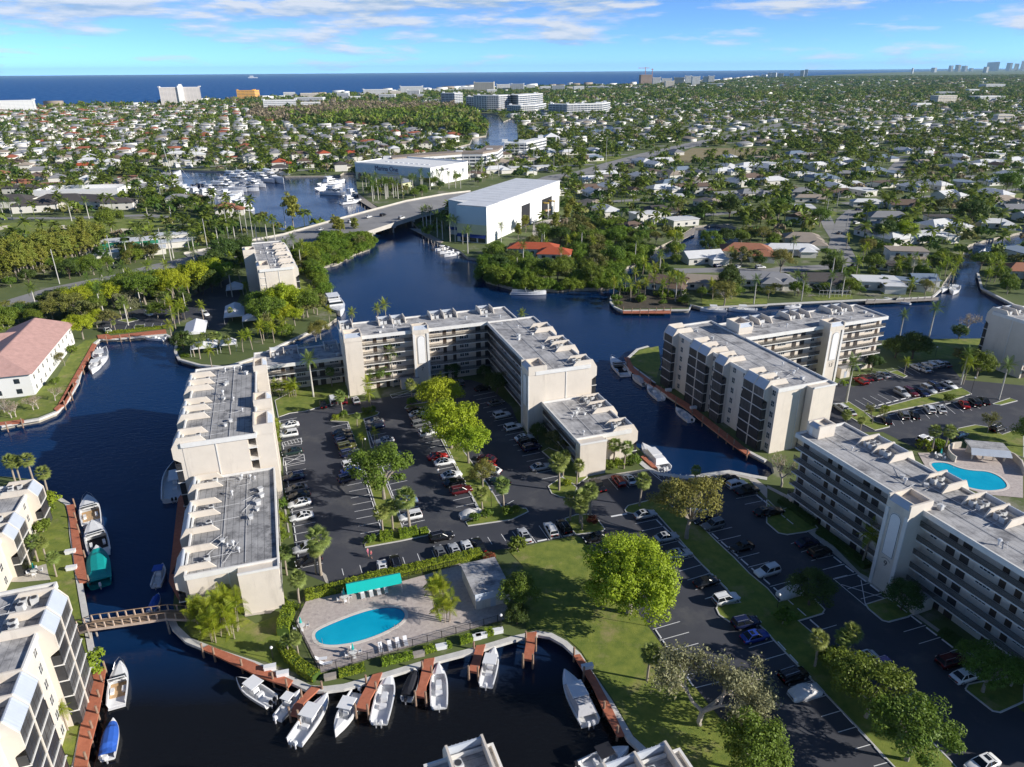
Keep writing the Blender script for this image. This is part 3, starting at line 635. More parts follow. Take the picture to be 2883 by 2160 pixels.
def leafquads(C, Nrm, size, g):
    """diamond leaves at C with normals Nrm"""
    n = len(C); t = g.normal(size=(n,3)); t -= (t*Nrm).sum(1,keepdims=True)*Nrm; t /= np.linalg.norm(t,axis=1,keepdims=True)+1e-9
    b = np.cross(Nrm,t); s = (size*g.uniform(.6,1.35,n))[:,None]
    V = np.stack([C-t*s, C-b*s*.55, C+t*s, C+b*s*.55],1).reshape(-1,3)
    return V, np.arange(4*n).reshape(n,4)
def unit(g, n):
    a = g.normal(size=(n,3)); return a/np.linalg.norm(a,axis=1,keepdims=True)
def crown_pts(g, clumps, leaves, rx, rz, zc, cr, flat=0.0, hollow=.45):
    d = unit(g, clumps); d[:,2] = np.where(d[:,2] < -.35, -d[:,2], d[:,2])
    r = g.uniform(hollow,1,clumps)**.6*g.uniform(.82,1.12,clumps)
    cc = d*r[:,None]*np.array([rx,rx,rz]); cc[:,2] += zc
    k = g.integers(0,clumps,leaves); e = unit(g,leaves); q = g.uniform(.25,1,leaves)**.5
    crs = cr*g.uniform(.65,1.35,clumps)
    pts = cc[k]+e*(q*crs[k])[:,None]*np.array([1,1,.75]); nr = e+np.array([0,0,.45]); nr += g.normal(scale=.45,size=nr.shape); nr /= np.linalg.norm(nr,axis=1,keepdims=True)
    return cc, pts, nr
def limbs(mb, g, base, top, cc, r, n, k=6):
    """a trunk that divides into limbs reaching for the clumps"""
    base, top = np.array(base,float), np.array(top,float); mid = (base+top)/2+np.append(g.normal(scale=.15,size=2)*np.linalg.norm(top-base)*.3,0)
    mb.tube([base,mid,top],[r*1.25,r,r*.85],8)
    for c in cc[:n]:
        m1 = top*.55+c*.45+np.append(g.normal(scale=.25,size=2),.25)
        mb.tube([top-np.array([0,0,.2]),m1,c],[r*.55,r*.32,r*.07],5)
def make_tree(kind, leaf, rx, rz, zc, clumps, leaves, cr, size, th, tr, seed, bark=None, hollow=.45, nl=9):
    g = np.random.default_rng(seed); cc, pts, nr = crown_pts(g, clumps, leaves, rx, rz, zc, cr, hollow=hollow)
    V, F = leafquads(pts, nr, size, g); cm = mesh_np('crown', V, F, M_leaf[leaf])
    mb = MB(); limbs(mb, g, (0,0,-.1), (g.normal(scale=.2),g.normal(scale=.2),th), cc, tr, nl); tm = mb.mesh('trunk', bark or M_bark)
    return cm, tm
PT = {}
for i in range(3):
    PT['big',i] = make_tree('big','lime',7.0,5.2,6.2,170,42000,1.4,.18,3.0,.42,10+i,nl=12,hollow=.35)
    PT['lime',i] = make_tree('lime','lime',4.6,3.0,5.2,70,12000,1.15,.165,2.8,.24,20+i,hollow=.35)
    PT['open',i] = make_tree('open','green',4.8,2.7,5.2,56,10000,1.15,.165,2.9,.24,30+i,hollow=.5,nl=14)
    PT['green',i] = make_tree('green','green',4.4,3.2,4.8,60,8500,1.25,.19,2.4,.25,40+i)
    PT['dark',i] = make_tree('dark','dark',4.4,3.4,4.6,54,7500,1.25,.195,2.0,.25,50+i,bark=M_darkbark)
    PT['olive',i] = make_tree('olive','olive',4.4,3.0,4.6,36,3000,1.15,.26,2.4,.22,60+i,hollow=.55)
    PT['autumn',i] = make_tree('autumn','autumn',4.6,2.9,5.4,50,6500,1.15,.155,2.8,.24,70+i,hollow=.6,nl=18)
    PT['mangrove',i] = make_tree('mangrove','mangrove',4.2,2.6,2.9,56,7000,1.2,.185,1.2,.18,80+i,bark=M_darkbark)
    PT['shrub',i] = make_tree('shrub','green',1.2,.8,.75,22,900,.42,.15,.4,.07,90+i)
    PT['limeshrub',i] = make_tree('limeshrub','hedge',1.1,.75,.7,22,900,.4,.14,.4,.07,95+i)
    PT['casuarina',i] = make_tree('casuarina','casu',2.7,6.8,7.2,80,4600,.95,.30,5.0,.25,100+i,bark=M_bark,hollow=.15)
def bare_tree(leaf, rx, rz, th, tr, leaves, seed, bark, size=.2, spread=.75):
    g = np.random.default_rng(seed); mb = MB(); tips = []
    def grow(p, d, L, r, lev):
        q = p+d*L; m = (p+q)/2+g.normal(scale=L*.06,size=3); mb.tube([p,m,q],[r,r*.82,r*.62],5 if lev > 1 else 6)
        if lev >= 5: tips.append(q); return
        for _ in range(3 if lev < 3 else 2):
            a = d+g.normal(scale=.48,size=3)+np.array([0,0,.10]); a /= np.linalg.norm(a); grow(q, a, L*g.uniform(.62,.86), r*.6, lev+1)
        if lev > 2: tips.append(q)
    grow(np.array([0,0,-.1]), np.array([.05,.03,1.0]), th, tr, 0)
    tm = mb.mesh('trunk', bark); T = np.array(tips)
    s = np.array([rx/max(1e-3,np.abs(T[:,:2]).max())]*2+[1.0])
    for v in tm.vertices:
        f = min(1,max(0,v.co.z/th)); v.co.x *= 1+(s[0]-1)*f; v.co.y *= 1+(s[1]-1)*f
    T[:,:2] *= s[0]; k = g.integers(0,len(T),leaves); e = unit(g,leaves)
    pts = T[k]+e*(g.uniform(.1,1,leaves)*spread)[:,None]; V, F = leafquads(pts, unit(g,leaves), size, g)
    return mesh_np('crown', V, F, M_leaf[leaf]), tm
for i in range(2):
    PT['grey',i] = bare_tree('grey',8.0,5,2.2,.25,10500,200+i,mat('pale_bark',(.48,.42,.36),.9,var=.2,scale=2),.15,1.25)
    PT['bare',i] = bare_tree('pink',3.6,3,1.7,.22,420,210+i,mat('pale_bark',(.48,.42,.36),.9,var=.2,scale=2),.14)
    PT['thin',i] = bare_tree('olive',3.2,3,1.8,.16,1300,220+i,M_bark,.16)
# ---- palms
def frond_mesh(L, n, lw, droop, leaf, name='frond', width=.62):
    """a feather leaf along +x that arches and droops"""
    V = []; F = []; pts = []
    for i in range(9):
        t = i/8; pts.append(np.array([L*t*(1-.12*droop*t), 0, L*(.34*t-droop*.62*t*t)]))
    def at(t):
        f = min(7.999,t*8); i = int(f); return pts[i]+(pts[i+1]-pts[i])*(f-i)
    for i in range(n):
        t = .12+.86*i/(n-1); p = at(t); p2 = at(min(1,t+.05)); ll = width*math.sin(math.pi*min(1,.18+.80*t))*(1.05)
        for s in (-1,1):
            e = p+np.array([.22*ll, s*ll, -.30*ll]); b = len(V)
            V += [p, p+np.array([lw,0,0]), e+np.array([lw*.6,0,0]), e]; F.append((b,b+1,b+2,b+3))
    for i in range(8):
        b = len(V); a, c = pts[i], pts[i+1]; V += [a+np.array([0,-.035,.01]),c+np.array([0,-.02,.01]),c+np.array([0,.02,.01]),a+np.array([0,.035,.01])]; F.append((b,b+1,b+2,b+3))
    return mesh_np(name, np.array(V,float), np.array(F), M_leaf[leaf])
FR = {k: [frond_mesh(l, n_, w_, d, lf) for d in (.45,.85,1.35)] for k, l, lf, n_, w_ in (('royal',3.1,'palm',24,.075),('coco',3.3,'areca',24,.075),('areca',2.0,'areca',20,.045))}
def trunk_curve(h, r0, r1, bend, m=M_palmbark, boot=False):
    pts = [(bend*(t*t), bend*.4*t*(1-t), h*t) for t in [i/6 for i in range(7)]]
    return MB().tube([(p[0],p[1],p[2]-.1) for p in pts],[r0+(r1-r0)*i/6 for i in range(7)],8).mesh('trunk', m), pts[-1]
def frond_angles(g, n):
    out = []
    for i in range(n):
        t = i/n; out.append((i*2.39996+g.uniform(-.2,.2), R(68)-R(112)*t**.85, 0 if t < .35 else (1 if t < .7 else 2), g.uniform(.85,1.1)))
    return out
_pc = {}
def palm_tmpl(kind, var):
    key = (kind,var)
    if key in _pc: return _pc[key]
    g = np.random.default_rng(300+var*7+len(kind)); h = {'royal':9.0,'coco':7.0}[kind]
    tm, top = trunk_curve(h, .26 if kind=='royal' else .19, .17 if kind=='royal' else .13, g.uniform(-.8,.8) if kind=='coco' else g.uniform(-.2,.2), mat('royal_palm_bark',(.55,.52,.46),.85,var=.12,scale=2) if kind=='royal' else M_palmbark)
    sh = MB().tube([(top[0],top[1],h-.15),(top[0],top[1],h+.9)],[.17,.09],7).mesh('crownshaft', M_leaf['hedge']) if kind == 'royal' else None
    fz = h+.85 if kind == 'royal' else h
    _pc[key] = (tm, sh, (top[0],top[1],fz), frond_angles(g, 16 if kind=='royal' else 18), h); return _pc[key]
_pj = {}
def joined_palm(kind, var):
    """for far palms: all fronds in one crown"""
    key = (kind,var)
    if key in _pj: return _pj[key]
    tm, sh, top, fa, h = palm_tmpl(kind,var); V = []; F = []; n = 0
    for az, el, q, s in fa:
        me = FR[kind][q]; co = np.empty(len(me.vertices)*3); me.vertices.foreach_get('co', co); co = co.reshape(-1,3)*s
        fi = np.empty(len(me.loops),dtype=np.int32); me.loops.foreach_get('vertex_index', fi)
        Rm = np.array(Matrix.Rotation(az,3,'Z') @ Matrix.Rotation(-el,3,'Y')); V.append(co@Rm.T+np.array(top)); F.append(fi.reshape(-1,4)+n); n += len(co)
    _pj[key] = (mesh_np('crown', np.vstack(V), np.vstack(F), M_leaf['palm' if kind=='royal' else 'areca']), tm); return _pj[key]
def sabal(var):
    key = ('sabal',var)
    if key in _pj: return _pj[key]
    g = np.random.default_rng(400+var); h = 5.6; tm, top = trunk_curve(h,.21,.17,g.uniform(-.7,.7)); V = []; F = []
    for i in range(34):
        t = i/34; az = i*2.39996; el = R(80)-R(135)*t**.9; Rm = np.array(Matrix.Rotation(az,3,'Z') @ Matrix.Rotation(-el,3,'Y')); pl = g.uniform(.75,1.05)
        for j in range(13):
            a = (j-6)*.235; b = len(V); d = np.array([math.cos(a),math.sin(a),0]); nx = np.array([-math.sin(a),math.cos(a),0]); o = np.array([pl,0,0]); ln = 1.0-.25*abs(j-6)/6
            q = [o+nx*.02, o-nx*.02, o+d*ln*.6-nx*.07+np.array([0,0,-.04]), o+d*ln+np.array([0,0,-.28]), o+d*ln*.6+nx*.07+np.array([0,0,-.04])]
            V += [Rm@(p)+np.array(top) for p in (q[0],q[1],q[2],q[4])]; F.append((b,b+1,b+2,b+3)); b = len(V)
            V += [Rm@(p)+np.array(top) for p in (q[4],q[2],q[3],q[3])]; V[-1] = V[-1]+np.array([0,0,.001]); F.append((b,b+1,b+2,b+3))
        b = len(V); V += [Rm@np.array(p)+np.array(top) for p in ((0,.02,0),(0,-.02,0),(pl,-.02,0),(pl,.02,0))]; F.append((b,b+1,b+2,b+3))
    _pj[key] = (mesh_np('crown', np.array(V), np.array(F), M_leaf['sabal']), tm); return _pj[key]
TREES = []      # (x, y, r) of what is placed, so that the scatter keeps clear
def tree(kind, p, s=1.0, label=None, group=None, rz=None, name=None, cat=None, sz=None):
    x, y = p[0], p[1]; v = random.randrange(3 if (kind,2) in PT else 2); cm, tm = PT[kind,v]
    o = empty(name or {'shrub':'shrub','limeshrub':'shrub'}.get(kind, kind+'_tree' if kind in ('casuarina','mangrove') else 'tree'), (x,y,.0 if p[2] < 0.01 else p[2]), random.uniform(0,6.28) if rz is None else rz, label, cat or ('shrub' if 'shrub' in kind else 'tree'), group)
    o.scale = (s,s,sz or s); link('trunk', tm, o); link('crown', cm, o); TREES.append((x,y,4*s)); return o
def palm(kind, p, s=1.0, label=None, group=None, near=True, rz=None):
    v = random.randrange(3); o = empty('palm_tree', (p[0],p[1],p[2]), random.uniform(0,6.28) if rz is None else rz, label, 'palm tree', group); o.scale = (s,s,s)
    TREES.append((p[0],p[1],1.5))
    if kind == 'sabal':
        cm, tm = sabal(v); link('trunk', tm, o); link('crown', cm, o); return o
    if not near:
        cm, tm = joined_palm(kind,v); link('trunk', tm, o); link('crown', cm, o); return o
    tm, sh, top, fa, h = palm_tmpl(kind,v); link('trunk', tm, o)
    if sh: link('crownshaft', sh, o)
    for az, el, q, sc in fa:
        f = link('frond', FR[kind][q], o, top, scale=sc); f.rotation_euler = (Matrix.Rotation(az,3,'Z') @ Matrix.Rotation(-el,3,'Y')).to_euler()
    return o
def areca(p, s=1.0, label=None, n=7, group=None):
    o = empty('areca_palm', p, random.uniform(0,6.28), label, 'palm tree', group); o.scale = (s,s,s); g = np.random.default_rng(random.randrange(9999)); TREES.append((p[0],p[1],2))
    for k in range(n):
        a = g.uniform(0,6.28); r = g.uniform(.2,1.1); h = g.uniform(1.6,4.2); b = (r*math.cos(a), r*math.sin(a)); tp = (b[0]*1.5,b[1]*1.5,h)
        MB().tube([(b[0],b[1],-.1),((b[0]+tp[0])/2,(b[1]+tp[1])/2,h/2),tp],[.07,.06,.05],5).build('stem', M_palmbark, o)
        for i in range(7):
            f = link('frond', FR['areca'][i%3], o, tp, scale=float(g.uniform(.75,1.1))); f.rotation_euler = (Matrix.Rotation(i*2.4+a,3,'Z') @ Matrix.Rotation(-R(70-14*i),3,'Y')).to_euler()
    return o
def hedge(pts, w, h, label, leaf='hedge', z=0.0):
    """a clipped hedge: a box of leaves along a line"""
    g = np.random.default_rng(int(abs(pts[0][0]*100))+5); C = []; Nn = []
    for a, b in zip(pts[:-1], pts[1:]):
        a, b = np.array(a[:2]), np.array(b[:2]); d = b-a; Ls = np.linalg.norm(d); d = d/Ls; nrm = np.array([-d[1],d[0]]); n = int(Ls*(w+2*h)*60)
        t = g.uniform(0,Ls,n); q = g.uniform(-w/2-h,w/2+h,n); lump = .1*np.sin(t*2.1)+.08*np.sin(t*5.3+1)
        side = np.clip(q,-w/2,w/2); zz = np.where(np.abs(q) > w/2, h-(np.abs(q)-w/2), h)+lump*np.where(np.abs(q) > w/2,.3,1)+g.normal(scale=.05,size=n)
        xy = a+d*t[:,None]+nrm*(side*(1+lump*.3))[:,None]; C.append(np.column_stack([xy,zz+z]))
        nv = np.zeros((n,3)); nv[:,2] = np.where(np.abs(q) > w/2,.25,1); nv[:,:2] = nrm*np.where(np.abs(q) > w/2,np.sign(q),0)[:,None]; Nn.append(nv+g.normal(scale=.45,size=nv.shape))
    C = np.vstack(C); Nn = np.vstack(Nn); Nn /= np.linalg.norm(Nn,axis=1,keepdims=True); V, F = leafquads(C, Nn, .13, g)
    o = empty('hedge', (0,0,0), 0, label, 'hedge'); link('foliage', mesh_np('foliage', V, F, M_leaf[leaf]), o)
    core = MB(); rings = []
    for a, b in zip(pts[:-1], pts[1:]):
        d = (Vector((b[0]-a[0],b[1]-a[1],0))).normalized(); n_ = Vector((-d.y,d.x,0))*(w/2-.08); A, B = Vector((a[0],a[1],0)), Vector((b[0],b[1],0))
        core.loft([[A+n_+Vector((0,0,z-.05)),A-n_+Vector((0,0,z-.05)),A-n_+Vector((0,0,z+h-.1)),A+n_+Vector((0,0,z+h-.1))],[B+n_+Vector((0,0,z-.05)),B-n_+Vector((0,0,z-.05)),B-n_+Vector((0,0,z+h-.1)),B+n_+Vector((0,0,z+h-.1))]])
    core.build('stems', M_leaf['dark'], o); return o
# ---- trees of the estate that the photo tells apart
tree('big', P('D3',1010,330), 1.12, 'huge round lime-green tree on the lawn beside the right parking lot')
tree('grey', P('D3',1630,1290), 1.32, 'large sparse grey-green tree with pale twisting limbs at the lawn edge')
tree('green', P('D3',2080,1700), .95, 'dense dark glossy round tree at the bottom edge of the parking lot')
tree('autumn', P('C3',1510,1340), 1.5, 'wide golden-green tree with pale forked trunk in the diagonal grass strip', rz=.5)
tree('lime', P('C2',1690,560), 1.45, 'tall bright green tree in the second car park island, nearer the far end', rz=1)
tree('lime', P('C2',1590,300), 1.3, 'bright green tree in the second car park island beside the white sedan')
tree('lime', P('C2',1840,690), 1.1, 'bright green tree in the second car park island above the pinkish bare tree')
tree('open', P('C2',1110,1000), 1.4, 'spreading yellow-green tree in the first car park island')
tree('autumn', P('C2',1960,900), .72, 'thin reddish half-bare tree in the second car park island')
tree('open', P('D4',850,1230), 1.12, 'broad dark green tree in the diagonal strip behind the covered car')
tree('green', P('D4',680,960), .72, 'dark green tree next to the sabal palms in the diagonal strip')
tree('open', P('D4',1200,1600), 1.12, 'thin-crowned tree with leaning pale trunk at the lower end of the strip')
tree('open', P('D4',1860,1010), .92, 'green tree with pale trunk on the kerbed island by the white coupe')
tree('green', P('D4',2100,960), .55, 'small leafy tree behind the kerbed island at the right edge')
tree('dark', P('D4',360,260), .82, 'dark tree over the white covered car in the shade')
tree('dark', P('D4',1150,300), .66, 'dark tree before the small utility house of the number 9 block')
tree('bare', P('C4',120,890), 1.3, 'pinkish leafless tree by the water below the screened block')
tree('bare', P('B4',1720,1050), 1.35, 'pale leafless tree with rounded top on the far canal bank')
tree('olive', P('C3',400,590), .72, 'small olive tree against the low block beside the silver car')
tree('thin', P('C4',905,350), .85, 'thin small tree in the far grass strip')
tree('thin', P('C4',1900,430), .9, 'thin small tree on the grass by the poolside hut')
tree('green', P('C4',2300,560), 1.0, 'dark bushy tree at the right edge beside the poolside wall')
tree('dark', P('B4',1250,1260), 1.05, 'dark green tree at the shaded corner of the number 13 block')
tree('dark', P('B4',1100,1250), .85, 'bushy green tree against the end of the number 13 block')
tree('green', P('B4',1800,1430), 1.0, 'yellow-green rounded tree between the far lot and the right-edge block')
tree('olive', P('B4',1700,1330), .8, 'olive tree behind the lamp post by the right-edge block')
tree('dark', P('B4',900,1360), .62, 'low dark tree before the number 13 walkways')
tree('dark', P('B4',1650,1090), .6, 'small dark tree on the shaded lawn by the canal bend')
tree('green', P('D3',60,270), .72, 'round glossy green tree beside the pool house', rz=2)
tree('dark', P('D3',50,420), .45, 'dark rounded bush at the corner of the pool fence')
tree('open', P('B2',1060,1490), .85, 'small spreading tree before the stair tower of the number 7 wing')
tree('dark', P('B2',1700,1430), .6, 'dark tree under the number 7 walkways')
tree('dark', P('B2',2080,1560), .78, 'dark tree in the shaded inner corner of the parking court')
tree('dark', P('B2',1980,1430), .5, 'small dark tree near the inner corner walkway')
tree('dark', P('C3',230,480), .5, 'thin dark tree at the foot of the canal-side tower')
for i, (t,x,y,k,s) in enumerate((('B1',800,810,'grey',.95),('B1',1120,790,'grey',.9),('B1',1260,790,'open',1.2),('B1',1500,760,'lime',1.15),('B1',1700,690,'lime',1.25),('B1',1400,740,'lime',1.1),('B1',1850,560,'dark',1.2),('B1',1950,460,'dark',1.25),('B1',2020,420,'dark',1.1),
                                 ('B1',640,930,'autumn',.95),('B1',470,940,'autumn',.8),('B1',760,960,'olive',.9),('B1',720,1090,'lime',.82),('B1',840,990,'lime',.6),('B1',330,920,'dark',.65),('B1',210,930,'dark',.65),('B1',80,980,'green',.75),('B1',0,1100,'green',.9),('B1',560,860,'olive',.9),
                                 ('B1',1590,1180,'dark',.62),('B2',120,1000,'open',1.1),('B2',250,900,'lime',1.2),('B2',350,880,'lime',1.0),('B2',450,900,'green',.95),('B2',530,880,'olive',.8),('B2',80,1060,'thin',1.0),('B2',560,1090,'autumn',.62),('B2',520,1110,'autumn',.5),('B2',40,880,'green',.85))):
    tree(k, P(t,x,y), s*1.25, 'tree in the grove around the tented car park left of the lagoon', 'grove around the tented car park')
for i, (x,y) in enumerate(((40,1250),(140,1290),(290,1230),(330,1220),(480,1150),(100,1300))):
    tree('bare', P('B1' if i > 5 else 'C1', x, y-1000 if i < 6 else y), .75, 'leafless frangipani tree beside the pink-roofed building', 'leafless trees by the pink-roofed building')
def grove(quad, n, kinds, s0, s1, label, group, palms=0.0):
    q = PL(quad); xs = [p.x for p in q]; ys = [p.y for p in q]; k = 0
    while k < n:
        x, y = random.uniform(min(xs),max(xs)), random.uniform(min(ys),max(ys))
        if not inpoly(x,y,q): continue
        k += 1
        if random.random() < palms: palm(random.choice(('coco','sabal')), (x,y,0), random.uniform(.7,1.0), 'palm in '+label, 'palms in '+group, False)
        else: tree(random.choice(kinds), Vector((x,y,0)), random.uniform(s0,s1), 'tree in '+label, 'trees in '+group)
grove("B1 650,810 900,780 1300,710 1700,640 1950,540 2060,560 1980,640 1700,730 1300,800 700,870", 26, ['lime','green','lime','open','dark'], 1.0, 1.35, 'the green belt along the left road', 'the belt along the left road')
grove("B1 0,880 400,820 800,860 830,960 640,900 330,910 0,1010", 9, ['autumn','olive','dark'], .55, .75, 'the row behind the pink-roofed building', 'the trees behind the pink roof')
grove("B2 0,830 400,830 600,870 640,930 440,1000 200,1090 0,1120", 16, ['lime','green','olive','mangrove'], .6, .95, 'the lush garden below the tower block', 'the garden below the tower block', .3)
grove("B1 2100,560 B2 -20,500 -20,330 B1 2080,330", 6, ['dark'], 1.0, 1.2, 'the dark shaded trees left of the tower block', 'the shaded trees by the tower block')
grove("A1 1280,1250 1550,1190 1900,1310 1930,1400 1700,1390 1300,1350", 22, ['dark','green','olive'], .9, 1.2, 'the car park between golf course and marina', 'the golf car park', .25)
grove("B2 330,330 560,330 600,600 560,680 400,600 330,450", 12, ['mangrove','green','olive'], .55, .9, 'the bushes between the tower block and the lagoon', 'the bushes by the tower block', .15)
for i in range(46):
    t_ = random.random(); p = P('B3',1080+t_*1120,random.uniform(560,740)) if i < 20 else P('B4',t_*1450,random.uniform(520,715)); tree(random.choice(('dark','green','shrub','olive')), p, random.uniform(.3,.6), 'bush in the gardens along the right canal bank', 'bushes along the right canal bank', name='bush', cat='bush')
grove("A2 880,1170 1100,1130 1500,1090 2000,1020 2150,1030 2000,1100 1500,1200 1300,1250 1000,1230", 34, ['green','dark','olive'], .7, 1.0, 'the planting before the yacht club hall', 'the yacht club planting', .35)
for i in range(26): tree(random.choice(('shrub','limeshrub','shrub')), P('B3',random.uniform(890,1500),random.uniform(690,805)), random.uniform(1.0,1.8), 'shrub in the bed on the red-fender point', 'shrubs on the red-fender point')
# mangroves and bushes round the lagoon
for t, pts in (('B2',"360,420 420,440 480,400 540,390 600,380 660,370 720,340 780,320 840,300 890,270 940,260 520,330 600,310 680,300 760,280 820,250 460,340 390,370 700,250 620,270"),
               ('B3',"40,560 90,600 140,620 20,500 100,520 180,560 250,600 330,580 400,600 470,600 560,610 620,600 690,620 750,600 810,590 560,520 640,540 720,520 800,510 880,470 930,440 600,440 700,430 780,420 860,390 950,380 1020,380 1080,390 640,360 720,330 820,320 900,300 980,300 1060,320 1120,280 560,270 640,250 740,240 840,220 930,210 1020,210 560,400 700,180 820,150 900,140 480,230 420,260 540,180 620,130 460,540 1000,440"),('B2',"2000,480 2060,440 2020,560 2100,540 2170,560 2060,590 2150,610 2120,470 2180,500")):
    for q in pts.split():
        x, y = map(float,q.split(',')); k = random.choice(['mangrove','mangrove','mangrove','green','dark','olive']) if t != 'B2' or x > 1500 else 'mangrove'
        tree(k, P(t,x,y), random.uniform(.85,1.2), 'tree in the mangrove thicket on the lagoon shore', 'mangrove thickets round the lagoon')
for x, y, s in ((480,110,1.0),(560,60,.9),(650,190,.7),(520,20,.85),(120,170,.8),(60,240,.75),(380,170,.9),(20,120,.8)):
    tree('casuarina', P('B3',x,y), s*.95, 'feathery yellow-green pine beside the white hangar', 'feathery pines by the hangar')
for x, y, s in ((330,1500,1.55),(700,1560,.9),(740,1560,.8),(860,1540,.75)):
    tree('casuarina', P('A2',x,y), s, 'feathery pine standing by the road bridge', 'feathery pines by the bridge')
for i in range(105):
    x = random.uniform(-160,900); y = (640-x*.30)-random.uniform(0,1)**1.3*130
    tree('casuarina', P('B1',x,y), random.uniform(.9,1.2), 'yellow-green pine in the dense row along the road', 'row of pines along the road at left')
# trees that hang over the natural shores of the lagoon
for s_, k_ in (("B2 600,690 560,600 520,470 700,430 850,345 980,300 1000,240",.9),("B2 1990,420 1960,480 1990,580 2209,640 B3 200,650 380,660 480,652 830,640 940,480 1060,440 1180,330",.95),("B1 1545,1130 1600,1270 1740,1300",.35)):
    pts = PL(s_)
    for a, b in zip(pts[:-1],pts[1:]):
        for q in range(max(1,int((b-a).length/3.6))):
            p = a.lerp(b,(q+random.random())/max(1,int((b-a).length/3.6))); d = (b-a).normalized(); p = p+Vector((-d.y,d.x,0))*random.uniform(-1.0,1.6)
            o = tree('mangrove', p, k_*random.uniform(.75,1.1), 'mangrove overhanging the lagoon water', 'mangroves overhanging the water'); o.location.z = -1.5
tree('open', P('A1',970,1530), 1.75, 'broad green tree with pale trunk between the golf bunkers')
# ---- palms of the estate
def pl(kind, t, x, y, s, label=None, group=None, near=True): return palm(kind, P(t,x,y), s, label, group, near)
pl('royal','B2',500,1590,1.12,'tall royal palm with pale trunk on the lawn by the low block')
pl('royal','B2',1190,1500,1.1,'tall royal palm before the number 7 wing')
pl('coco','C2',1000,235,.75,'leafy palm at the far end of the first car park island')
pl('sabal','C2',752,270,.98,'slim sabal palm on the kerb at the head of the first island')
pl('sabal','C2',878,375,.55,'low bright sabal palm in the first island')
pl('coco','C2',925,555,.45,'small palm in the first island by the white car')
pl('coco','C2',1035,540,.52,'small arching palm in the first island beside the blue car')
pl('sabal','C2',1100,1312,.98,'sabal palm with curved trunk at the near left end of the first island')
pl('sabal','C2',1185,1270,1.0,'sabal palm in the middle of the near end of the first island')
pl('sabal','C2',1335,1280,1.35,'tallest sabal palm at the near right end of the first island')
pl('sabal','C2',1960,1140,.92,'sabal palm at the near end of the second island by the covered car')
pl('sabal','C2',2142,1100,1.08,'sabal palm at the near right corner of the second island')
pl('sabal','C2',565,1655,1.35,'taller of two sabal palms at the lower left corner of the parking lot'); pl('sabal','C2',525,1645,1.0,'shorter of two sabal palms at the lower left corner of the parking lot')
pl('sabal','D2',380,262,.95,'sabal palm with rusty trunk at the corner of the pool fence'); pl('sabal','C2',270,1655,.85,'bushy sabal palm beside the low left block')
pl('sabal','D2',370,690,.62,'bushy low sabal palm against the pool fence, nearer the basin'); pl('sabal','D2',290,690,.55,'low sabal palm in the hedge left of the pool')
pl('sabal','C3',410,925,1.25,'tall sabal palm at the corner island by the low block'); pl('sabal','C3',445,800,.9,'sabal palm behind the corner island by the silver car'); pl('sabal','C3',562,880,.88,'sabal palm beside the end wall of the low block')
pl('sabal','C3',505,1190,1.0,'leftmost sabal palm on the rounded island in the driveway'); pl('sabal','C3',590,1210,1.12,'middle sabal palm on the rounded island in the driveway'); pl('sabal','C3',610,1270,1.0,'nearest sabal palm on the rounded island in the driveway'); pl('sabal','C3',680,1180,1.15,'rightmost sabal palm on the rounded island in the driveway')
pl('sabal','C3',1105,1060,1.08,'lone sabal palm at the tip of the diagonal grass strip'); pl('sabal','C3',880,715,1.0,'left sabal palm at the end wall of the low block'); pl('sabal','C3',970,735,.98,'right sabal palm at the end wall of the low block'); pl('sabal','C3',1580,890,.7,'slim palm by the striped turning bay')
pl('sabal','D3',1170,910,.95,'sabal palm standing alone on the right lawn'); pl('sabal','D4',410,790,.92,'sabal palm in the diagonal strip near the black off-roader'); pl('sabal','D4',610,740,.85,'bushy sabal palm in the diagonal strip'); pl('sabal','D4',690,720,.95,'bright sabal palm in the diagonal strip')
pl('sabal','C4',670,410,.8,'small sabal palm by the far lot kerb'); pl('sabal','C4',800,430,.62,'low sabal palm beside the grass corner of the far lot'); pl('sabal','C4',1420,590,.95,'left sabal palm at the kidney pool'); pl('sabal','C4',1525,590,1.0,'right sabal palm at the kidney pool'); pl('coco','C4',820,1560,.95,'palm before the number 9 tower')
pl('royal','B4',680,1640,1.15,'tall leaning palm at the near kerb of the far lot'); pl('royal','B4',390,1420,.7,'palm pair before the number 13 tower'); pl('royal','B4',1140,1085,.85,'palm at the canal end of the number 13 block'); pl('royal','B4',1395,1080,1.05,'big palm on the canal bank by the leafless tree'); pl('royal','B4',1670,1480,.95,'royal palm by the right-edge block'); pl('royal','B4',2000,1610,1.0,'royal palm at the right edge of the far lot')
pl('coco','B4',1180,1400,.6,'small palm on the oval island in the far lot'); pl('royal','B4',330,1390,.72,'palm left of the number 13 tower')
pl('sabal','C1',140,870,1.0,'leftmost palm of the group behind the low left block'); pl('sabal','C1',185,865,.95,'second palm of the group behind the low left block'); pl('sabal','C1',290,850,1.0,'third palm of the group behind the low left block'); pl('sabal','C1',420,965,.98,'palm with curved trunk at the point of the left lawn')
pl('sabal','C1',410,1540,.72,'palm on the left lawn near the boats'); pl('sabal','C1',330,1540,.8,'bushy palm on the left lawn beside the low block'); pl('sabal','C1',490,1670,.75,'palm by the path on the left lawn')
pl('coco','D1',590,1340,.55,'bright palm between the lower left block and its dock'); pl('coco','D1',510,1590,.5,'small palm beside the lower left dock'); pl('sabal','D1',610,420,.45,'spiky low palm at the end of the footbridge')
pl('coco','B2',840,990,.8,'palm behind the number 7 wing, left'); pl('coco','B2',1060,960,.85,'palm behind the number 7 wing, middle'); pl('coco','B2',1130,940,.9,'palm behind the number 7 wing, right'); pl('coco','B3',95,990,.75,'golden palm behind the corner of the number 7 wing')
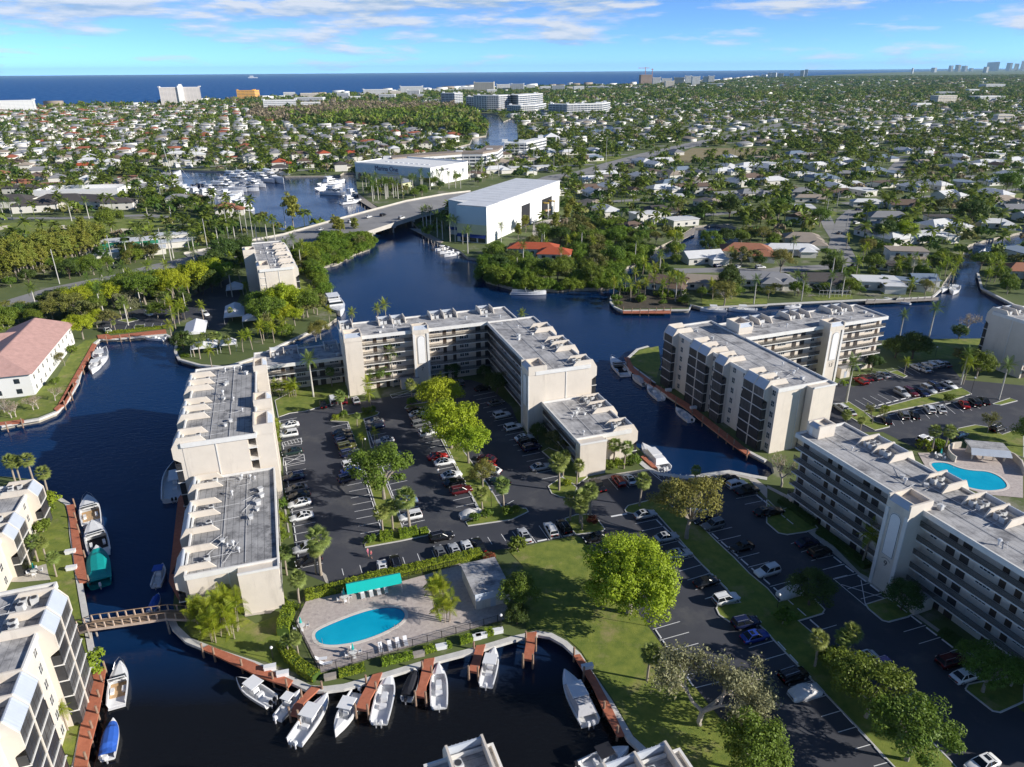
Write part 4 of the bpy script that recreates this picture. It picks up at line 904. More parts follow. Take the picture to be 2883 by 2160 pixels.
pl('coco','B1',1830,1330,.8,'palm leaning over the seawall by the white tent'); pl('sabal','B2',660,1500,.85,'slim palm by the stair tower'); pl('coco','B2',1600,1540,.62,'small palm in the court before number 7'); pl('sabal','B2',1355,1640,1.0,'sabal palm before the number 7 tower'); pl('sabal','B2',750,1640,.3,'low palm tuft beside the stair tower'); pl('coco','B2',990,1640,.8,'arching palm beside the stair tower')
for t,x,y,k,s in (('B1',1230,770,'sabal',1.0),('B1',1050,920,'sabal',1.0),('B1',1110,915,'sabal',.95),('B1',1390,830,'sabal',1.0),('B1',1430,830,'sabal',.95),('B1',1490,1100,'coco',.8),('B1',1520,1010,'coco',.85),('B1',1550,960,'coco',.9),('B1',1600,920,'coco',.85),('B1',1760,930,'coco',.85),('B1',1000,1020,'sabal',.55),('B1',1680,1240,'sabal',.95),('B1',1730,1260,'sabal',.95),('B1',1790,1190,'sabal',.9),('B1',1850,1190,'sabal',.9),('B1',1900,1180,'sabal',.85),('B1',1990,1220,'sabal',.9),('B1',2100,1200,'coco',.75),('B1',2180,1180,'coco',.75),('B2',160,1120,'coco',.8),('B2',60,1130,'coco',.8),('B2',250,1070,'coco',.8),('B1',2170,820,'sabal',.9),('B1',2120,880,'sabal',.8),('B2',520,830,'sabal',.95),('B2',480,760,'coco',.7),('B1',2010,930,'sabal',.7),('B1',2140,750,'coco',.8),('B2',640,950,'coco',.7)):
    pl(k,t,x,y,s,'palm in the garden around the tented car park left of the lagoon','palms around the tented car park', False)
for t,x,y,s in (('D2',1600,210,1.0),('D2',1650,400,1.1),('D2',1560,150,.8)): areca(P(t,x,y,.1), s, 'clump of bright areca palms '+{210:'at the far side of',400:'with a curved stem beside',150:'behind'}[y]+' the pool deck planting', 8)
for i,(x,y,s) in enumerate(((1760,480,1.25),(1900,420,1.3),(2020,500,1.35),(1850,560,1.15),(1980,330,1.1))): areca(P('D1',x,y), s, 'areca palm in the dense clump beside the footbridge', 8, 'areca clump by the footbridge')
for i,(x,y,s) in enumerate(((180,100,.9),(240,110,.95),(300,110,1.0),(330,120,.9),(80,80,.8))): areca(P('C2',x,y), s, 'areca palm in the planting beside the lawn of the low block', 6, 'areca planting by the far left lawn')
for i,(x,y) in enumerate(((180,400),(170,440),(200,520),(220,1230),(210,1330))): areca(P('C2',x,y), .6, 'small areca in the bed along the tall left block', 5, 'arecas along the left block')
for i,(t,x,y) in enumerate((('C4',160,470),('C4',250,460),('C4',120,500))): areca(P(t,x,y), 1.0, 'areca palm at the foot of the screened block end wall', 6, 'arecas at the screened block')
# shrubs
for t,x,y,k,s in (('C1',440,1030,'limeshrub',1.5),('C1',370,1280,'shrub',1.5),('C2',690,310,'limeshrub',.9),('C2',760,290,'shrub',1.0),('C2',960,260,'shrub',1.1),('C2',1000,255,'shrub',1.1),('C2',1890,1180,'shrub',1.0),('C2',1990,1160,'shrub',1.1),('C2',2170,1130,'shrub',1.1),('C2',990,1375,'shrub',1.0),('C2',220,1080,'shrub',1.2),('C2',220,1370,'shrub',1.5),('C2',200,1180,'limeshrub',1.1),('D4',130,420,'shrub',1.7),('D4',520,790,'shrub',1.9),('C3',850,730,'shrub',1.2),('C3',920,720,'limeshrub',1.2),('C3',1050,690,'shrub',1.3),('C3',1000,700,'shrub',1.0),('C3',480,880,'limeshrub',.9),('D3',60,1400,'shrub',.1),('C3',60,1450,'shrub',1.6),('B1',620,1200,'shrub',1.3),('B1',560,1320,'thin',.8),('B1',480,1480,'shrub',1.2),('C1',420,1120,'shrub',1.2),('D1',790,820,'limeshrub',1.9),('C2',1350,190,'shrub',1.3),('C4',1570,150,'shrub',1.2),('C4',1020,240,'limeshrub',1.0),('C4',1460,560,'limeshrub',1.4),('C4',1350,560,'limeshrub',1.4),('C4',1500,555,'limeshrub',1.3),('C2',2190,1120,'shrub',.9),('C3',40,1110,'shrub',.9),('B4',660,1490,'limeshrub',.9)):
    if s > .2: tree(k, P(t,x,y,.1), s, 'low rounded shrub in the estate planting', 'shrubs in the estate planting')
for x, y in ((695,1200),(2020,1530)):
    cm, tm = PT['shrub',0]; o = empty('shrub', P('C3' if x < 700 else 'C2',x,y,.1), 0, 'small '+('dark red shrub on the rounded island' if x < 700 else 'orange-red flowering shrub by the hedge corner'), 'shrub'); o.scale = (.9,)*3
    link('trunk', tm, o); c2 = cm.copy(); c2.materials.clear(); c2.materials.append(M_leaf['ruddy']); link('crown', c2, o)
hedge(PL("D2 430,205 620,158 800,108 1000,50 C2 1230,1655 1480,1600 1700,1545 1950,1485"), 1.6, 1.4, 'long clipped yellow-green hedge between the parking lot and the pool')
hedge(PL("D2 210,200 260,270 400,290"), 1.2, .7, 'low hedge at the corner of the low left block')
hedge(PL("D2 290,340 250,430 240,520"), 1.9, 1.5, 'clipped hedge left of the pool fence, far part')
hedge(PL("D2 230,610 290,720 420,840 530,900"), 1.7, 1.2, 'clipped hedge following the corner of the pool fence')
hedge(PL("D2 720,870 945,815"), 1.1, .8, 'short clipped hedge on the seawall nearest the fence corner', z=.1); hedge(PL("D2 1090,775 1360,705"), 1.1, .8, 'longest clipped hedge on the seawall before the pool fence', z=.1)
hedge(PL("D2 1455,670 1560,640"), 1.0, .8, 'short clipped hedge on the seawall beside a dock box', z=.1); hedge(PL("D2 1650,625 1690,615"), .9, .8, 'tiny clipped hedge on the seawall', z=.1); hedge(PL("D2 1765,585 1875,560"), 1.2, .9, 'clipped hedge block on the seawall by the two white dock boxes', z=.1); hedge(PL("D2 1980,520 2050,505"), 1.2, .8, 'rounded hedge on the seawall nearest the lawn', z=.1)
hedge(PL("C2 1075,1345 1190,1330"), 2.4, 1.1, 'clipped hedge block at the near end of the first island', z=.13); hedge(PL("C2 1240,1325 1400,1295"), 1.9, 1.2, 'taller clipped hedge at the near right end of the first island', z=.13); hedge(PL("C2 1420,1300 1490,1285"), 1.5, .8, 'low clipped hedge tip of the first island', z=.13)
hedge(PL("C4 110,1020 250,1110 410,1230"), 1.6, 1.0, 'dark hedge along the walkway of the number 9 block', 'dark'); hedge(PL("C4 440,1290 620,1410 860,1600"), 1.6, .9, 'dark hedge before the number 9 tower', 'dark'); hedge(PL("D4 1500,500 1720,650"), 2.0, .9, 'dark hedge by the ground floor of the number 9 block, nearer part', 'dark')
hedge(PL("B1 920,1040 1080,1030 1440,990"), 1.4, .8, 'clipped hedge along the seawall at the head of the left canal')
# ================================================================ PARKING: paint, wheel stops, cars
def paint(a, b, w=.11, z=.028, name='parking_line'):
    a, b = Vector(a), Vector(b); d = b-a; Ln = d.length; me = cached(('pl',round(Ln,1),w), lambda: MB().box(0,round(Ln,1),-w/2,w/2,0,.004).mesh(name, M_paint))
    return link(name, me, lots, (a.x,a.y,z), angle(a,b))
def stop_(p, ang): return link('wheel_stop', cached('ws', lambda: MB().box(-.95,.95,-.1,.1,0,.14).mesh('wheel_stop', M_paint)), lots, (p[0],p[1],.02), ang)
def stalls(a0, b0, a1, b1, stops=True, skip=()):
    """lines a->b repeated from the first to the last; a is the open end, b the kerb end"""
    A0,B0,A1,B1 = [PL(q)[0] for q in (a0,b0,a1,b1)]; n = max(1, round((A1-A0).length/2.75))
    for i in range(n+1):
        t = i/n
        if i in skip: continue
        a, b = A0.lerp(A1,t), B0.lerp(B1,t); paint(a,b)
        if stops and i < n:
            m = B0.lerp(B1,(i+.5)/n); q = (A0.lerp(A1,(i+.5)/n)-m).normalized(); stop_(m+q*.35, angle(B0,B1))
stalls("C2 355,297","C2 195,325","C2 580,1553","C2 365,1600", skip=(3,4,6,7))
stalls("C2 655,378","C2 800,345","C2 905,1298","C2 1100,1262")
stalls("C2 1075,310","C2 935,335","C2 1460,1180","C2 1265,1225")
stalls("C2 1330,240","C2 1500,210","C2 1760,1130","C2 1935,1090")
stalls("C2 2240,470","C2 1640,340","C2 2209,475","C2 1640,345")if 0 else None
stalls("C3 -120,830","C2 1930,790","C3 20,1010","C2 2110,1075")
stalls("B2 1880,1580","B2 2060,1545","C3 255,828","C3 400,800", stops=False)
stalls("C2 760,1657","C2 745,1600","C2 1230,1590","C2 1200,1510", stops=False); stalls("C2 1270,1500","C2 1300,1590","C2 2120,1300","C2 2160,1360", stops=False); stalls("C3 10,1280","C3 100,1400","C3 460,1180","C3 550,1310")
stalls("C3 920,920","C3 835,820","C3 1200,865","C3 1130,790", stops=False)
stalls("C3 1070,1212","C3 1260,1172","D3 1670,205","D3 1890,130"); stalls("D3 1590,125","D3 1805,72","D3 1670,205","D3 1890,150", stops=False)
stalls("D3 2050,628","D3 2300,555","D4 920,1650","D4 1065,1610")
stalls("C3 940,1435","C3 740,1480","C3 870,1355","C3 660,1400", stops=False); stalls("D3 1455,400","D3 1220,468","D3 1880,900","D3 1560,980")
stalls("C3 1815,890","C3 1940,850","C4 55,1120","C4 140,1080") if 0 else None
stalls("C3 1940,995","C3 2125,960","C3 2340,1260","C3 2450,1220"); stalls("C3 1905,1242","C3 1705,1290","D4 600,430","D4 450,475"); stalls("C4 380,1530","C4 570,1485","D4 1450,700","D4 1640,640"); stalls("C4 205,1385","C4 300,1350","C4 480,1610","C4 660,1560", stops=False)
stalls("C4 760,140","C4 890,215","C4 1500,-40","C4 1640,20"); stalls("C4 1100,365","C4 1040,270","C4 1840,220","C4 1720,140"); stalls("B4 900,1470","B4 780,1400","B4 1440,1370","B4 1300,1290", stops=False); stalls("B1 1080,1005","B1 1100,960","B1 1385,990","B1 1400,950", stops=False)
for s in ("C2 230,510 395,470 395,525 230,545 230,510","C2 240,640 415,610 425,670 240,710 240,640","C2 240,640 425,670","C2 415,610 240,710","B2 1160,1570 1450,1500 1475,1555 1180,1600 1160,1570","B2 1160,1570 1475,1555","B2 1450,1500 1180,1600","C3 1195,760 1300,845 1450,825","C3 1450,825 1800,830","D4 570,30 850,265 1040,205","D4 810,40 850,265","D4 640,80 1020,200","D4 570,30 690,0"):
    p = PL(s)
    for a, b in zip(p[:-1],p[1:]): paint(a,b,.13,.03)
for i in range(6):
    a, b = PL(f"C2 {245+28*i},{508-7*i} {262+28*i},{538-7*i}"); paint(a,b,.12,.031)
    a, b = PL(f"C3 {1240+55*i},{765+5*i} {1280+40*i},{815-1*i}"); paint(a,b,.12,.031); a, b = PL(f"C3 {1560+50*i},{815-4*i} {1600+45*i},{835-2*i}"); paint(a,b,.12,.031)
a, b = PL("C3 860,1150 1000,1125"); paint(a,b,.45,.03,'stop_line')
M_car = mat('car_paint', (1,1,1), .22, objcol=True, spec=.6); M_carglass = mat('car_glass', (.012,.015,.018), .05); M_tyre = mat('tyre', (.018,.018,.018), .85); M_rim = mat('wheel_rim', (.55,.55,.56), .3, metal=.8)
M_head = mat('headlamp', (.85,.87,.88), .1); M_tail = mat('tail_lamp', (.35,.012,.012), .2); M_cover = mat('car_cover_cloth', (.72,.70,.68), .8, var=.1, scale=2)
def ringy(x, w, zb, zt, r=.13): return [(x,-w,zb),(x,-w,zt-r),(x,-w*.9,zt-r*.25),(x,-w*.7,zt),(x,w*.7,zt),(x,w*.9,zt-r*.25),(x,w,zt-r),(x,w,zb)]
def cabin(x0,x1,x2,x3,w0,w1,z0,z1): return [[(x0,-w0,z0),(x3,-w0,z0),(x3,w0,z0),(x0,w0,z0)],[(x1,-w1,z1),(x2,-w1,z1),(x2,w1,z1),(x1,w1,z1)]]
CK = {}
def car_proto(kind):
    q = {}
    if kind in ('sedan','coupe'):
        st = [(-2.38,.74,.34,.74),(-2.3,.84,.28,.90),(-1.6,.91,.24,.97),(-.3,.93,.22,.94),(.9,.93,.22,.93),(1.5,.91,.24,.87),(2.1,.86,.28,.76),(2.36,.70,.34,.62)]; cb = (-1.85,-1.05,.05,.95,.84,.62,.90,1.43)
    elif kind == 'suv':
        st = [(-2.35,.80,.42,.98),(-2.28,.90,.36,1.12),(-1.4,.95,.32,1.12),(.2,.95,.30,1.10),(1.1,.94,.30,1.08),(1.7,.92,.34,1.02),(2.15,.88,.38,.92),(2.36,.74,.44,.76)]; cb = (-2.25,-2.0,.05,.95,.88,.70,1.05,1.70)
    elif kind == 'offroad':
        st = [(-2.2,.90,.55,1.15),(-2.18,.93,.5,1.18),(0,.94,.48,1.18),(1.0,.94,.48,1.18),(1.05,.90,.48,1.15),(2.1,.86,.5,1.10),(2.2,.84,.55,1.0),(2.22,.80,.6,.95)]; cb = (-2.15,-2.1,.55,.8,.86,.80,1.12,1.82)
    elif kind == 'pickup':
        st = [(-2.8,.86,.5,1.05),(-2.75,.94,.46,1.10),(-.9,.96,.42,1.10),(.3,.96,.42,1.10),(1.2,.95,.42,1.12),(2.0,.93,.45,1.08),(2.55,.9,.5,1.0),(2.75,.78,.55,.85)]; cb = (-.95,-.75,.55,1.3,.88,.74,1.05,1.82)
    else:  # van
        st = [(-2.5,.92,.42,1.15),(-2.45,.98,.38,1.2),(0,.98,.36,1.2),(1.5,.98,.36,1.15),(1.9,.96,.38,1.05),(2.2,.92,.4,.98),(2.5,.86,.45,.9),(2.6,.76,.5,.8)]; cb = (-2.48,-2.4,1.0,1.75,.94,.82,1.12,2.05)
    q['body'] = MB().loft([ringy(*s) for s in st]).mesh('body', M_car, True)
    q['windows'] = MB().loft(cabin(*cb)).mesh('windows', M_carglass)
    x0,x1,x2,x3,w0,w1,z0,z1 = cb; rm = MB(); rm.box(x1-.05,x2+.08,-w1-.02,w1+.02,z1-.03,z1+.05)
    for sx in ((x0,x1),(x3,x2),((x0+x3)/2,(x1+x2)/2)):
        for s in (-1,1): rm.tube([(sx[0],s*(w0+.005),z0),(sx[1],s*(w1+.01),z1)],.05,4)
    if kind in ('van',): rm.box(x0+.2,x2-1.0,-w0-.02,-w0+.06,z0,z1-.15).box(x0+.2,x2-1.0,w0-.06,w0+.02,z0,z1-.15)
    q['roof'] = rm.mesh('roof', M_car)
    q['dims'] = (st, cb); return q
def wheel_mesh(r):
    mb = MB(); k = 12; n = 0
    rings = [[(rr*math.cos(2*math.pi*i/k), y, rr*math.sin(2*math.pi*i/k)) for i in range(k)] for y, rr in ((-.11,r*.86),(-.09,r),(.09,r),(.11,r*.86))]
    return mb.loft(rings).mesh('wheel', M_tyre)
def rim_mesh(r): return MB().loft([[(r*.62*math.cos(2*math.pi*i/10), y, r*.62*math.sin(2*math.pi*i/10)) for i in range(10)] for y in (-.12,.12)]).mesh('rim', M_rim)
def build_car(kind):
    if kind in CK: return CK[kind]
    q = car_proto(kind); st, cb = q['dims']; T = empty('car'); kids = []
    for nm in ('body','windows','roof'): link(nm, q[nm], T)
    big = kind in ('suv','offroad','pickup','van'); r = .37 if big else .32; wb = 1.45 if kind not in ('pickup',) else 1.75
    wm, rmm = wheel_mesh(r), rim_mesh(r)
    for x in (-wb,wb):
        for s in (-1,1): w = link('wheel', wm, T, (x,s*.82,r)); link('rim', rmm, w)
    xf, zf = st[-1][0], st[-1][3]; xb, zb = st[0][0], st[0][3]
    hm = cached(('head',kind), lambda: MB().box(-.1,.1,-.18,.18,-.07,.07).mesh('headlight', M_head)); tm = cached(('tail',kind), lambda: MB().box(-.06,.06,-.2,.2,-.08,.08).mesh('taillight', M_tail))
    for s in (-1,1): link('headlight', hm, T, (xf-.1,s*.58,zf-.02)); link('taillight', tm, T, (xb+.02,s*.56,zb-.06))
    if kind == 'sedan': MB().box(-.95,-.35,-.42,.42,1.455,1.485).build('sunroof', M_carglass, T)
    if kind in ('suv','offroad'):
        for s in (-1,1): MB().box(cb[1]+.1,cb[2]-.1,s*.55-.03,s*.55+.03,1.76 if kind=='suv' else 1.88,1.80 if kind=='suv' else 1.94).build('roof_rail', M_rim, T)
    CK[kind] = T; T['_proto'] = 1; return T
def covered_car():
    st = [(-2.45,.78,.12,.62),(-2.2,.96,.06,.95),(-1.6,1.0,.05,1.1),(-.8,1.0,.05,1.42),(.1,1.0,.05,1.42),(.9,1.0,.05,1.1),(1.7,.99,.05,.95),(2.25,.94,.06,.78),(2.45,.74,.12,.5)]
    return MB().loft([ringy(x,w,zb,zt,.3) for x,w,zb,zt in st]).mesh('cover', M_cover, True)
COLS = {'white':(.80,.80,.79),'silver':(.50,.51,.52),'grey':(.16,.165,.17),'black':(.010,.010,.012),'navy':(.012,.018,.06),'blue':(.02,.05,.28),'pale blue':(.14,.20,.32),'red':(.36,.018,.015),'maroon':(.10,.010,.014),'teal':(.02,.09,.11),'olive':(.09,.09,.02),'dark green':(.02,.04,.035)}
used = set(); car_labels = set()
def car(kind, p, ang, colr, label, group=None):
    if kind == 'covered':
        o = empty('covered_car', (p[0],p[1],.022), ang, label, 'car'); link('cover', cached('ccov', covered_car), o)
        wm = cached('wcc', lambda: wheel_mesh(.31))
        for x in (-1.4,1.4):
            for s in (-1,1): link('wheel', wm, o, (x,s*.80,.31))
        return o
    pr = build_car(kind)
    if kind not in used: used.add(kind); o = pr; del o['_proto']; 
    else: o = copy_tree(pr)
    nm = {'offroad':'off_road_car','pickup':'pickup_truck'}.get(kind,kind)
    o.name = nm; o.location = (p[0],p[1],.022); o.rotation_euler = (0,0,ang)
    for ch in o.children: ch.color = (*COLS[colr],1)
    tag(o, label, 'van' if kind=='van' else 'pickup' if kind=='pickup' else 'car', group); return o
def row(desc, a, b, cars, flip=False, jit=.05):
    """a, b: two pixels giving the direction the noses point"""
    A, B = PL(a)[0], PL(b)[0]; ang = angle(A,B)
    n = len(cars)
    for i, (t,x,y,kind,c) in enumerate(cars):
        p = P(t,x,y,.7); kn = {'offroad':'boxy jeep','suv':'SUV','covered':'cloth-covered car','pickup':'pickup'}.get(kind,kind)
        cn = '' if kind == 'covered' else c+' '
        pl_, _, fr_ = desc.partition(', counted from '); pl_ = pl_.replace('the ','',1) if pl_.startswith('the ') else pl_
        car(kind, p, ang+random.uniform(-jit,jit), c, f"{cn}{kn}, {ORD[i]} from {fr_} in {pl_}" if n > 1 else f"{cn}{kn} in the {pl_}")
row('the row along the tall left block, counted from the far end',"C2 355,297","C2 195,325",[('C2',290,355,'sedan','white'),('C2',280,437,'suv','white'),('C2',315,587,'sedan','dark green'),('C2',330,808,'suv','navy'),('C2',350,903,'sedan','grey'),('C2',370,962,'sedan','black'),('C2',375,1030,'sedan','white'),('C2',395,1145,'sedan','white'),('C2',430,1420,'suv','silver'),('C2',455,1525,'sedan','black')])
row('the row left of the first island, counted from the far end',"C2 655,378","C2 800,345",[('C2',745,420,'sedan','black'),('C2',760,455,'sedan','black'),('C2',770,500,'suv','navy'),('C2',790,545,'offroad','olive'),('C2',815,600,'suv','navy'),('C2',835,695,'suv','white'),('C2',825,745,'sedan','blue'),('C2',800,815,'suv','navy')])
row('the row right of the first island, counted from the far end',"C2 1075,310","C2 935,335",[('C2',1025,325,'sedan','grey'),('C2',1030,370,'suv','navy'),('C2',1110,490,'sedan','silver'),('C2',1090,545,'sedan','navy'),('C2',1175,612,'sedan','pale blue'),('C2',1300,1010,'sedan','pale blue'),('C2',1335,1145,'suv','white')])
row('the row left of the second island, counted from the far end',"C2 1330,240","C2 1500,210",[('C2',1385,222,'sedan','black'),('C2',1400,262,'sedan','white'),('C2',1420,300,'sedan','black'),('C2',1425,345,'suv','grey'),('C2',1490,425,'suv','white'),('C2',1570,625,'sedan','red'),('C2',1630,675,'sedan','white'),('C2',1690,785,'sedan','white'),('C2',1715,850,'sedan','black'),('C2',1775,920,'suv','maroon'),('C2',1860,1120,'covered','white')])
row('the row right of the second island, counted from the far end',"C3 -120,830","C2 1930,790",[('C2',2000,645,'sedan','maroon'),('C2',1990,700,'sedan','red'),('C2',2035,745,'sedan','white'),('C2',2110,840,'sedan','teal')])
row('the row along the canal-side wing, counted from the far end',"B2 1880,1580","B2 2060,1545",[('B2',1960,1510,'coupe','black'),('C2',2070,160,'sedan','grey'),('C2',2125,270,'suv','white'),('C3',15,375,'suv','white'),('C3',110,465,'sedan','white'),('C3',140,505,'suv','black'),('C3',175,550,'suv','navy'),('C3',250,715,'sedan','silver')])
row('the row before the number 7 tower, counted from the left',"C2 690,190","C2 665,120",[('C2',580,175,'sedan','black'),('C2',670,150,'van','white'),('C2',757,140,'sedan','maroon'),('C2',862,140,'sedan','silver'),('B2',1590,1500,'sedan','white'),('B2',1765,1465,'suv','grey')])
row('the row at the pool hedge, counted from the left',"C2 1100,1660","C2 1070,1540",[('C2',1095,1590,'sedan','white'),('C2',1210,1550,'suv','black'),('C2',1595,1460,'sedan','grey'),('C2',1720,1440,'sedan','silver'),('C2',1830,1415,'sedan','white'),('C2',1925,1390,'sedan','black'),('C3',110,1305,'sedan','silver'),('C3',340,1260,'suv','white'),('C3',455,1235,'suv','black')],True)
row('the driveway, moving past the end of the first island',"C2 1500,1340","C2 1700,1290",[('C2',1605,1320,'suv','black')])
row('the stalls at the low block end, counted from the left',"C3 920,920","C3 835,820",[('C3',745,880,'pickup','black'),('C3',925,840,'suv','red'),('C3',1015,820,'sedan','white'),('C3',1125,835,'sedan','grey')])
row('the stalls by the canal end, counted from the water',"C3 1815,890","C3 1990,850",[('C3',1880,820,'sedan','black'),('C3',1945,870,'suv','white'),('C3',2035,925,'pickup','black'),('C3',2190,1100,'sedan','black')])
row('the row left of the diagonal strip, counted from the far end',"C3 1070,1212","C3 1260,1172",[('C3',1155,1125,'sedan','silver'),('C3',1340,1320,'sedan','silver'),('C3',1450,1465,'sedan','silver'),('D3',1685,50,'sedan','black'),('D3',1855,200,'suv','white'),('D3',2025,405,'suv','navy'),('D3',2105,520,'sedan','blue'),('D4',225,865,'offroad','black'),('D4',330,1000,'covered','white')])
row('the stalls beside the lawn corner, counted from the far end',"C3 940,1435","C3 740,1480",[('C3',725,1325,'sedan','black'),('C3',790,1405,'sedan','navy')])
row('the row right of the diagonal strip, counted from the far end',"C3 1905,1242","C3 1705,1290",[('C3',1640,1080,'suv','white'),('C3',1660,1170,'sedan','black'),('C3',1740,1220,'suv','grey'),('C3',1990,1405,'sedan','black'),('C4',0,1620,'suv','white'),('D4',200,140,'covered','white'),('D4',830,710,'sedan','white'),('D4',945,790,'suv','blue'),('D4',1215,1110,'suv','silver'),('D4',1860,1625,'sedan','white')])
row('the row along the number 9 block, counted from the far end',"C4 205,1385","C4 390,1340",[('C4',50,1100,'sedan','black'),('C4',350,1370,'sedan','navy'),('C4',455,1455,'suv','black'),('D4',1590,735,'suv','maroon'),('D4',1715,860,'coupe','white')])
row('the near row of the far right lot, counted from the left',"C4 1000,330","C4 1150,260" ,[('C4',1030,310,'sedan','black'),('C4',1180,270,'suv','grey'),('C4',1270,265,'sedan','black'),('C4',1400,220,'suv','white'),('C4',1500,215,'sedan','silver'),('C4',1700,175,'sedan','red'),('C4',1790,160,'suv','black'),('C4',1870,145,'sedan','black')]) if 0 else None
for desc, d0, d1, cars in (('the near row of the far right lot, counted from the left',"C4 1100,365","C4 1040,270",[(1030,310,'sedan','black'),(1180,270,'suv','grey'),(1270,265,'sedan','black'),(1400,220,'suv','white'),(1500,215,'sedan','silver'),(1700,175,'sedan','red'),(1790,160,'suv','black'),(1870,145,'sedan','black')]),
                     ('the middle row of the far right lot, counted from the left',"C4 760,140","C4 890,215",[(1165,80,'suv','silver'),(1240,75,'suv','maroon'),(1335,75,'sedan','navy'),(1395,50,'suv','silver'),(1455,30,'suv','navy'),(1575,10,'sedan','white')]),
                     ('the stalls at the screened block corner, counted from the left',"C4 700,260","C4 580,180",[(635,205,'suv','white'),(705,240,'sedan','silver')]),
                     ('the stalls by the kidney pool, counted from the left',"C4 1300,500","C4 1400,470",[(1365,480,'suv','white'),(1665,440,'sedan','grey'),(1995,390,'suv','black')])):
    row(desc, d0, d1, [('C4',)+c for c in cars])
row('the back row of the far right lot, counted from the left',"B4 900,1470","B4 780,1400",[('B4',810,1450,'suv','red'),('B4',855,1420,'sedan','maroon'),('B4',930,1410,'sedan','grey'),('B4',1005,1395,'sedan','silver'),('B4',1290,1325,'sedan','white'),('B4',1350,1345,'sedan','white'),('B4',1400,1315,'suv','white'),('B4',1460,1300,'suv','white'),('B4',1530,1300,'sedan','grey')])
row('the tented car park, counted from the left',"B1 1230,850","B1 1300,890",[('B1',930,1010,'sedan','white'),('B1',1285,870,'suv','white'),('B1',1450,790,'sedan','grey'),('B1',1560,785,'sedan','blue'),('B1',1770,870,'suv','white')])
# ================================================================ BOATS, DOCKS, FOOTBRIDGE
M_gel = mat('white_gelcoat', (.80,.80,.80), .25, var=.04, scale=1.5); M_canvasblue = mat('blue_canvas', (.02,.10,.45), .8, var=.1, scale=2); M_canvasblack = mat('black_canvas', (.012,.013,.02), .8); M_teal = mat('teal_canvas', (.0,.33,.31), .7, var=.08, scale=2); M_tan = mat('tan_vinyl', (.55,.36,.19), .7, var=.15, scale=2); M_grey = mat('grey_canvas', (.42,.42,.44), .8, var=.1, scale=2); M_hulldark = mat('navy_hull', (.02,.03,.09), .2)
M_dock = mat('red_brown_dock', (.40,.125,.065), .85, scale=1.4, detail=6, col2=(.52,.18,.10), wear=((.30,.11,.07), .8, (1,1,1), .55, .75)); M_greydock = mat('grey_dock', (.34,.30,.26), .9, var=.2, scale=1.2); M_pile = mat('piling_wood', (.30,.20,.14), .9, var=.25, scale=2); M_pileg = mat('grey_piling', (.35,.31,.27), .9, var=.25, scale=2)
def hull_rings(Lb, Bm, fb, n=12):
    out = []
    for i in range(n+1):
        t = i/n; b = Bm*(1-max(0,(t-.42)/.58)**2.3*.96)*(.93+.07*min(1,t*4)); zs = fb*(1+.32*t*t); x = -Lb/2+Lb*t; c = max(.03,b-.2)
        zd = .25 if t < .80 else zs-.12
        out.append([(x,b,zs),(x,b*.86,.12),(x,0,-.45+.5*max(0,t-.75)*3),(x,-b*.86,.12),(x,-b,zs),(x,-c,zs+.02),(x,-c,zd),(x,c,zd),(x,c,zs+.02)])
    return out
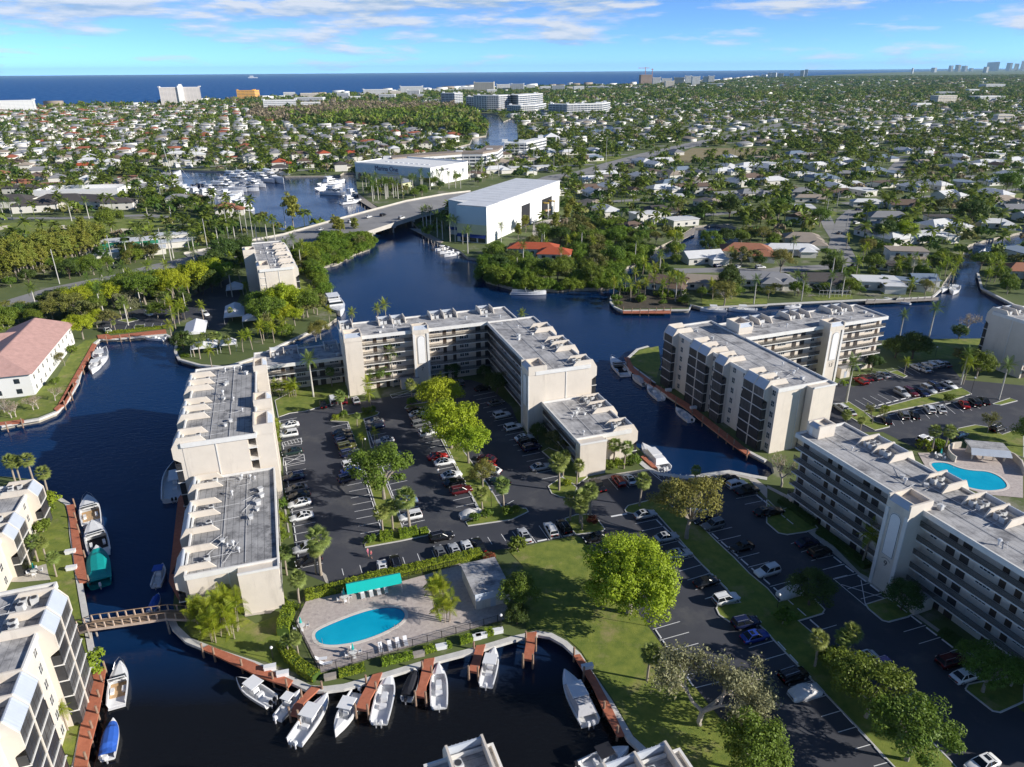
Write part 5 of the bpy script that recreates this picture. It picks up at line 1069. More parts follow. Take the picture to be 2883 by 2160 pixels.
def boat(kind, bow, stern, label, hullm=None, top=None, cock=None, group=None, engines=2, beam=None, name='motor_boat', cat='boat'):
    A, B = PL(stern, -.6)[0], PL(bow, -.6)[0]; Lb = (B-A).length; c = (A+B)/2; Bm = beam or (.155*Lb+.12); fb = .55+.05*Lb
    o = empty(name, (c.x,c.y,WZ), angle(A,B), label, cat, group)
    MB().loft(hull_rings(Lb,Bm,fb)).build('hull', hullm or M_gel, o)
    h = Lb/2; fz = fb*1.18
    def fore(t0, m, dz, nm, inset=.12):
        mb = MB(); pts = []
        for i in range(9):
            t = t0+(.985-t0)*i/8; b = max(.02,Bm*(1-max(0,(t-.42)/.58)**2.3*.96)-inset); z = fb*(1+.32*t*t)+dz; pts.append((-h+Lb*t,b,z))
        mb.loft([[(x,b,z),(x,b*.5,z+.14),(x,-b*.5,z+.14),(x,-b,z)] for x,b,z in pts], cap=True, closed=False); mb.build(nm, m, o)
    if kind in ('cruiser','yacht'):
        fore(.50, M_gel, .0, 'foredeck')
        MB().loft([[(-.30*Lb,-Bm*.80,.27),(.05*Lb,-Bm*.80,.27),(.05*Lb,Bm*.80,.27),(-.30*Lb,Bm*.80,.27)],[(-.30*Lb,-Bm*.80,.32),(.05*Lb,-Bm*.80,.32),(.05*Lb,Bm*.80,.32),(-.30*Lb,Bm*.80,.32)]]).build('cockpit', cock or M_tan, o)
        MB().loft([[(.03*Lb,-Bm*.82,fz),(.16*Lb,-Bm*.6,fz),(.16*Lb,Bm*.6,fz),(.03*Lb,Bm*.82,fz)],[(-.01*Lb,-Bm*.74,fz+.55),(.06*Lb,-Bm*.5,fz+.55),(.06*Lb,Bm*.5,fz+.55),(-.01*Lb,Bm*.74,fz+.55)]]).build('windshield', M_glass, o)
        MB().tube([(-.05*Lb,-Bm*.85,fz),(-.09*Lb,-Bm*.8,fz+1.2),(-.09*Lb,Bm*.8,fz+1.2),(-.05*Lb,Bm*.85,fz)],.06,5).build('radar_arch', M_gel, o)
        for i in (-1,1): MB().box(-.22*Lb,-.10*Lb,i*Bm*.55-.25,i*Bm*.55+.25,.33,.75).build('seat', M_gel, o)
        MB().box(-h-.5,-h+.1,-Bm*.8,Bm*.8,.12,.22).build('swim_platform', M_gel, o)
        MB().tube([(.30*Lb,-Bm*.62,fz+.15),(.40*Lb,-Bm*.38,fz+.75),(.50*Lb,0,fz+.85),(.40*Lb,Bm*.38,fz+.75),(.30*Lb,Bm*.62,fz+.15)],.025,4).build('bow_rail', M_rim, o)
        if kind == 'yacht':
            MB().loft([[(-.28*Lb,-Bm*.78,fz),(.16*Lb,-Bm*.7,fz),(.16*Lb,Bm*.7,fz),(-.28*Lb,Bm*.78,fz)],[(-.26*Lb,-Bm*.72,fz+1.5),(.06*Lb,-Bm*.6,fz+1.5),(.06*Lb,Bm*.6,fz+1.5),(-.26*Lb,Bm*.72,fz+1.5)]]).build('superstructure', M_gel, o)
            MB().loft([[(-.2*Lb,-Bm*.78,fz+.6),(.135*Lb,-Bm*.7,fz+.6),(.135*Lb,Bm*.7,fz+.6),(-.2*Lb,Bm*.78,fz+.6)],[(-.2*Lb,-Bm*.76,fz+1.1),(.105*Lb,-Bm*.67,fz+1.1),(.105*Lb,Bm*.67,fz+1.1),(-.2*Lb,Bm*.76,fz+1.1)]]).build('cabin_windows', M_glass, o)
            MB().box(-.24*Lb,-.02*Lb,-Bm*.6,Bm*.6,fz+1.52,fz+1.62).box(-.22*Lb,-.04*Lb,-Bm*.55,-Bm*.5,fz+1.62,fz+2.6).box(-.22*Lb,-.04*Lb,Bm*.5,Bm*.55,fz+1.62,fz+2.6).box(-.26*Lb,.0*Lb,-Bm*.62,Bm*.62,fz+2.6,fz+2.72).build('flybridge', M_gel, o)
            MB().tube([(-.2*Lb,0,fz+2.7),(-.22*Lb,0,fz+4.4)],.05,5).build('mast', M_gel, o)
    elif kind == 'cover':
        m = top or M_canvasblue; mb = MB(); rings = []
        for i in range(9):
            t = .06+.80*i/8; b = Bm*(1-max(0,(t-.42)/.58)**2.3*.96)-.03; z = fb*(1+.32*t*t)+.05; up = .75 if .25 < t < .7 else .35; x = -h+Lb*t
            rings.append([(x,b,z),(x,b*.55,z+up*.8),(x,0,z+up),(x,-b*.55,z+up*.8),(x,-b,z)])
        mb.loft(rings, closed=False).build('canvas_cover', m, o); fore(.86, M_gel, .02, 'foredeck', .05)
    else:
        fore(.72, cock or M_gel, .0, 'foredeck')
        MB().loft([[(-.10*Lb,-.5,.26),(.10*Lb,-.42,.26),(.10*Lb,.42,.26),(-.10*Lb,.5,.26)],[(-.08*Lb,-.45,1.35),(.06*Lb,-.36,1.25),(.06*Lb,.36,1.25),(-.08*Lb,.45,1.35)]]).build('console', M_gel, o)
        MB().box(-.22*Lb,-.15*Lb,-.5,.5,.26,.95).build('seat', M_gel, o)
        if kind != 'open':
            tw = min(Bm*.86,1.25); MB().loft([[(-.16*Lb,-tw,2.25),(.13*Lb,-tw*.92,2.28),(.13*Lb,tw*.92,2.28),(-.16*Lb,tw,2.25)],[(-.16*Lb,-tw*.96,2.36),(.13*Lb,-tw*.9,2.4),(.13*Lb,tw*.9,2.4),(-.16*Lb,tw*.96,2.36)]]).build('t_top', top or M_gel, o)
            for sx in (-.11,.07):
                for s in (-1,1): MB().tube([(sx*Lb,s*.62,.26),(sx*Lb*.95,s*tw*.8,2.26)],.035,5).build('t_top_post', M_rim, o)
        if kind == 'canopy':
            MB().loft([[(-.40*Lb,-Bm*.86,fb+.05),(.22*Lb,-Bm*.8,fb+.2),(.22*Lb,Bm*.8,fb+.2),(-.40*Lb,Bm*.86,fb+.05)],[(-.30*Lb,-Bm*.6,2.2),(.10*Lb,-Bm*.6,2.2),(.10*Lb,Bm*.6,2.2),(-.30*Lb,Bm*.6,2.2)]]).build('canvas_enclosure', cock or M_grey, o)
    if kind not in ('cruiser','yacht'):
        for i in range(engines):
            y = (i-(engines-1)/2)*.72; e = MB().loft([[(-h-.62,y-.2,.75),(-h-.05,y-.22,.75),(-h-.05,y+.22,.75),(-h-.62,y+.2,.75)],[(-h-.55,y-.15,1.35),(-h-.12,y-.17,1.3),(-h-.12,y+.17,1.3),(-h-.55,y+.15,1.35)]]).build('outboard_motor', M_gel if 'black' not in label and 'dark' not in label else M_canvasblack, o)
            MB().box(-h-.5,-h-.3,y-.07,y+.07,-.3,.76).build('outboard_leg', M_grey, e)
    return o
boat('cruiser',"D1 1045,760","D1 1005,1105",'white cruiser with tan cockpit at the lower left red dock')
boat('cover',"D1 985,1250","D1 925,1570",'small boat under a bright blue cover at the lower left corner',engines=1)
boat('console',"D1 2045,900","D1 2345,1090",'white centre console with dark foredeck beside the long red walkway',cock=M_canvasblack)
boat('console',"D2 385,1000","D2 185,1230",'small white console boat tied to the leftmost finger pier',engines=1)
boat('console',"D2 625,1035","D2 335,1440",'largest white console boat with twin outboards at the leftmost finger pier')
boat('console',"D2 685,1370","D2 890,1000",'white console boat with its bow pointing away from the seawall',engines=1)
boat('open',"D2 1165,855","D2 1065,1265",'white open boat with covered seat right of the second finger pier')
boat('cover',"D2 1390,815","D2 1300,1065",'small white boat with black half cover at the third finger pier',top=M_canvasblack,engines=1)
boat('open',"D2 1580,775","D2 1585,1130",'white open boat with single outboard right of the third finger pier',engines=1)
boat('console',"D2 2065,635","D2 1990,945",'white boat with yellow seats at the fourth finger pier',engines=1)
boat('canopy',"D3 455,835","D3 680,1275",'big white boat with grey canvas enclosure at the right basin dock')
boat('console',"D3 1010,1500","D3 600,1670",'white boat with black hard top at the bottom edge',top=M_canvasblack,engines=3)
boat('cruiser',"C1 760,985","C1 795,1215",'white cruiser with tan cockpit, first along the left red dock')
boat('cruiser',"C1 800,1205","C1 865,1470",'white cruiser with black cockpit, second along the left red dock',cock=M_canvasblack)
boat('cover',"C1 840,1425","D1 865,80",'teal covered boat, third along the left red dock',top=M_teal,hullm=M_teal,engines=1)
boat('console',"C1 1410,1565","D1 1345,85",'small white boat with blue top near the low left block',top=M_canvasblue,engines=1)
boat('cover',"D1 1375,165","D1 1300,310",'small boat under a blue cover behind the footbridge',engines=1)
boat('console',"C1 1525,690","C1 1505,1000",'long white boat with dark bow alongside the tall left block',cock=M_canvasblack)
boat('console',"B1 880,1300","B1 855,1175",'white boat at the left bank red walkway, farther of two')
boat('console',"B1 795,1375","B1 855,1265",'white boat at the left bank red walkway, nearer of two')
boat('open',"B1 1240,1072","B1 1425,1085",'white boat at the head of the left canal')
boat('cruiser',"B3 300,690","B3 0,682",'long white cruiser moored below the red-roofed house',cock=M_gel)
boat('console',"B3 1630,832","B3 1850,838",'white boat by the far lawn, left of two',engines=1); boat('console',"B3 1875,830","B3 2110,838",'white boat by the far lawn, right of two')
boat('cruiser',"B3 865,1260","B3 985,1395",'white boat with dark cockpit and three outboards at the red dock point',cock=M_canvasblack)
boat('cover',"B3 1045,1405","B3 1155,1480",'small white boat with pale cover at the screened block dock',top=M_grey,engines=1)
boat('open',"B3 1172,1500","B3 1295,1605",'small open boat at the screened block dock',engines=1)
boat('open',"C3 1418,215","C3 1552,318",'open white boat with black seat at the screened block dock',engines=1)
boat('canopy',"C3 1128,535","C3 1325,735",'large boat shrouded in white covers by the low block',cock=M_gel,top=M_gel)
boat('cruiser',"B4 1000,742","B4 1235,775",'white cruiser behind the number 13 block',cock=M_gel); boat('console',"B4 1605,695","B4 1625,630",'white boat at the bend of the far right canal'); boat('open',"B4 1510,680","B4 1540,620",'small boat under the palms at the far right canal'); boat('cruiser',"B4 1850,405","B4 1950,330",'boat with blue canvas up the far right canal',cock=M_canvasblue); boat('open',"B4 1790,268","B4 1880,275",'small white boat far up the right canal'); boat('open',"B4 150,815","B4 275,800",'grey covered boat behind the number 13 roof')
boat('yacht',"B2 735,880","B2 640,740",'white sport-fishing yacht by the lagoon garden',name='yacht',cat='yacht')
for i,(a,b) in enumerate(((1550,300),(1590,325),(1630,350),(1680,335))): boat('open' if i%2 else 'console',f"B2 {a},{b+20}",f"B2 {a+110},{b}",'small boat at the pilings of the yacht club quay',group='boats at the yacht club quay')
# yachts of the marina beyond the bridge
YL = "A1 1560,1165,1690,1155 1640,1200,1760,1180 1840,1120,2000,1125 1880,1100,2040,1105 1900,1215,2060,1200 1940,1240,2090,1235 1960,1260,2120,1270 2020,1040,2180,1050 2080,1120,2209,1130 1760,1165,1900,1170 1430,1130,1560,1140 2050,1150,2209,1155 1330,1140,1440,1150 2080,1330,2180,1320 A2 -60,1020,90,1040 -80,1110,60,1120 A1 1180,1130,1330,1120 1290,1100,1440,1100 1500,1150,1680,1140 1500,1185,1680,1165 1700,1120,1850,1140 1720,1210,1850,1190 1800,1150,2080,1160 1800,1185,2060,1185 1930,1050,2120,1060 1960,1080,2209,1090 2050,1010,2209,1030 1950,1290,2100,1260 2000,1320,2150,1290 1380,1060,1540,1020 1550,965,1490,960 1670,965,1590,965 A2 -100,1090,40,1100 0,1060,140,1080 60,1040,215,1085 560,1150,720,1120 580,1110,740,1085 600,1180,780,1190 640,1085,760,1075 760,1265,890,1250 790,1210,870,1190"
t = None; yc = 0
for k in YL.split():
    if len(k) == 2: t = k; continue
    x0,y0,x1,y1 = map(float,k.split(',')); yc += 1
    yb_ = boat('yacht' if yc%3 else 'cruiser', f"{t} {x1},{y1}", f"{t} {x0},{y0}", 'white motor yacht moored in the marina beyond the road bridge', group='yachts in the marina', name='yacht', cat='yacht', cock=M_gel, beam=2.1, hullm=M_hulldark if yc in (19,21) else None); yb_.scale = (1.35,1.5,1.5)
sb = empty('sailing_mast', P('A1',1490,1060,-1.3), 0, 'tall white sailing boat mast in the marina', 'mast'); MB().tube([(0,0,0),(-3,0,30)],[.2,.1],6).build('spar', M_gel, sb); MB().tube([(14,0,1),(-3,0,30)],.05,4).build('stay', M_gel, sb)
def dock(poly, label, m=None, piles=(), z=.25, pm=None, ph=1.3):
    o = empty('dock', (0,0,0), 0, label, 'dock'); mb = MB(); p = PL(poly); mb.prism(p, z-.3, z, bottom=True); mb.build('deck', m or M_dock, o)
    c = sum(p, Vector())/len(p)
    for q in (PL(piles) if piles else []):
        link('piling', cached(('pile',pm or 0,ph), lambda: MB().cyl(0,0,-3,z+ph,.17,.16,8).mesh('piling', pm or M_pile)), o, (q.x,q.y,0))
    return o
dock("D1 775,890 860,800 915,820 890,1000 845,1250 780,1500 755,1657 640,1657 705,1280 745,960",'red-brown dock along the lower left block',piles="D1 910,810 885,930 860,1060 845,1200 800,1330 790,1420 750,1600")
dock("C1 575,1060 640,1050 690,1340 750,1657 655,1657 605,1200",'red-brown dock beside the three moored boats at left',piles="C1 645,1050 655,1170 680,1270 735,1500",m=None)
dock("D1 660,5 750,0 770,60 690,75",'shaded end of the left red dock',piles="D1 770,60")
dock("D1 1745,645 1800,612 2209,768 D2 0,772 325,918 280,975 0,872 D1 2209,868",'long red-brown walkway along the seawall left of the finger piers',piles="D1 1750,655 1850,690 2090,790 D2 150,905 270,965")
for i,(s,pl_,lb) in enumerate((("D2 485,968 575,968 420,1110 370,1230 300,1215 330,1130","D2 575,985 400,1060 370,1235 295,1210",'leftmost red finger pier in the basin'),("D2 1010,868 1095,845 1040,990 990,1080 975,1180 860,1165 900,1070","D2 955,930 1040,990 865,1180 970,1185",'second red finger pier in the basin'),("D2 1455,735 1545,720 1520,850 1475,960 1470,1065 1375,1055 1415,930","D2 1440,810 1520,850 1380,1070 1470,1075",'third red finger pier in the basin'),("D2 1905,615 1985,605 1950,720 1920,850 1835,840 1880,710","D2 1885,640 1840,850 1920,855",'fourth red finger pier in the basin'),("D3 135,505 218,495 200,620 185,745 100,735 125,600","D3 125,550 210,600 100,745 185,750",'red finger pier at the lawn corner of the basin'))):
    dock(s, lb, piles=pl_)
dock("D3 535,700 590,690 720,880 850,1120 975,1390 915,1400 800,1190 690,950",'long red-brown dock down the right side of the basin',piles="D3 540,690 625,860 800,1160 915,1370")
dock("B3 975,1255 1010,1250 1060,1345 1240,1480 1250,1500 1230,1510 1020,1360",'red-brown dock at the point of the screened block lawn',piles="B3 1000,1300 1100,1400 1200,1480")
dock("C3 1180,-10 1215,-5 1530,180 1760,360 1930,490 2060,600 2030,625 1900,530 1730,395 1500,215",'long red-brown walkway under the screened balconies',piles="C3 1290,70 1420,160 1560,270 1650,330 1790,430 1860,480 1920,530 2035,620")
dock("C3 1115,640 1150,625 1260,735 1215,730",'small red deck beside the boat in white covers')
dock("B1 800,1130 835,1140 760,1280 650,1470 545,1657 505,1657 620,1450 730,1260",'red-brown walkway along the left bank by the pink-roofed building',piles="B1 770,1290 720,1360 680,1440 640,1510 600,1590")
dock("C1 625,0 665,0 570,180 490,245 465,225 540,160",'red-brown walkway at the bend of the left bank',piles="C1 620,110 560,190")
dock("C1 -40,345 205,315 210,340 -40,370",'red-brown landing at the left edge',piles="C1 60,380 190,345")
dock("B1 840,1060 930,1050 960,1065 1430,1010 1440,1040 950,1090 850,1090",'dark red walkway at the head of the left canal',piles="B1 1040,1085 1120,1080 920,1095",m=M_dock)
dock("C1 1540,1000 1590,930 1640,1300 D1 1480,0 1560,0 1615,255 1570,265 1460,60",'shaded red walkway under the low left block',m=M_dock)
dock("B3 960,842 1375,838 1375,862 965,860",'red timber fender along the palm point',piles="B3 965,845 1040,855 1110,858 1185,858 1250,852 1315,848 1375,845",z=-.1)
dock("B3 1380,250 1590,120 1580,180 1375,280",'pale timber wharf of the canal house with white terrace',m=M_greydock,piles="B3 1400,270 1440,245 1480,220 1520,195 1560,165",pm=M_pileg,z=.1,ph=.3)
dock("B4 850,755 1000,745 1480,725 1480,745 1000,768 850,775",'grey timber wharf behind the number 13 block',m=M_greydock,piles="B4 860,765 930,760 1180,755 1240,750 1300,745 1360,742 1420,738",pm=M_pileg,z=-.1)
dock("A2 880,1180 1000,1270 1100,1340 1060,1350 900,1250",'grey marina pontoon with pilings below the bridge',m=M_greydock,piles=' '.join(f"A2 {830+i*28},{1285+(i%3)*22}" for i in range(9)),pm=M_pileg)
dock("B2 1330,135 1420,140 1620,250 1590,262 1400,170",'grey quay walk of the yacht club beside the palms',m=M_greydock,piles=' '.join(f"B2 {1440+i*26},{215+i*13}" for i in range(9))+' '+' '.join(f"B2 {1410+i*40},{232+i*16}" for i in range(7)),pm=M_pileg)
# dock boxes
for t,x,y,lb in (('D2',125,805,'white dock box on the long red walkway'),('D2',235,860,'smaller white dock box on the long red walkway'),('D2',1605,625,'white dock box between the seawall hedges'),('D2',1900,545,'left white dock box of the pair by the hedge block'),('D2',1950,530,'right white dock box of the pair by the hedge block'),('D2',2090,490,'white dock box nearest the lawn seawall'),('D3',655,800,'white dock box on the right basin dock'),('C3',1570,215,'white dock box under the screened balconies, nearer'),('B3',1355,1535,'white dock box under the screened balconies, farther'),('C1',620,1600,'white dock box on the left lawn seawall, nearer'),('C1',610,1460,'white dock box on the left lawn seawall, farther'),('D2',645,885,'dark dock box at the fence corner seawall'),('D2',1410,690,'grey dock box between the seawall hedges')):
    o = empty('dock_box', P(t,x,y,.25), R(15), lb, 'dock box'); m_ = M_gel if 'white' in lb else M_greydock; MB().box(-.85,.85,-.35,.35,-.15,.5).build('bin', m_, o); MB().box(-.9,.9,-.4,.4,.5,.6).build('lid', m_, o)
# footbridge
M_timber = mat('pale_timber', (.55,.42,.33), .85, var=.15, scale=1.5); M_decktim = mat('brown_deck', (.28,.19,.12), .9, var=.2, scale=1.5)
fb_ = empty('footbridge', (0,0,0), 0, 'arched timber footbridge with white-posted railings over the dark canal', 'footbridge')
C_ = [P('D1',632,480,.35), P('D1',778,428,1.9), P('D1',1445,335,1.9), P('D1',1690,345,.4)]
def fboff(s):
    out = []
    for i, c in enumerate(C_):
        d = (C_[min(i+1,3)]-C_[max(i-1,0)]); d.z = 0; d.normalize(); out.append(c+Vector((-d.y,d.x,0))*s)
    return out
Lf, Rt = fboff(1.0), fboff(-1.0); mb = MB()
mb.loft([[Rt[i],Lf[i],Lf[i]-Vector((0,0,.15)),Rt[i]-Vector((0,0,.15))] for i in range(4)]); mb.build('deck', M_decktim, fb_)
for side, ln in (('near',Rt),('far',Lf)):
    mb = MB(); mb.loft([[q+Vector((0,0,-.4)),q+Vector((0,0,.0)),q+Vector((.0,-.12 if side=='near' else .12,.0)),q+Vector((0,-.12 if side=='near' else .12,-.4))] for q in ln]); mb.build('stringer', M_timber, fb_)
    for zz in (1.1,): MB().tube([q+Vector((0,0,zz)) for q in ln],.07,6).build('handrail', M_decktim, fb_)
    for a, b, n in ((0,1,2),(1,2,9),(2,3,3)):
        for i in range(n):
            q = ln[a].lerp(ln[b],i/n); link('post', cached('fbp', lambda: MB().box(-.09,.09,-.09,.09,-.45,1.12).mesh('post', M_timber)), fb_, q)
for k in (1,2):
    for q in (Lf[k],Rt[k]): MB().cyl(0,0,-4,1.6,.16,.16,8).build('pile', M_pileg, fb_).location = (q.x,q.y,0)
# ================================================================ POOLS AND PEOPLE
M_paver = mat('brick_pavers', (.44,.37,.34), .9, scale=1.6, detail=8, col2=(.60,.53,.48), wear=((.32,.27,.27), 2.2, (1,1,1), .55, .7)); M_coping = mat('pool_coping', (.72,.66,.58), .8, var=.08, scale=2); M_pool = mat('pool_water', (.0,.36,.56), .06, scale=.18, col2=(.01,.47,.66), bump=.012, bscale=2.5); M_tile = mat('pool_tile', (.02,.07,.22), .3)
M_poolgrad = M_pool
def offs(poly, d):
    k = len(poly); out = []; ar = sum(poly[i-1].x*poly[i].y-poly[i].x*poly[i-1].y for i in range(k)); s = 1 if ar > 0 else -1
    for i in range(k):
        e = (poly[(i+1)%k]-poly[i-1]); e.z = 0; e.normalize(); out.append(poly[i]+Vector((e.y,-e.x,0))*d*s)
    return out
def smoothp(p, it=2):
    for _ in range(it):
        q = []
        for i in range(len(p)): a, b = p[i], p[(i+1)%len(p)]; q += [a*.75+b*.25, a*.25+b*.75]
        p = q
    return p
def pool(poly, deck, label, z=.10):
    p = smoothp(PL(poly)); o1 = offs(p,.55); loops = [PL(deck), o1]; mb = MB()
    for l in loops: mb.v += [(q.x,q.y,z) for q in l]
    mb.f = [tuple(t) for t in tessellate_polygon([[Vector((q.x,q.y,0)) for q in l] for l in loops])]
    for l in loops:
        pass
    dk = tag(mb.build('pool_deck', M_paver), kind='structure')
    T = empty('swimming_pool', (0,0,0), 0, label, 'swimming pool'); k = len(p); cp = MB()
    for i in range(k):
        j = (i+1)%k; a,b,c,d = o1[i],o1[j],p[j],p[i]
        cp.quad((a.x,a.y,z+.03),(b.x,b.y,z+.03),(c.x,c.y,z+.03),(d.x,d.y,z+.03)); cp.quad((d.x,d.y,z+.03),(c.x,c.y,z+.03),(c.x,c.y,.0),(d.x,d.y,.0)); cp.quad((a.x,a.y,z+.03),(b.x,b.y,z+.03),(b.x,b.y,0),(a.x,a.y,0))
    cp.build('coping', M_coping, T); MB().sheet(p, .035).build('water', M_pool, T)
    tl = MB(); q = offs(p,-.05)
    for i in range(k): j=(i+1)%k; tl.quad((q[i].x,q[i].y,.10),(q[j].x,q[j].y,.10),(q[j].x,q[j].y,.01),(q[i].x,q[i].y,.01))
    tl.build('tile_band', M_tile, T); return T
pl1 = pool("D2 505,500 525,575 600,606 720,606 880,578 1050,522 1180,460 1275,395 1294,335 1255,292 1170,278 1030,292 880,335 720,395 580,455","D2 440,215 1190,75 1530,-20 1760,-100 2080,20 2205,370 560,848 345,415",'oval turquoise pool on the brick deck beside the basin')
pool("C4 1400,690 1480,682 1560,690 1640,728 1760,755 1900,760 2000,800 2060,855 2075,895 2030,918 1900,930 1750,905 1600,850 1470,770","C4 1300,600 1480,600 1560,560 1720,560 2209,660 2209,990 1880,960 1700,900 1400,780",'kidney-shaped blue pool behind the number 9 block',z=.08)
for a in ((1130,250),(560,590),(1220,460)):
    p = P('D2',a[0],a[1],.13); o = empty('pool_ladder', p, .4, {1130:'steel pool ladder at the far end',560:'steel handrail at the shallow end',1220:'steel pool ladder on the near side'}[a[0]]+' of the oval pool', 'pool ladder')
    for s in (-.3,.3): MB().tube([(s,-.5,0),(s,-.45,.8),(s,.2,.85),(s,.45,-.05)],.03,5).build('rail', M_rim, o)
# fence round the pool: posts and picket panels
M_black = mat('black_metal', (.015,.015,.017), .5)
fn = empty('pool_fence', (0,0,0), 0, 'black metal picket fence round the oval pool deck', 'fence')
pts = PL("D2 2205,372 560,850 345,418 440,212 1200,68 1790,-90")
for a, b in zip(pts[:-1],pts[1:]):
    Ls = (b-a).length; n = max(1,round(Ls/2.4)); ag = angle(a,b); sg = Ls/n
    for i in range(n):
        q = a.lerp(b,i/n); link('post', cached('fpost', lambda: MB().box(-.04,.04,-.04,.04,0,1.45).mesh('post', M_black)), fn, (q.x,q.y,.1), ag)
        def pk():
            m = MB().box(0,sg,-.015,.015,1.3,1.34).box(0,sg,-.015,.015,.12,.16)
            for j in range(int(sg/.13)): m.box(.06+j*.13,.075+j*.13,-.008,.008,.16,1.3)
            return m.mesh('picket_panel', M_black)
        link('picket_panel', cached(('pk',round(sg,2)), pk), fn, (q.x,q.y,.1), ag)
aw = empty('awning', P('D2',1030,160,.1), R(18), 'bright teal shade awning over loungers at the pool', 'awning'); MB().quad((-4.6,-1.1,2.2),(4.6,-1.1,2.2),(4.6,.4,2.9),(-4.6,.4,2.9)).quad((-4.6,.4,2.9),(4.6,.4,2.9),(4.6,1.3,2.4),(-4.6,1.3,2.4)).quad((-4.6,-1.1,2.2),(4.6,-1.1,2.2),(4.6,-1.12,1.9),(-4.6,-1.12,1.9)).build('canopy', mat('turquoise_canvas',(.0,.50,.44),.7,var=.04,scale=1), aw)
for x in (-4.5,4.5):
    for y in (-1.05,1.2): MB().cyl(x,y,0,2.2 if y < 0 else 2.4,.04,.04,6).build('pole', M_trim, aw)
M_sling = mat('white_sling', (.74,.74,.76), .8)
def lounger(p, rz, label, group):
    o = empty('sun_lounger', p, rz, label, 'sun lounger', group); link('seat', cached('ls', lambda: MB().box(-.3,.3,-1.0,.3,.33,.38).mesh('seat', M_sling)), o); link('backrest', cached('lb', lambda: MB().loft([[(-.3,.3,.33),(.3,.3,.33),(.3,.3,.38),(-.3,.3,.38)],[(-.3,.85,.75),(.3,.85,.75),(.3,.83,.80),(-.3,.83,.80)]]).mesh('backrest', M_sling)), o)
    for x in (-.27,.27):
        for y in (-.8,.3): link('leg', cached('ll', lambda: MB().box(-.025,.025,-.025,.025,0,.33).mesh('leg', M_trim)), o, (x,y,0))
for i,(x,y) in enumerate(((1080,640),(1160,625),(1228,600),(1295,585))): lounger(P('D2',x,y,.1), R(18), f"white sling lounger in the row by the near pool edge, {ORD[i]} from the left", 'loungers at the near pool edge')
for i,(x,y) in enumerate(((925,180),(1000,165),(1065,150),(1125,135))): lounger(P('D2',x,y,.1), R(18), f"white lounger under the teal awning, {ORD[i]} from the left", 'loungers under the awning')
for i,(x,y) in enumerate(((560,735),(605,775))): lounger(P('D2',x,y,.1), R(100), f"white lounger in the fence corner, {('farther','nearer')[i]} of two", 'loungers in the fence corner')
M_umb = mat('teal_umbrella', (.02,.42,.38), .7)
for t,x,y,lb in (('D2',768,210,'far side of the oval pool'),('D2',395,460,'left end of the oval pool'),('D2',845,690,'near side of the oval pool'),('C4',1490,640,'kidney pool'),('C3',1625,185,'dock under the screened balconies'),('C1',305,1640,'path by the left lawn')):
    p = P(t,x,y,.1); o = empty('cafe_table', p, 0, f"round white table at the {lb}", 'table'); MB().cyl(0,0,.70,.74,.62,.62,14).build('tabletop', M_trim, o); MB().cyl(0,0,0,.7,.04,.04,6).build('pedestal', M_trim, o); MB().cyl(0,0,0,.04,.3,.3,10).build('base', M_trim, o)
    u = empty('parasol', p, 0, f"closed teal parasol in the table at the {lb}", 'parasol'); MB().cyl(0,0,.04,2.5,.025,.025,6).build('pole', M_trim, u); MB().cyl(0,0,1.25,2.4,.24,.05,9).build('folded_canopy', M_umb, u)
    for i in range(4):
        a = i*1.57+.4; c = empty('chair', p+Vector((1.0*math.cos(a),1.0*math.sin(a),0)), a+math.pi/2, f"white chair round the table at the {lb}", 'chair', f"chairs at the {lb}")
        link('seat', cached('chs', lambda: MB().box(-.22,.22,-.22,.22,.42,.46).mesh('seat', M_sling)), c); link('backrest', cached('chb', lambda: MB().box(-.22,.22,-.26,-.22,.46,.9).mesh('backrest', M_sling)), c)
        for sx in (-.2,.2):
            for sy in (-.2,.2): link('leg', cached('chl', lambda: MB().box(-.02,.02,-.02,.02,0,.42).mesh('leg', M_trim)), c, (sx,sy,0))
# pool house and small outbuildings
def outhouse(p, rz, w, d, h, label, roofm=None, man=True, z=0.1):
    o = empty('outbuilding', (p[0],p[1],z), rz, label, 'small building'); MB().box(-w/2,w/2,-d/2,d/2,-.1,h).build('wall', M_stucco, o); MB().box(-w/2-.15,w/2+.15,-d/2-.1,d/2+.1,h,h+.12).build('roof', roofm or M_roof, o)
    if man: MB().quad((-w/2-.1,-d/2-.5,h-.7),(w/2+.1,-d/2-.5,h-.7),(w/2+.1,-d/2-.05,h+.3),(-w/2-.1,-d/2-.05,h+.3)).build('mansard', M_mansard, o)
    MB().box(-.45,.45,-d/2-.04,-d/2+.02,0,2.0).build('door', M_mansard, o); return o
p = P('D2',1985,130); ph_ = outhouse(p, R(19), 6.0, 8.6, 2.9, 'flat-roofed cream pool house with grey roof beside the round tree')
outhouse(P('D4',1250,250), R(-69), 4.2, 4.0, 2.7, 'small cream utility house before the number 9 block', man=False)
outhouse(P('D4',1010,110), R(-69), 2.8, 1.6, 2.4, 'narrow cream store at the foot of the number 9 tower', man=False)
outhouse(P('B2',1330,1500), R(18.7), 5.0, 2.6, 2.8, 'flat-roofed cream entrance beside the number 7 tower', man=False)
outhouse(P('B4',640,1410), R(20), 3.4, 2.6, 2.9, 'cream entrance porch beside the number 13 tower', man=False)
hut = empty('poolside_hut', P('C4',1880,640), R(-12), 'grey-roofed open hut at the kidney pool', 'hut'); MB().box(-4,4,-1.5,2.6,2.5,2.9).build('roof', M_roof, hut); MB().quad((-4.2,-3.0,1.9),(4.2,-3.0,1.9),(4.0,-1.5,2.95),(-4.0,-1.5,2.95)).build('mansard', M_mansard, hut); MB().box(-3.4,3.4,1.6,2.2,0,2.5).build('wall', M_stucco, hut)
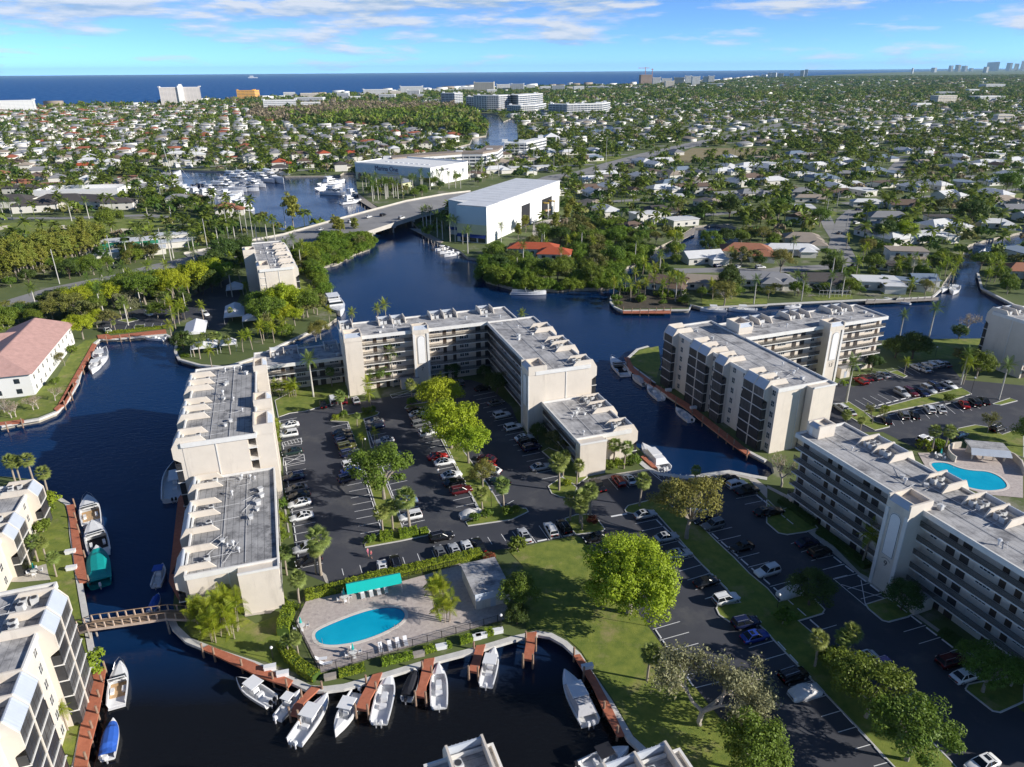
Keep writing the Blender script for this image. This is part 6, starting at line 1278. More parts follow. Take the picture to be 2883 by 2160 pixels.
for x in (-3.3,-1.1,1.1,3.3): MB().box(x-.15,x+.15,-1.6,-1.3,0,2.4).build('post', M_stucco, hut)
run('garden_wall', smoothp(PL("C4 1640,690 1590,660 1555,610 1580,565 1700,555"),1)[:-2], .3, 0, 1.6, M_stucco, label='curved cream wall left of the poolside hut', cat='wall'); run('garden_wall', PL("C4 2030,620 2120,660 2180,720 2209,800"), .3, 0, 1.6, M_stucco, label='curved cream wall right of the poolside hut', cat='wall')
# globe lamps
for t,x,y,h,lb in (('D2',1090,735,3.0,'by the near pool fence'),('D2',2120,480,3.0,'at the right end of the pool fence'),('D2',150,720,2.0,'on the lawn by the long red walkway'),('C2',1185,1270,4.0,'on the first island'),('C2',2035,1070,4.0,'on the second island'),('D4',75,345,4.0,'in the diagonal strip'),('C3',645,1180,3.6,'on the rounded island'),('C2',955,600,3.5,'between the parked cars of the first island'),('D3',1190,440,3.5,'under the huge lime-green tree'),('C4',1755,100,5.0,'in the grass strip of the far lot'),('B1',1145,905,3.5,'in the tented car park'),('B4',1450,1240,3.0,'on the shaded lawn by the canal')):
    o = empty('lamp_post', P(t,x,y,.06), 0, f"globe lamp on a dark post {lb}", 'lamp post'); MB().cyl(0,0,0,h,.06,.05,7).build('post', M_black, o)
    g_ = MB(); k = 10; g_.loft([[(.24*math.sin(a)*math.cos(2*math.pi*i/k),.24*math.sin(a)*math.sin(2*math.pi*i/k),h+.2-.24*math.cos(a)) for i in range(k)] for a in [R(10+20*j) for j in range(9)]]); g_.build('globe', M_arch, o)
# people
def person(p, rz, shirt, legsm, label, stride=.22):
    me = bpy.data.meshes.new('body'); V = [(0,0,.95),(0,0,1.2),(0,0,1.45),(0,0,1.56),(0,0,1.70),(.02,-.19,1.42),(.05,-.27,1.15),(.16,-.26,.92),(.02,.19,1.42),(-.05,.27,1.15),(.0,.27,.92),(0,-.1,.9),(stride*.6,-.11,.5),(stride,-.11,.08),(stride+.14,-.11,.04),(0,.1,.9),(-stride*.2,.11,.5),(-stride,.11,.10),(-stride+.13,.11,.05)]
    E = [(0,1),(1,2),(2,3),(3,4),(2,5),(5,6),(6,7),(2,8),(8,9),(9,10),(0,11),(11,12),(12,13),(13,14),(0,15),(15,16),(16,17),(17,18)]; rad = [.15,.15,.15,.06,.105,.075,.05,.04,.075,.05,.04,.10,.075,.05,.04,.10,.075,.05,.04]
    me.from_pydata(V,E,[]); o = bpy.data.objects.new('tmp', me); COL.objects.link(o); m1 = o.modifiers.new('s','SKIN'); 
    for i, sv in enumerate(me.skin_vertices[0].data): sv.radius = (rad[i],rad[i]*.9); sv.use_root = i == 0
    o.modifiers.new('u','SUBSURF').levels = 1; bpy.context.view_layer.update()
    bm = bpy.data.meshes.new_from_object(o.evaluated_get(bpy.context.evaluated_depsgraph_get())); bpy.data.objects.remove(o); bm.name = 'body'; bm.materials.clear()
    for c in (shirt, legsm, mat('skin',(.45,.27,.18),.6), mat('hair',(.06,.04,.03),.7)): bm.materials.append(c)
    for f in bm.polygons:
        z, y = f.center.z, abs(f.center.y); f.material_index = (3 if z > 1.72 else 2) if z > 1.52 else (2 if (y > .2 and z < 1.2) or z < .45 else (1 if z < .95 else 0))
    T = empty('person', (p[0],p[1],.045), rz, label, 'person'); link('body', bm, T); return T
ps = mat('pink_shirt',(.55,.16,.24),.8); pr = mat('red_shirt',(.42,.10,.12),.8); wh = mat('white_shirt',(.75,.75,.75),.8); dk = mat('dark_trousers',(.05,.05,.07),.8)
person(P('C2',970,1490), R(-30), ps, ps, 'person in pink walking in the driveway, left of two'); person(P('C2',1000,1510), R(-30), pr, dk, 'person in dark pink top walking in the driveway, right of two'); person(P('C2',1578,790), R(120), wh, wh, 'person in white standing among the parked cars')
# tents of the left car park
M_tent = mat('white_tent', (.78,.78,.80), .7, var=.03, scale=.5)
for t,x,y,w,l,lb in (('B1',2035,690,6.5,9,'farthest blue-white carport tent'),('B1',2035,900,7,15,'long white carport tent beside the tower block'),('B1',1700,1050,7,14,'white carport tent by the palms'),('B1',1775,1200,8,7,'peaked white tent at the seawall corner'),('B1',2190,960,7,7,'white tent half hidden by palms'),('B1',1980,1180,5,5,'small white tent behind the seawall palms')):
    p = P(t,x,y); o = empty('carport_tent', p, R(18-90), lb, 'tent'); h = 2.4
    MB().quad((-l/2,-w/2,h),(l/2,-w/2,h),(l/2,0,h+1.3),(-l/2,0,h+1.3)).quad((-l/2,0,h+1.3),(l/2,0,h+1.3),(l/2,w/2,h),(-l/2,w/2,h)).tri((l/2,-w/2,h),(l/2,w/2,h),(l/2,0,h+1.3)).tri((-l/2,-w/2,h),(-l/2,w/2,h),(-l/2,0,h+1.3)).build('canopy', M_tent, o)
    for sx in (-1,1):
        for sy in (-1,1): MB().cyl(sx*(l/2-.1),sy*(w/2-.1),0,h,.06,.06,6).build('pole', M_trim, o)
# ================================================================ ROAD BRIDGE
M_bridge = mat('bridge_concrete', (.50,.47,.42), .85, var=.12, scale=.2)
br = empty('road_bridge', (0,0,0), 0, 'concrete road bridge crossing between the lagoon and the marina', 'bridge')
BN = [(-140,322,.2),(-99.9,355.8,1.2),(-77.4,380,3.8),(-52.9,428.6,4.5),(-31,485.4,2.4),(-14,520,.2)]; BF = [(-162,352,.2),(-124,391,1.2),(-100.9,419.7,3.8),(-68.4,478.7,4.5),(-46.8,520,2.4),(-30,548,.2)]
mb = MB(); mb.loft([[a,b,(b[0],b[1],b[2]-(1.3 if 2 <= i <= 3 else b[2]+.5)),(a[0],a[1],a[2]-(1.3 if 2 <= i <= 3 else a[2]+.5))] for i,(a,b) in enumerate(zip(BN,BF))]); mb.build('deck', M_bridge, br)
mb = MB(); mb.loft([[tuple(Vector(a).lerp(Vector(b),.06)+Vector((0,0,.02))),tuple(Vector(a).lerp(Vector(b),.94)+Vector((0,0,.02))),tuple(Vector(a).lerp(Vector(b),.94)+Vector((0,0,-.02))),tuple(Vector(a).lerp(Vector(b),.06)+Vector((0,0,-.02)))] for a,b in zip(BN,BF)]); mb.build('road_surface', M_street, br)
for ln in (BN,BF):
    mb = MB(); mb.loft([[(p[0]-.15,p[1],p[2]),(p[0]+.15,p[1],p[2]),(p[0]+.15,p[1],p[2]+.95),(p[0]-.15,p[1],p[2]+.95)] for p in ln]); mb.build('parapet', M_bridge, br)
for f in (.15,.5,.85):
    a = Vector(BN[2]).lerp(Vector(BN[3]),f); b = Vector(BF[2]).lerp(Vector(BF[3]),f)
    MB().loft([[(a.x-.6,a.y-.4,2.0),(b.x-.6,b.y-.4,2.0),(b.x+.6,b.y+.4,2.0),(a.x+.6,a.y+.4,2.0)],[(a.x-.6,a.y-.4,3.1),(b.x-.6,b.y-.4,3.1),(b.x+.6,b.y+.4,3.1),(a.x+.6,a.y+.4,3.1)]]).build('pier_cap', M_bridge, br)
    for t in (.08,.36,.64,.92):
        q = a.lerp(b,t); MB().cyl(q.x,q.y,-3,2.0,.55,.55,10).build('pier', M_bridge, br)
def seg_car(t,x,y,z,kind,c,label,d=R(62)):
    q = P(t,x,y,z+.6); o = car(kind,q,d,c,label); o.location.z = z+.04
seg_car('A2',975,1382,4.2,'sedan','white','white sedan on the road bridge, far lane'); seg_car('A2',1100,1366,4.4,'suv','black','black car on the road bridge, far lane'); seg_car('A2',825,1424,3.9,'suv','white','white car at the crest of the bridge ramp'); seg_car('A2',1260,1392,4.4,'suv','white','white car on the road bridge, near lane'); seg_car('A2',567,1492,1.9,'sedan','white','white sedan at the foot of the bridge ramp'); seg_car('B2',500,225,.05,'sedan','white','white sedan on the slip road before the bridge'); seg_car('B2',235,195,.05,'suv','blue','blue car on the road behind the tower block'); seg_car('B2',250,220,.05,'sedan','white','white car on the road behind the tower block')
seg_car('B1',440,690,.05,'suv','black','black car on the left road, leading',R(25)); seg_car('B1',605,672,.05,'suv','silver','silver car on the left road, following',R(25)); seg_car('B1',1710,375,.05,'suv','grey','grey car on the road by the power poles',R(25)); seg_car('B1',2120,275,.05,'sedan','navy','dark car on the road behind the tower block, left',R(25))
for i,(x,y,c) in enumerate(((1045,888,'white'),(1040,922,'blue'),(1630,770,'silver'),(1670,740,'white'),(1690,775,'grey'),(900,968,'white'))): seg_car('A3',x,y,.05,'sedan',c,f"{c} car on the wide boulevard, {ORD[i]} from the hangar end" if 0 else f"{c} car on the distant wide boulevard, {ORD[i]} of six",R(38))
for i,(t,x,y,c) in enumerate((('A4',790,1320,'navy'),('A4',770,1437,'white'),('A4',625,1520,'grey'),('A4',1770,1048,'white'),('B4',760,450,'navy'),('B4',910,505,'white'),('B4',600,530,'black'),('B3',1785,455,'navy'),('B3',1950,465,'silver'),('B3',2150,470,'white'))): seg_car(t,x,y,.05,'suv' if i%2 else 'sedan',c,f"{c} car at the houses beyond the right canal, {ORD[i]} of ten",R(10+20*(i%3)))
# ================================================================ YACHT CLUB HALLS
M_white = mat('white_stucco', (.80,.79,.76), .8, var=.03, scale=.1); M_pale = mat('pale_blue_wall', (.52,.62,.66), .8, var=.03, scale=.1); M_butter = mat('butter_wall', (.60,.60,.38), .8, var=.03, scale=.1); M_metalroof = mat('pale_metal_roof', (.70,.71,.72), .5, var=.08, scale=.15); M_whiteroof = mat('white_roof', (.78,.78,.76), .8, var=.05, scale=.08); M_navy = mat('navy_awning', (.015,.04,.20), .7); M_sign = mat('dark_blue_letters', (.02,.02,.10), .5); M_dim = mat('dark_opening', (.015,.015,.018), .8)
d_ = math.atan2(-.42,.906)
h2 = empty('boat_storage_hall', (-28.3,378.2,0), d_, 'large white boat storage hall with pale metal roof beside the lagoon', 'hall'); HL, HW, HH = 103, 17.5, 18.7
MB().box(0,HW,0,HL,9.5,HH).box(-12.5,0,14,HL,9.5,HH).build('upper_wall', M_white, h2); MB().box(.05,HW-.05,.05,HL-.05,-.2,9.5).box(-12.45,.05,14.05,HL-.05,-.2,9.5).build('lower_wall', M_white, h2)
MB().box(0,HW-.0,-.06,-.002,9.5,HH).box(-12.5,-.06,13.94,13.998,9.5,HH).box(-.06,-.002,0,14,9.5,HH).build('front_panel', M_pale, h2); MB().box(.0,HW,-.05,-.002,3.2,9.45).box(-12.5,-.06,13.95,13.998,3.2,9.45).box(-.05,-.002,0,14,3.2,9.45).build('front_panel', M_butter, h2)
MB().loft([[(-12.8,13.7,HH),(HW+.3,-.3,HH),(HW+.3,HL+.3,HH),(-12.8,HL+.3,HH)],[(-12.8,13.7,HH+.25),(HW+.3,-.3,HH+.25),(HW+.3,HL+.3,HH+.25),(-12.8,HL+.3,HH+.25)]]).build('eaves', M_white, h2)
for i in range(11):
    y0 = 14.5+i*8.05; MB().box(-12.2,HW-.2,y0,y0+7.6,HH+.26,HH+.42).build('roof_panel', M_metalroof, h2)
MB().box(.2,HW-.2,.2,14.0,HH+.26,HH+.36).build('roof_panel', M_metalroof, h2)
for i in range(3): MB().box(2+i*5.2,6.2+i*5.2,-.12,-.061,.3,2.9).build('window', M_glass, h2)
MB().quad((.3,-.1,4.4),(HW-.3,-.1,4.4),(HW-.3,-1.6,2.9),(.3,-1.6,2.9)).build('awning', M_navy, h2); MB().box(-12.3,-.3,12.4,13.9,2.9,4.2).build('awning', M_navy, h2)
arcp = arch_mesh(13,5.2,.1).build('arch_moulding', M_butter, h2); arcp.location = (HW/2,-.07,4.4)
for y0,y1,hh in ((44,56,12.5),(74,90,11.5)): MB().box(HW+.002,HW+.06,y0,y1,0,hh).build('boat_door', M_dim, h2)
lift = empty('boat_hoist', (22,443,.1), R(60), 'white and yellow travelling boat hoist beside the hall door', 'boat hoist')
for x in (-4,4):
    for y in (-3,3): MB().box(x-.3,x+.3,y-.3,y+.3,0,9).build('leg', M_trim, lift)
    MB().box(x-.35,x+.35,-3.3,3.3,9,9.8).build('beam', mat('yellow_steel',(.55,.36,.05),.5), lift)
MB().box(-4,4,2.7,3.3,8.4,9).build('cross_beam', M_trim, lift); MB().box(-3,3,-1,1,4,4.6).build('sling', M_tan, lift)
sheet('boat_yard', PL("B3 190,90 420,30 440,90 260,160 210,250 180,170"), .06, M_concrete)
h1 = empty('yacht_club_hall', (-129.5,621.3,0), math.atan2(-43.2,67.2), 'big white yacht club hall with Marina One lettering beyond the bridge', 'hall'); HL, HW, HH = 49.5, 79.9, 14
MB().box(0,HW,0,HL,-.2,HH-1).build('wall', M_white, h1); MB().box(.4,HW-.4,.4,HL-.4,HH-1,HH-.6).build('roof', M_whiteroof, h1); MB().box(-.3,HW+.3,-.3,.3,HH-1.2,HH).box(-.3,HW+.3,HL-.3,HL+.3,HH-1,HH+.6).box(-.3,.3,.3,HL-.3,HH-1,HH).box(HW-.3,HW+.3,.3,HL-.3,HH-1,HH).build('parapet', M_white, h1)
MB().box(0,HW,-.06,-.002,6.4,HH-1.3).build('front_panel', M_pale, h1); MB().box(0,HW,-.05,-.002,0,6.3).build('front_panel', M_butter, h1); MB().box(0,HW,-.2,-.01,6.2,6.5).build('string_course', M_trim, h1)
tx = link('lettering', text_mesh('Marina One', 5.2, .12, M_sign), h1, (34.5,-.2,10.4)); tx.rotation_euler = (math.pi/2,0,0); tx['label'] = 'large dark blue Marina One lettering'
tx = link('lettering', text_mesh('YACHT CLUB', 2.1, .08, M_tan), h1, (41,-.2,7.5)); tx.rotation_euler = (math.pi/2,0,0); tx['label'] = 'small tan YACHT CLUB lettering'
tx = link('lettering', text_mesh('Marina One', 2.6, .1, M_sign), h1, (HW+.1,17,11)); tx.rotation_euler = (math.pi/2,0,math.pi/2); tx['label'] = 'small Marina One lettering on the sunlit wall'
for x in (4,9.3,14.6,20,52,58.6,65.2,71.8):
    r_ = MB(); r_.loft([[(x+r*math.cos(R(30*i)),y,8.9+r*math.sin(R(30*i))) for i in range(12)] for r,y in ((1.35,-.07),(1.3,-.25),(1.0,-.25),(.95,-.07))], cap=False); r_.build('round_medallion', M_trim, h1)
for i in range(9): MB().box(18+i*5.5,20.8+i*5.5,HL*.35,HL*.35+1.2,HH-.6,HH-.3).build('skylight', M_metalroof, h1)
for x in (2.5,7.8,13.0): arch_mesh(3.6,5.2,.12).build('arched_window', M_glass, h1).location = (x+2,-.07,.4)
clubh = empty('clubhouse', (-92,580,0), math.atan2(-43.2,67.2), 'low clubhouse with grey hipped roof in front of the yacht club hall', 'building'); MB().box(-14,14,-6,6,0,4).build('wall', M_butter, clubh)
MB().loft([[(-15,-7,4),(15,-7,4),(15,7,4),(-15,7,4)],[(-8,-.3,7.6),(8,-.3,7.6),(8,.3,7.6),(-8,.3,7.6)]]).build('roof', mat('slate_roof',(.16,.18,.22),.8,var=.1,scale=.3), clubh)
for i in range(7): arch_mesh(1.6,2.6,.1).build('arched_window', M_glass, clubh).location = (-11+i*3.6,-6.02,.5)
# ================================================================ banded condominiums (curved ones follow a line)
M_band = mat('white_balcony_band', (.74,.73,.71), .8, var=.03, scale=.1); M_recess = mat('dark_glazing', (.10,.12,.15), .3, var=.4, scale=.15, coords='World'); M_brownroof = mat('brown_mansard', (.27,.22,.18), .85, var=.1, scale=.2)  # glazing is dark recessed glass between the white bands
def banded(pts, depth, floors, label, fh=3.0, wallm=None, glass=None, mansard=False, core=True, name='apartment_building', group=None, roofm=None, bf=None):
    """pts: line of the front, left to right as seen by the camera"""
    o = empty(name, (0,0,0), 0, label, 'apartment building', group); A = [Vector((p[0],p[1],0)) for p in pts]; k = len(A); B = []
    for i in range(k):
        d = (A[min(i+1,k-1)]-A[max(i-1,0)]).normalized(); B.append(A[i]+Vector((-d.y,d.x,0))*depth)
    def strip(off, z0, z1, nm, m):
        A2 = []; 
        for i in range(k):
            d = (A[min(i+1,k-1)]-A[max(i-1,0)]).normalized(); nrm = Vector((-d.y,d.x,0)); A2.append((A[i]+nrm*off, B[i]-nrm*off))
        MB().loft([[(a.x,a.y,z0),(b.x,b.y,z0),(b.x,b.y,z1),(a.x,a.y,z1)] for a,b in A2]).build(nm, m, o)
    bh = fh*bf if bf else 1.2
    for f in range(floors):
        strip(.7, f*fh+.01, f*fh+fh-bh-.01, 'glazing', glass or M_recess); strip(0, f*fh+fh-bh, f*fh+fh, 'balcony_band', wallm or M_band)
    zt = floors*fh; strip(-.2, zt+.01, zt+.7, 'parapet', wallm or M_band); strip(.8, zt+.71, zt+.8, 'roof', roofm or M_whiteroof)
    if core:
        for i in range(0,k,max(1,k//3)): MB().box(-3,3,-3,3,zt+.81,zt+3.4).build('lift_house', wallm or M_band, o).location = tuple((A[i]+B[i])/2)
    L_ = sum((A[i+1]-A[i]).length for i in range(k-1)); n = max(2,int(L_/9)); 
    for j in range(n+1):
        t = j/n*(k-1); i = min(int(t),k-2); q = A[i].lerp(A[i+1],t-i); d = (A[i+1]-A[i]).normalized(); w = MB().box(-.25,.25,-.06,.9,0,zt).build('party_wall', wallm or M_band, o); w.location = tuple(q); w.rotation_euler = (0,0,math.atan2(d.y,d.x))
    if mansard: strip(-.5, zt+.81, zt+2.6, 'mansard', M_brownroof)
    return o
banded([P('A2',x,y,12) for x,y in ((1180,900),(1500,870),(1780,850),(1960,848),(2090,825),(2135,790))], 16, 4, 'curved white condominium with brown mansard behind the yacht club hall', mansard=True)
banded([P('A3',x,y,0) for x,y in ((-60,850),(130,850),(300,805))], 14, 4, 'cream four-storey block with white roof between the hall and the boulevard', wallm=M_white)
gz = empty('entrance_pavilion', P('A3',340,790), R(10), 'tall white pavilion with peaked white roof by the boulevard', 'pavilion'); MB().loft([[(-9,-8,13),(9,-8,13),(9,8,13),(-9,8,13)],[(-.3,-.3,17),(.3,-.3,17),(.3,.3,17),(-.3,.3,17)]]).build('roof', M_whiteroof, gz)
for x in (-8,8):
    for y in (-7,7): MB().box(x-.8,x+.8,y-.8,y+.8,0,13).build('column', M_white, gz)
banded([P('A2',x,y) for x,y in ((1885,475),(2000,478),(2100,478),(2209,470))]+[P('A3',x,y) for x,y in ((60,475),(180,462),(270,450))], 40, 8, 'huge curved balcony condominium on the far waterway', fh=4.2)
banded([P('A3',x,y) for x,y in ((-40,490),(80,495),(200,490),(300,470))], 25, 4, 'low curved white condominium before the huge curved one', fh=4)
banded([P('A3',x,y) for x,y in ((320,500),(480,505),(640,500),(780,495),(850,480))], 24, 5, 'long blue-shaded balcony condominium right of the curved ones', fh=4)
banded([P('A2',x,y) for x,y in ((1605,430),(1720,432),(1790,428))], 24, 8, 'white slab condominium left of the huge curved one', fh=4); banded([P('A2',x,y) for x,y in ((1820,455),(1890,458))], 20, 7, 'narrow white slab beside the huge curved condominium', fh=4)
# ocean-front towers
hq = P('A1',1400,425); hq2 = P('A1',1725,420)
hq2 = hq2+Vector((0,20,0)); banded([hq, hq.lerp(hq2,.5), hq2], 38, 15, 'tall white oceanfront hotel slab standing alone at left', fh=3.15, glass=mat('pale_recess',(.42,.40,.38),.6), wallm=mat('rosy_white',(.80,.73,.68),.8))
hc = empty('hotel_core', (hq+(hq2-hq)*.53), angle(hq,hq2), 'pale central lift shaft of the oceanfront hotel slab', 'tower'); MB().box(-9,6,-4,8,0,52).build('shaft', M_white, hc); MB().box(-5,4,-1,6,52,56).build('machine_room', M_white, hc)
a_, b_ = P('A1',-300,490), P('A1',305,475); banded([a_,b_], 45, 8, 'broad white oceanfront block at the left edge', fh=3.2, wallm=M_white, glass=mat('pale_glazing',(.66,.66,.64),.5))
banded([P('A1',2055,380),P('A1',2209,378),P('A2',40,375)], 30, 7, 'orange and yellow balcony hotel on the shore', fh=4.4, wallm=mat('orange_stucco',(.85,.45,.10),.8), bf=.6, roofm=mat('terracotta',(.35,.10,.05),.8))
FARB = "A2 75,345,395,470 245,340,318,360 340,590,365,410 395,560,405,450 390,540,325,362 705,810,325,375 820,910,350,385 935,1150,295,345 1065,1210,335,375 1160,1260,305,345 1255,1455,270,330 1310,1420,300,350 1545,1600,285,315 1640,1760,288,305 1885,2070,235,305 2085,2209,248,295 1760,1900,268,300 1400,1450,330,370 2000,2090,290,325 2130,2209,275,300 A3 0,115,245,300 130,210,250,285 250,350,262,290 350,470,258,300 480,540,265,290 540,640,262,300 660,860,262,285 1220,1300,190,240 1300,1400,196,235 1400,1500,190,240 1500,1560,178,235 1560,1640,185,248 1650,1700,182,230 1700,1760,178,230 1330,1420,220,265 1690,1850,236,252 2160,2209,160,182 A4 0,35,150,190 30,80,148,185 90,150,152,182 190,235,152,185 280,315,130,178 318,352,125,178 1560,1600,90,128 1615,1655,86,128 1670,1735,92,128 1740,1775,106,126 1860,1895,102,138 2055,2120,74,124 2125,2170,78,122 2180,2209,62,122 1410,1460,105,135 1240,1260,110,145 1890,2050,85,110 1470,1695,355,405 1290,1460,415,445 1480,1640,315,345 1740,1860,292,318 1830,2145,358,395 1985,2140,520,570 1885,2120,250,280"
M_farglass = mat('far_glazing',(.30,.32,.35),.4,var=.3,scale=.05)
t = None; fbn = 0
for k in FARB.split():
    if len(k) == 2: t = k; continue
    x0,x1,yt,yb = map(float,k.split(',')); a, b = P(t,x0,yb), P(t,x1,yb); dist = a.length; ht = max(6,(yb-yt)*.32593/FPX*math.hypot(dist,CAMH)); fl = max(2,min(14,round(ht/4))); fbn += 1
    if dist > 30000: a = a*(30000/dist); b = b*(30000/dist)
    rt = (b-a); rt2 = Vector((rt.x*.92, rt.y+rt.length*(.42 if fbn%3 else .2), 0))
    banded([a, a+rt2], max(12,min(rt.length*.45,60)), fl, 'distant pale apartment block in the shoreline row' if t != 'A4' else 'distant pale block above the right-hand tree canopy', fh=ht/fl, core=fl > 5, bf=.55, glass=M_farglass, group='apartment blocks along the far shore' if t != 'A4' else 'pale blocks above the far canopy', wallm=M_band if fbn%5 else mat('cream_band',(.70,.62,.50),.8))
ct = empty('tower_under_construction', P('A3',1115,245), R(8), 'concrete tower under construction with two cranes on the far shore', 'tower'); wct = (P('A3',1215,245)-P('A3',1115,245)).length; hct = 75*.32593/FPX*P('A3',1165,245).length
mc = mat('raw_concrete',(.48,.36,.29),.9)
for f in range(9): MB().box(0,wct,0,wct*.6,hct*f/9+hct*.06,hct*(f+1)/9).build('floor_slab', mc, ct); MB().box(wct*.02,wct*.98,wct*.02,wct*.58,hct*f/9,hct*f/9+hct*.06).build('storey', mat('shell_void',(.20,.14,.12),.9), ct)
for dx, hh, jb in ((.35,1.75,(-1.1,.4)),(.95,1.6,(-.25,.1))):
    cr_ = empty('tower_crane', P('A3',1115+100*dx,240), R(8), 'thin tower crane over the construction site, '+('with long jib' if dx < .5 else 'right of two'), 'crane'); MB().box(-1.5,1.5,-1.5,1.5,0,hct*hh).build('mast', mat('crane_red',(.5,.2,.15),.6), cr_); MB().box(wct*jb[0]*.6,wct*jb[1]*.9,-1.5,1.5,hct*hh*.93,hct*hh*.93+3).build('jib', MATS['crane_red'], cr_)
shp = empty('cargo_ship', P('A2',182,152) if 0 else Vector((-5200,15800,-2)), R(5), 'tiny white ship on the sea horizon', 'ship'); MB().box(-90,90,-12,12,0,18).build('hull', M_white, shp); MB().box(-60,10,-10,10,18,45).build('superstructure', M_white, shp)
# ================================================================ HOUSES
M_hroof = mat('house_roof', (1,1,1), .85, var=.12, scale=.4, objcol=True); M_hwall = mat('house_wall', (.72,.69,.63), .85, var=.05, scale=.3)
RC = {'red':(.44,.09,.035),'terracotta':(.38,.16,.09),'brown':(.17,.115,.085),'dark':(.085,.075,.07),'grey':(.27,.27,.28),'white':(.74,.74,.73),'tan':(.36,.30,.24),'blue':(.20,.26,.34),'pink':(.52,.30,.25)}
_hp = {}
def house_proto(kind, w, d, h):
    key = (kind,w,d,h)
    if key in _hp: return _hp[key]
    e = .6; T = {'wall': MB().box(-w/2,w/2,-d/2,d/2,-.2,h).mesh('wall', M_hwall)}
    if kind == 'hip': rf = MB().loft([[(-w/2-e,-d/2-e,h-.05),(w/2+e,-d/2-e,h-.05),(w/2+e,d/2+e,h-.05),(-w/2-e,d/2+e,h-.05)],[(-w/2+d*.42,-.15,h+d*.21),(w/2-d*.42,-.15,h+d*.21),(w/2-d*.42,.15,h+d*.21),(-w/2+d*.42,.15,h+d*.21)]])
    elif kind == 'gable':
        rf = MB(); r = h+d*.22; rf.loft([[(-w/2-e,-d/2-e,h-.15),(-w/2-e,0,r),(-w/2-e,d/2+e,h-.15),(-w/2-e,d/2+e,h-.35),(-w/2-e,0,r-.22),(-w/2-e,-d/2-e,h-.35)],[(w/2+e,-d/2-e,h-.15),(w/2+e,0,r),(w/2+e,d/2+e,h-.15),(w/2+e,d/2+e,h-.35),(w/2+e,0,r-.22),(w/2+e,-d/2-e,h-.35)]])
        for s in (-1,1): rf.tri((s*w/2,-d/2,h-.1),(s*w/2,d/2,h-.1),(s*w/2,0,r-.2))
    else: rf = MB().box(-w/2-.4,w/2+.4,-d/2-.4,d/2+.4,h,h+.3)
    T['roof'] = rf.mesh('roof', M_hroof); _hp[key] = T; return T
HOUSES = []
def house(kind, p, rz, w, d, h, roof, label, group=None, wing=True, name='house'):
    pr = house_proto(kind,w,d,h); o = empty(name, (p[0],p[1],0), rz, label, 'house', group); link('wall', pr['wall'], o); r = link('roof', pr['roof'], o, color=RC[roof])
    fl = 1 if h < 4.5 else 2
    for f in range(fl):
        for i in range(3):
            for s in (-1,1): link('window', cached(('hw',), lambda: MB().box(-.8,.8,-.03,.03,0,1.25).mesh('window', M_glass)), o, ((i-1)*w*.31,s*(d/2+.01),.9+f*2.9))
        link('window', cached(('hw2',), lambda: MB().box(-.03,.03,-.8,.8,0,1.25).mesh('window', M_glass)), o, (w/2+.01,0,.9+f*2.9))
    if wing:
        pw = house_proto('hip' if kind != 'flat' else 'flat', d*.8, d*.75, h-.3 if h < 4.5 else h-2.4); q = (w*.28,-d*.62,0)
        link('wing_wall', pw['wall'], o, q); link('wing_roof', pw['roof'], o, q, color=RC[roof])
    HOUSES.append((p[0],p[1],max(w,d)*.62)); return o
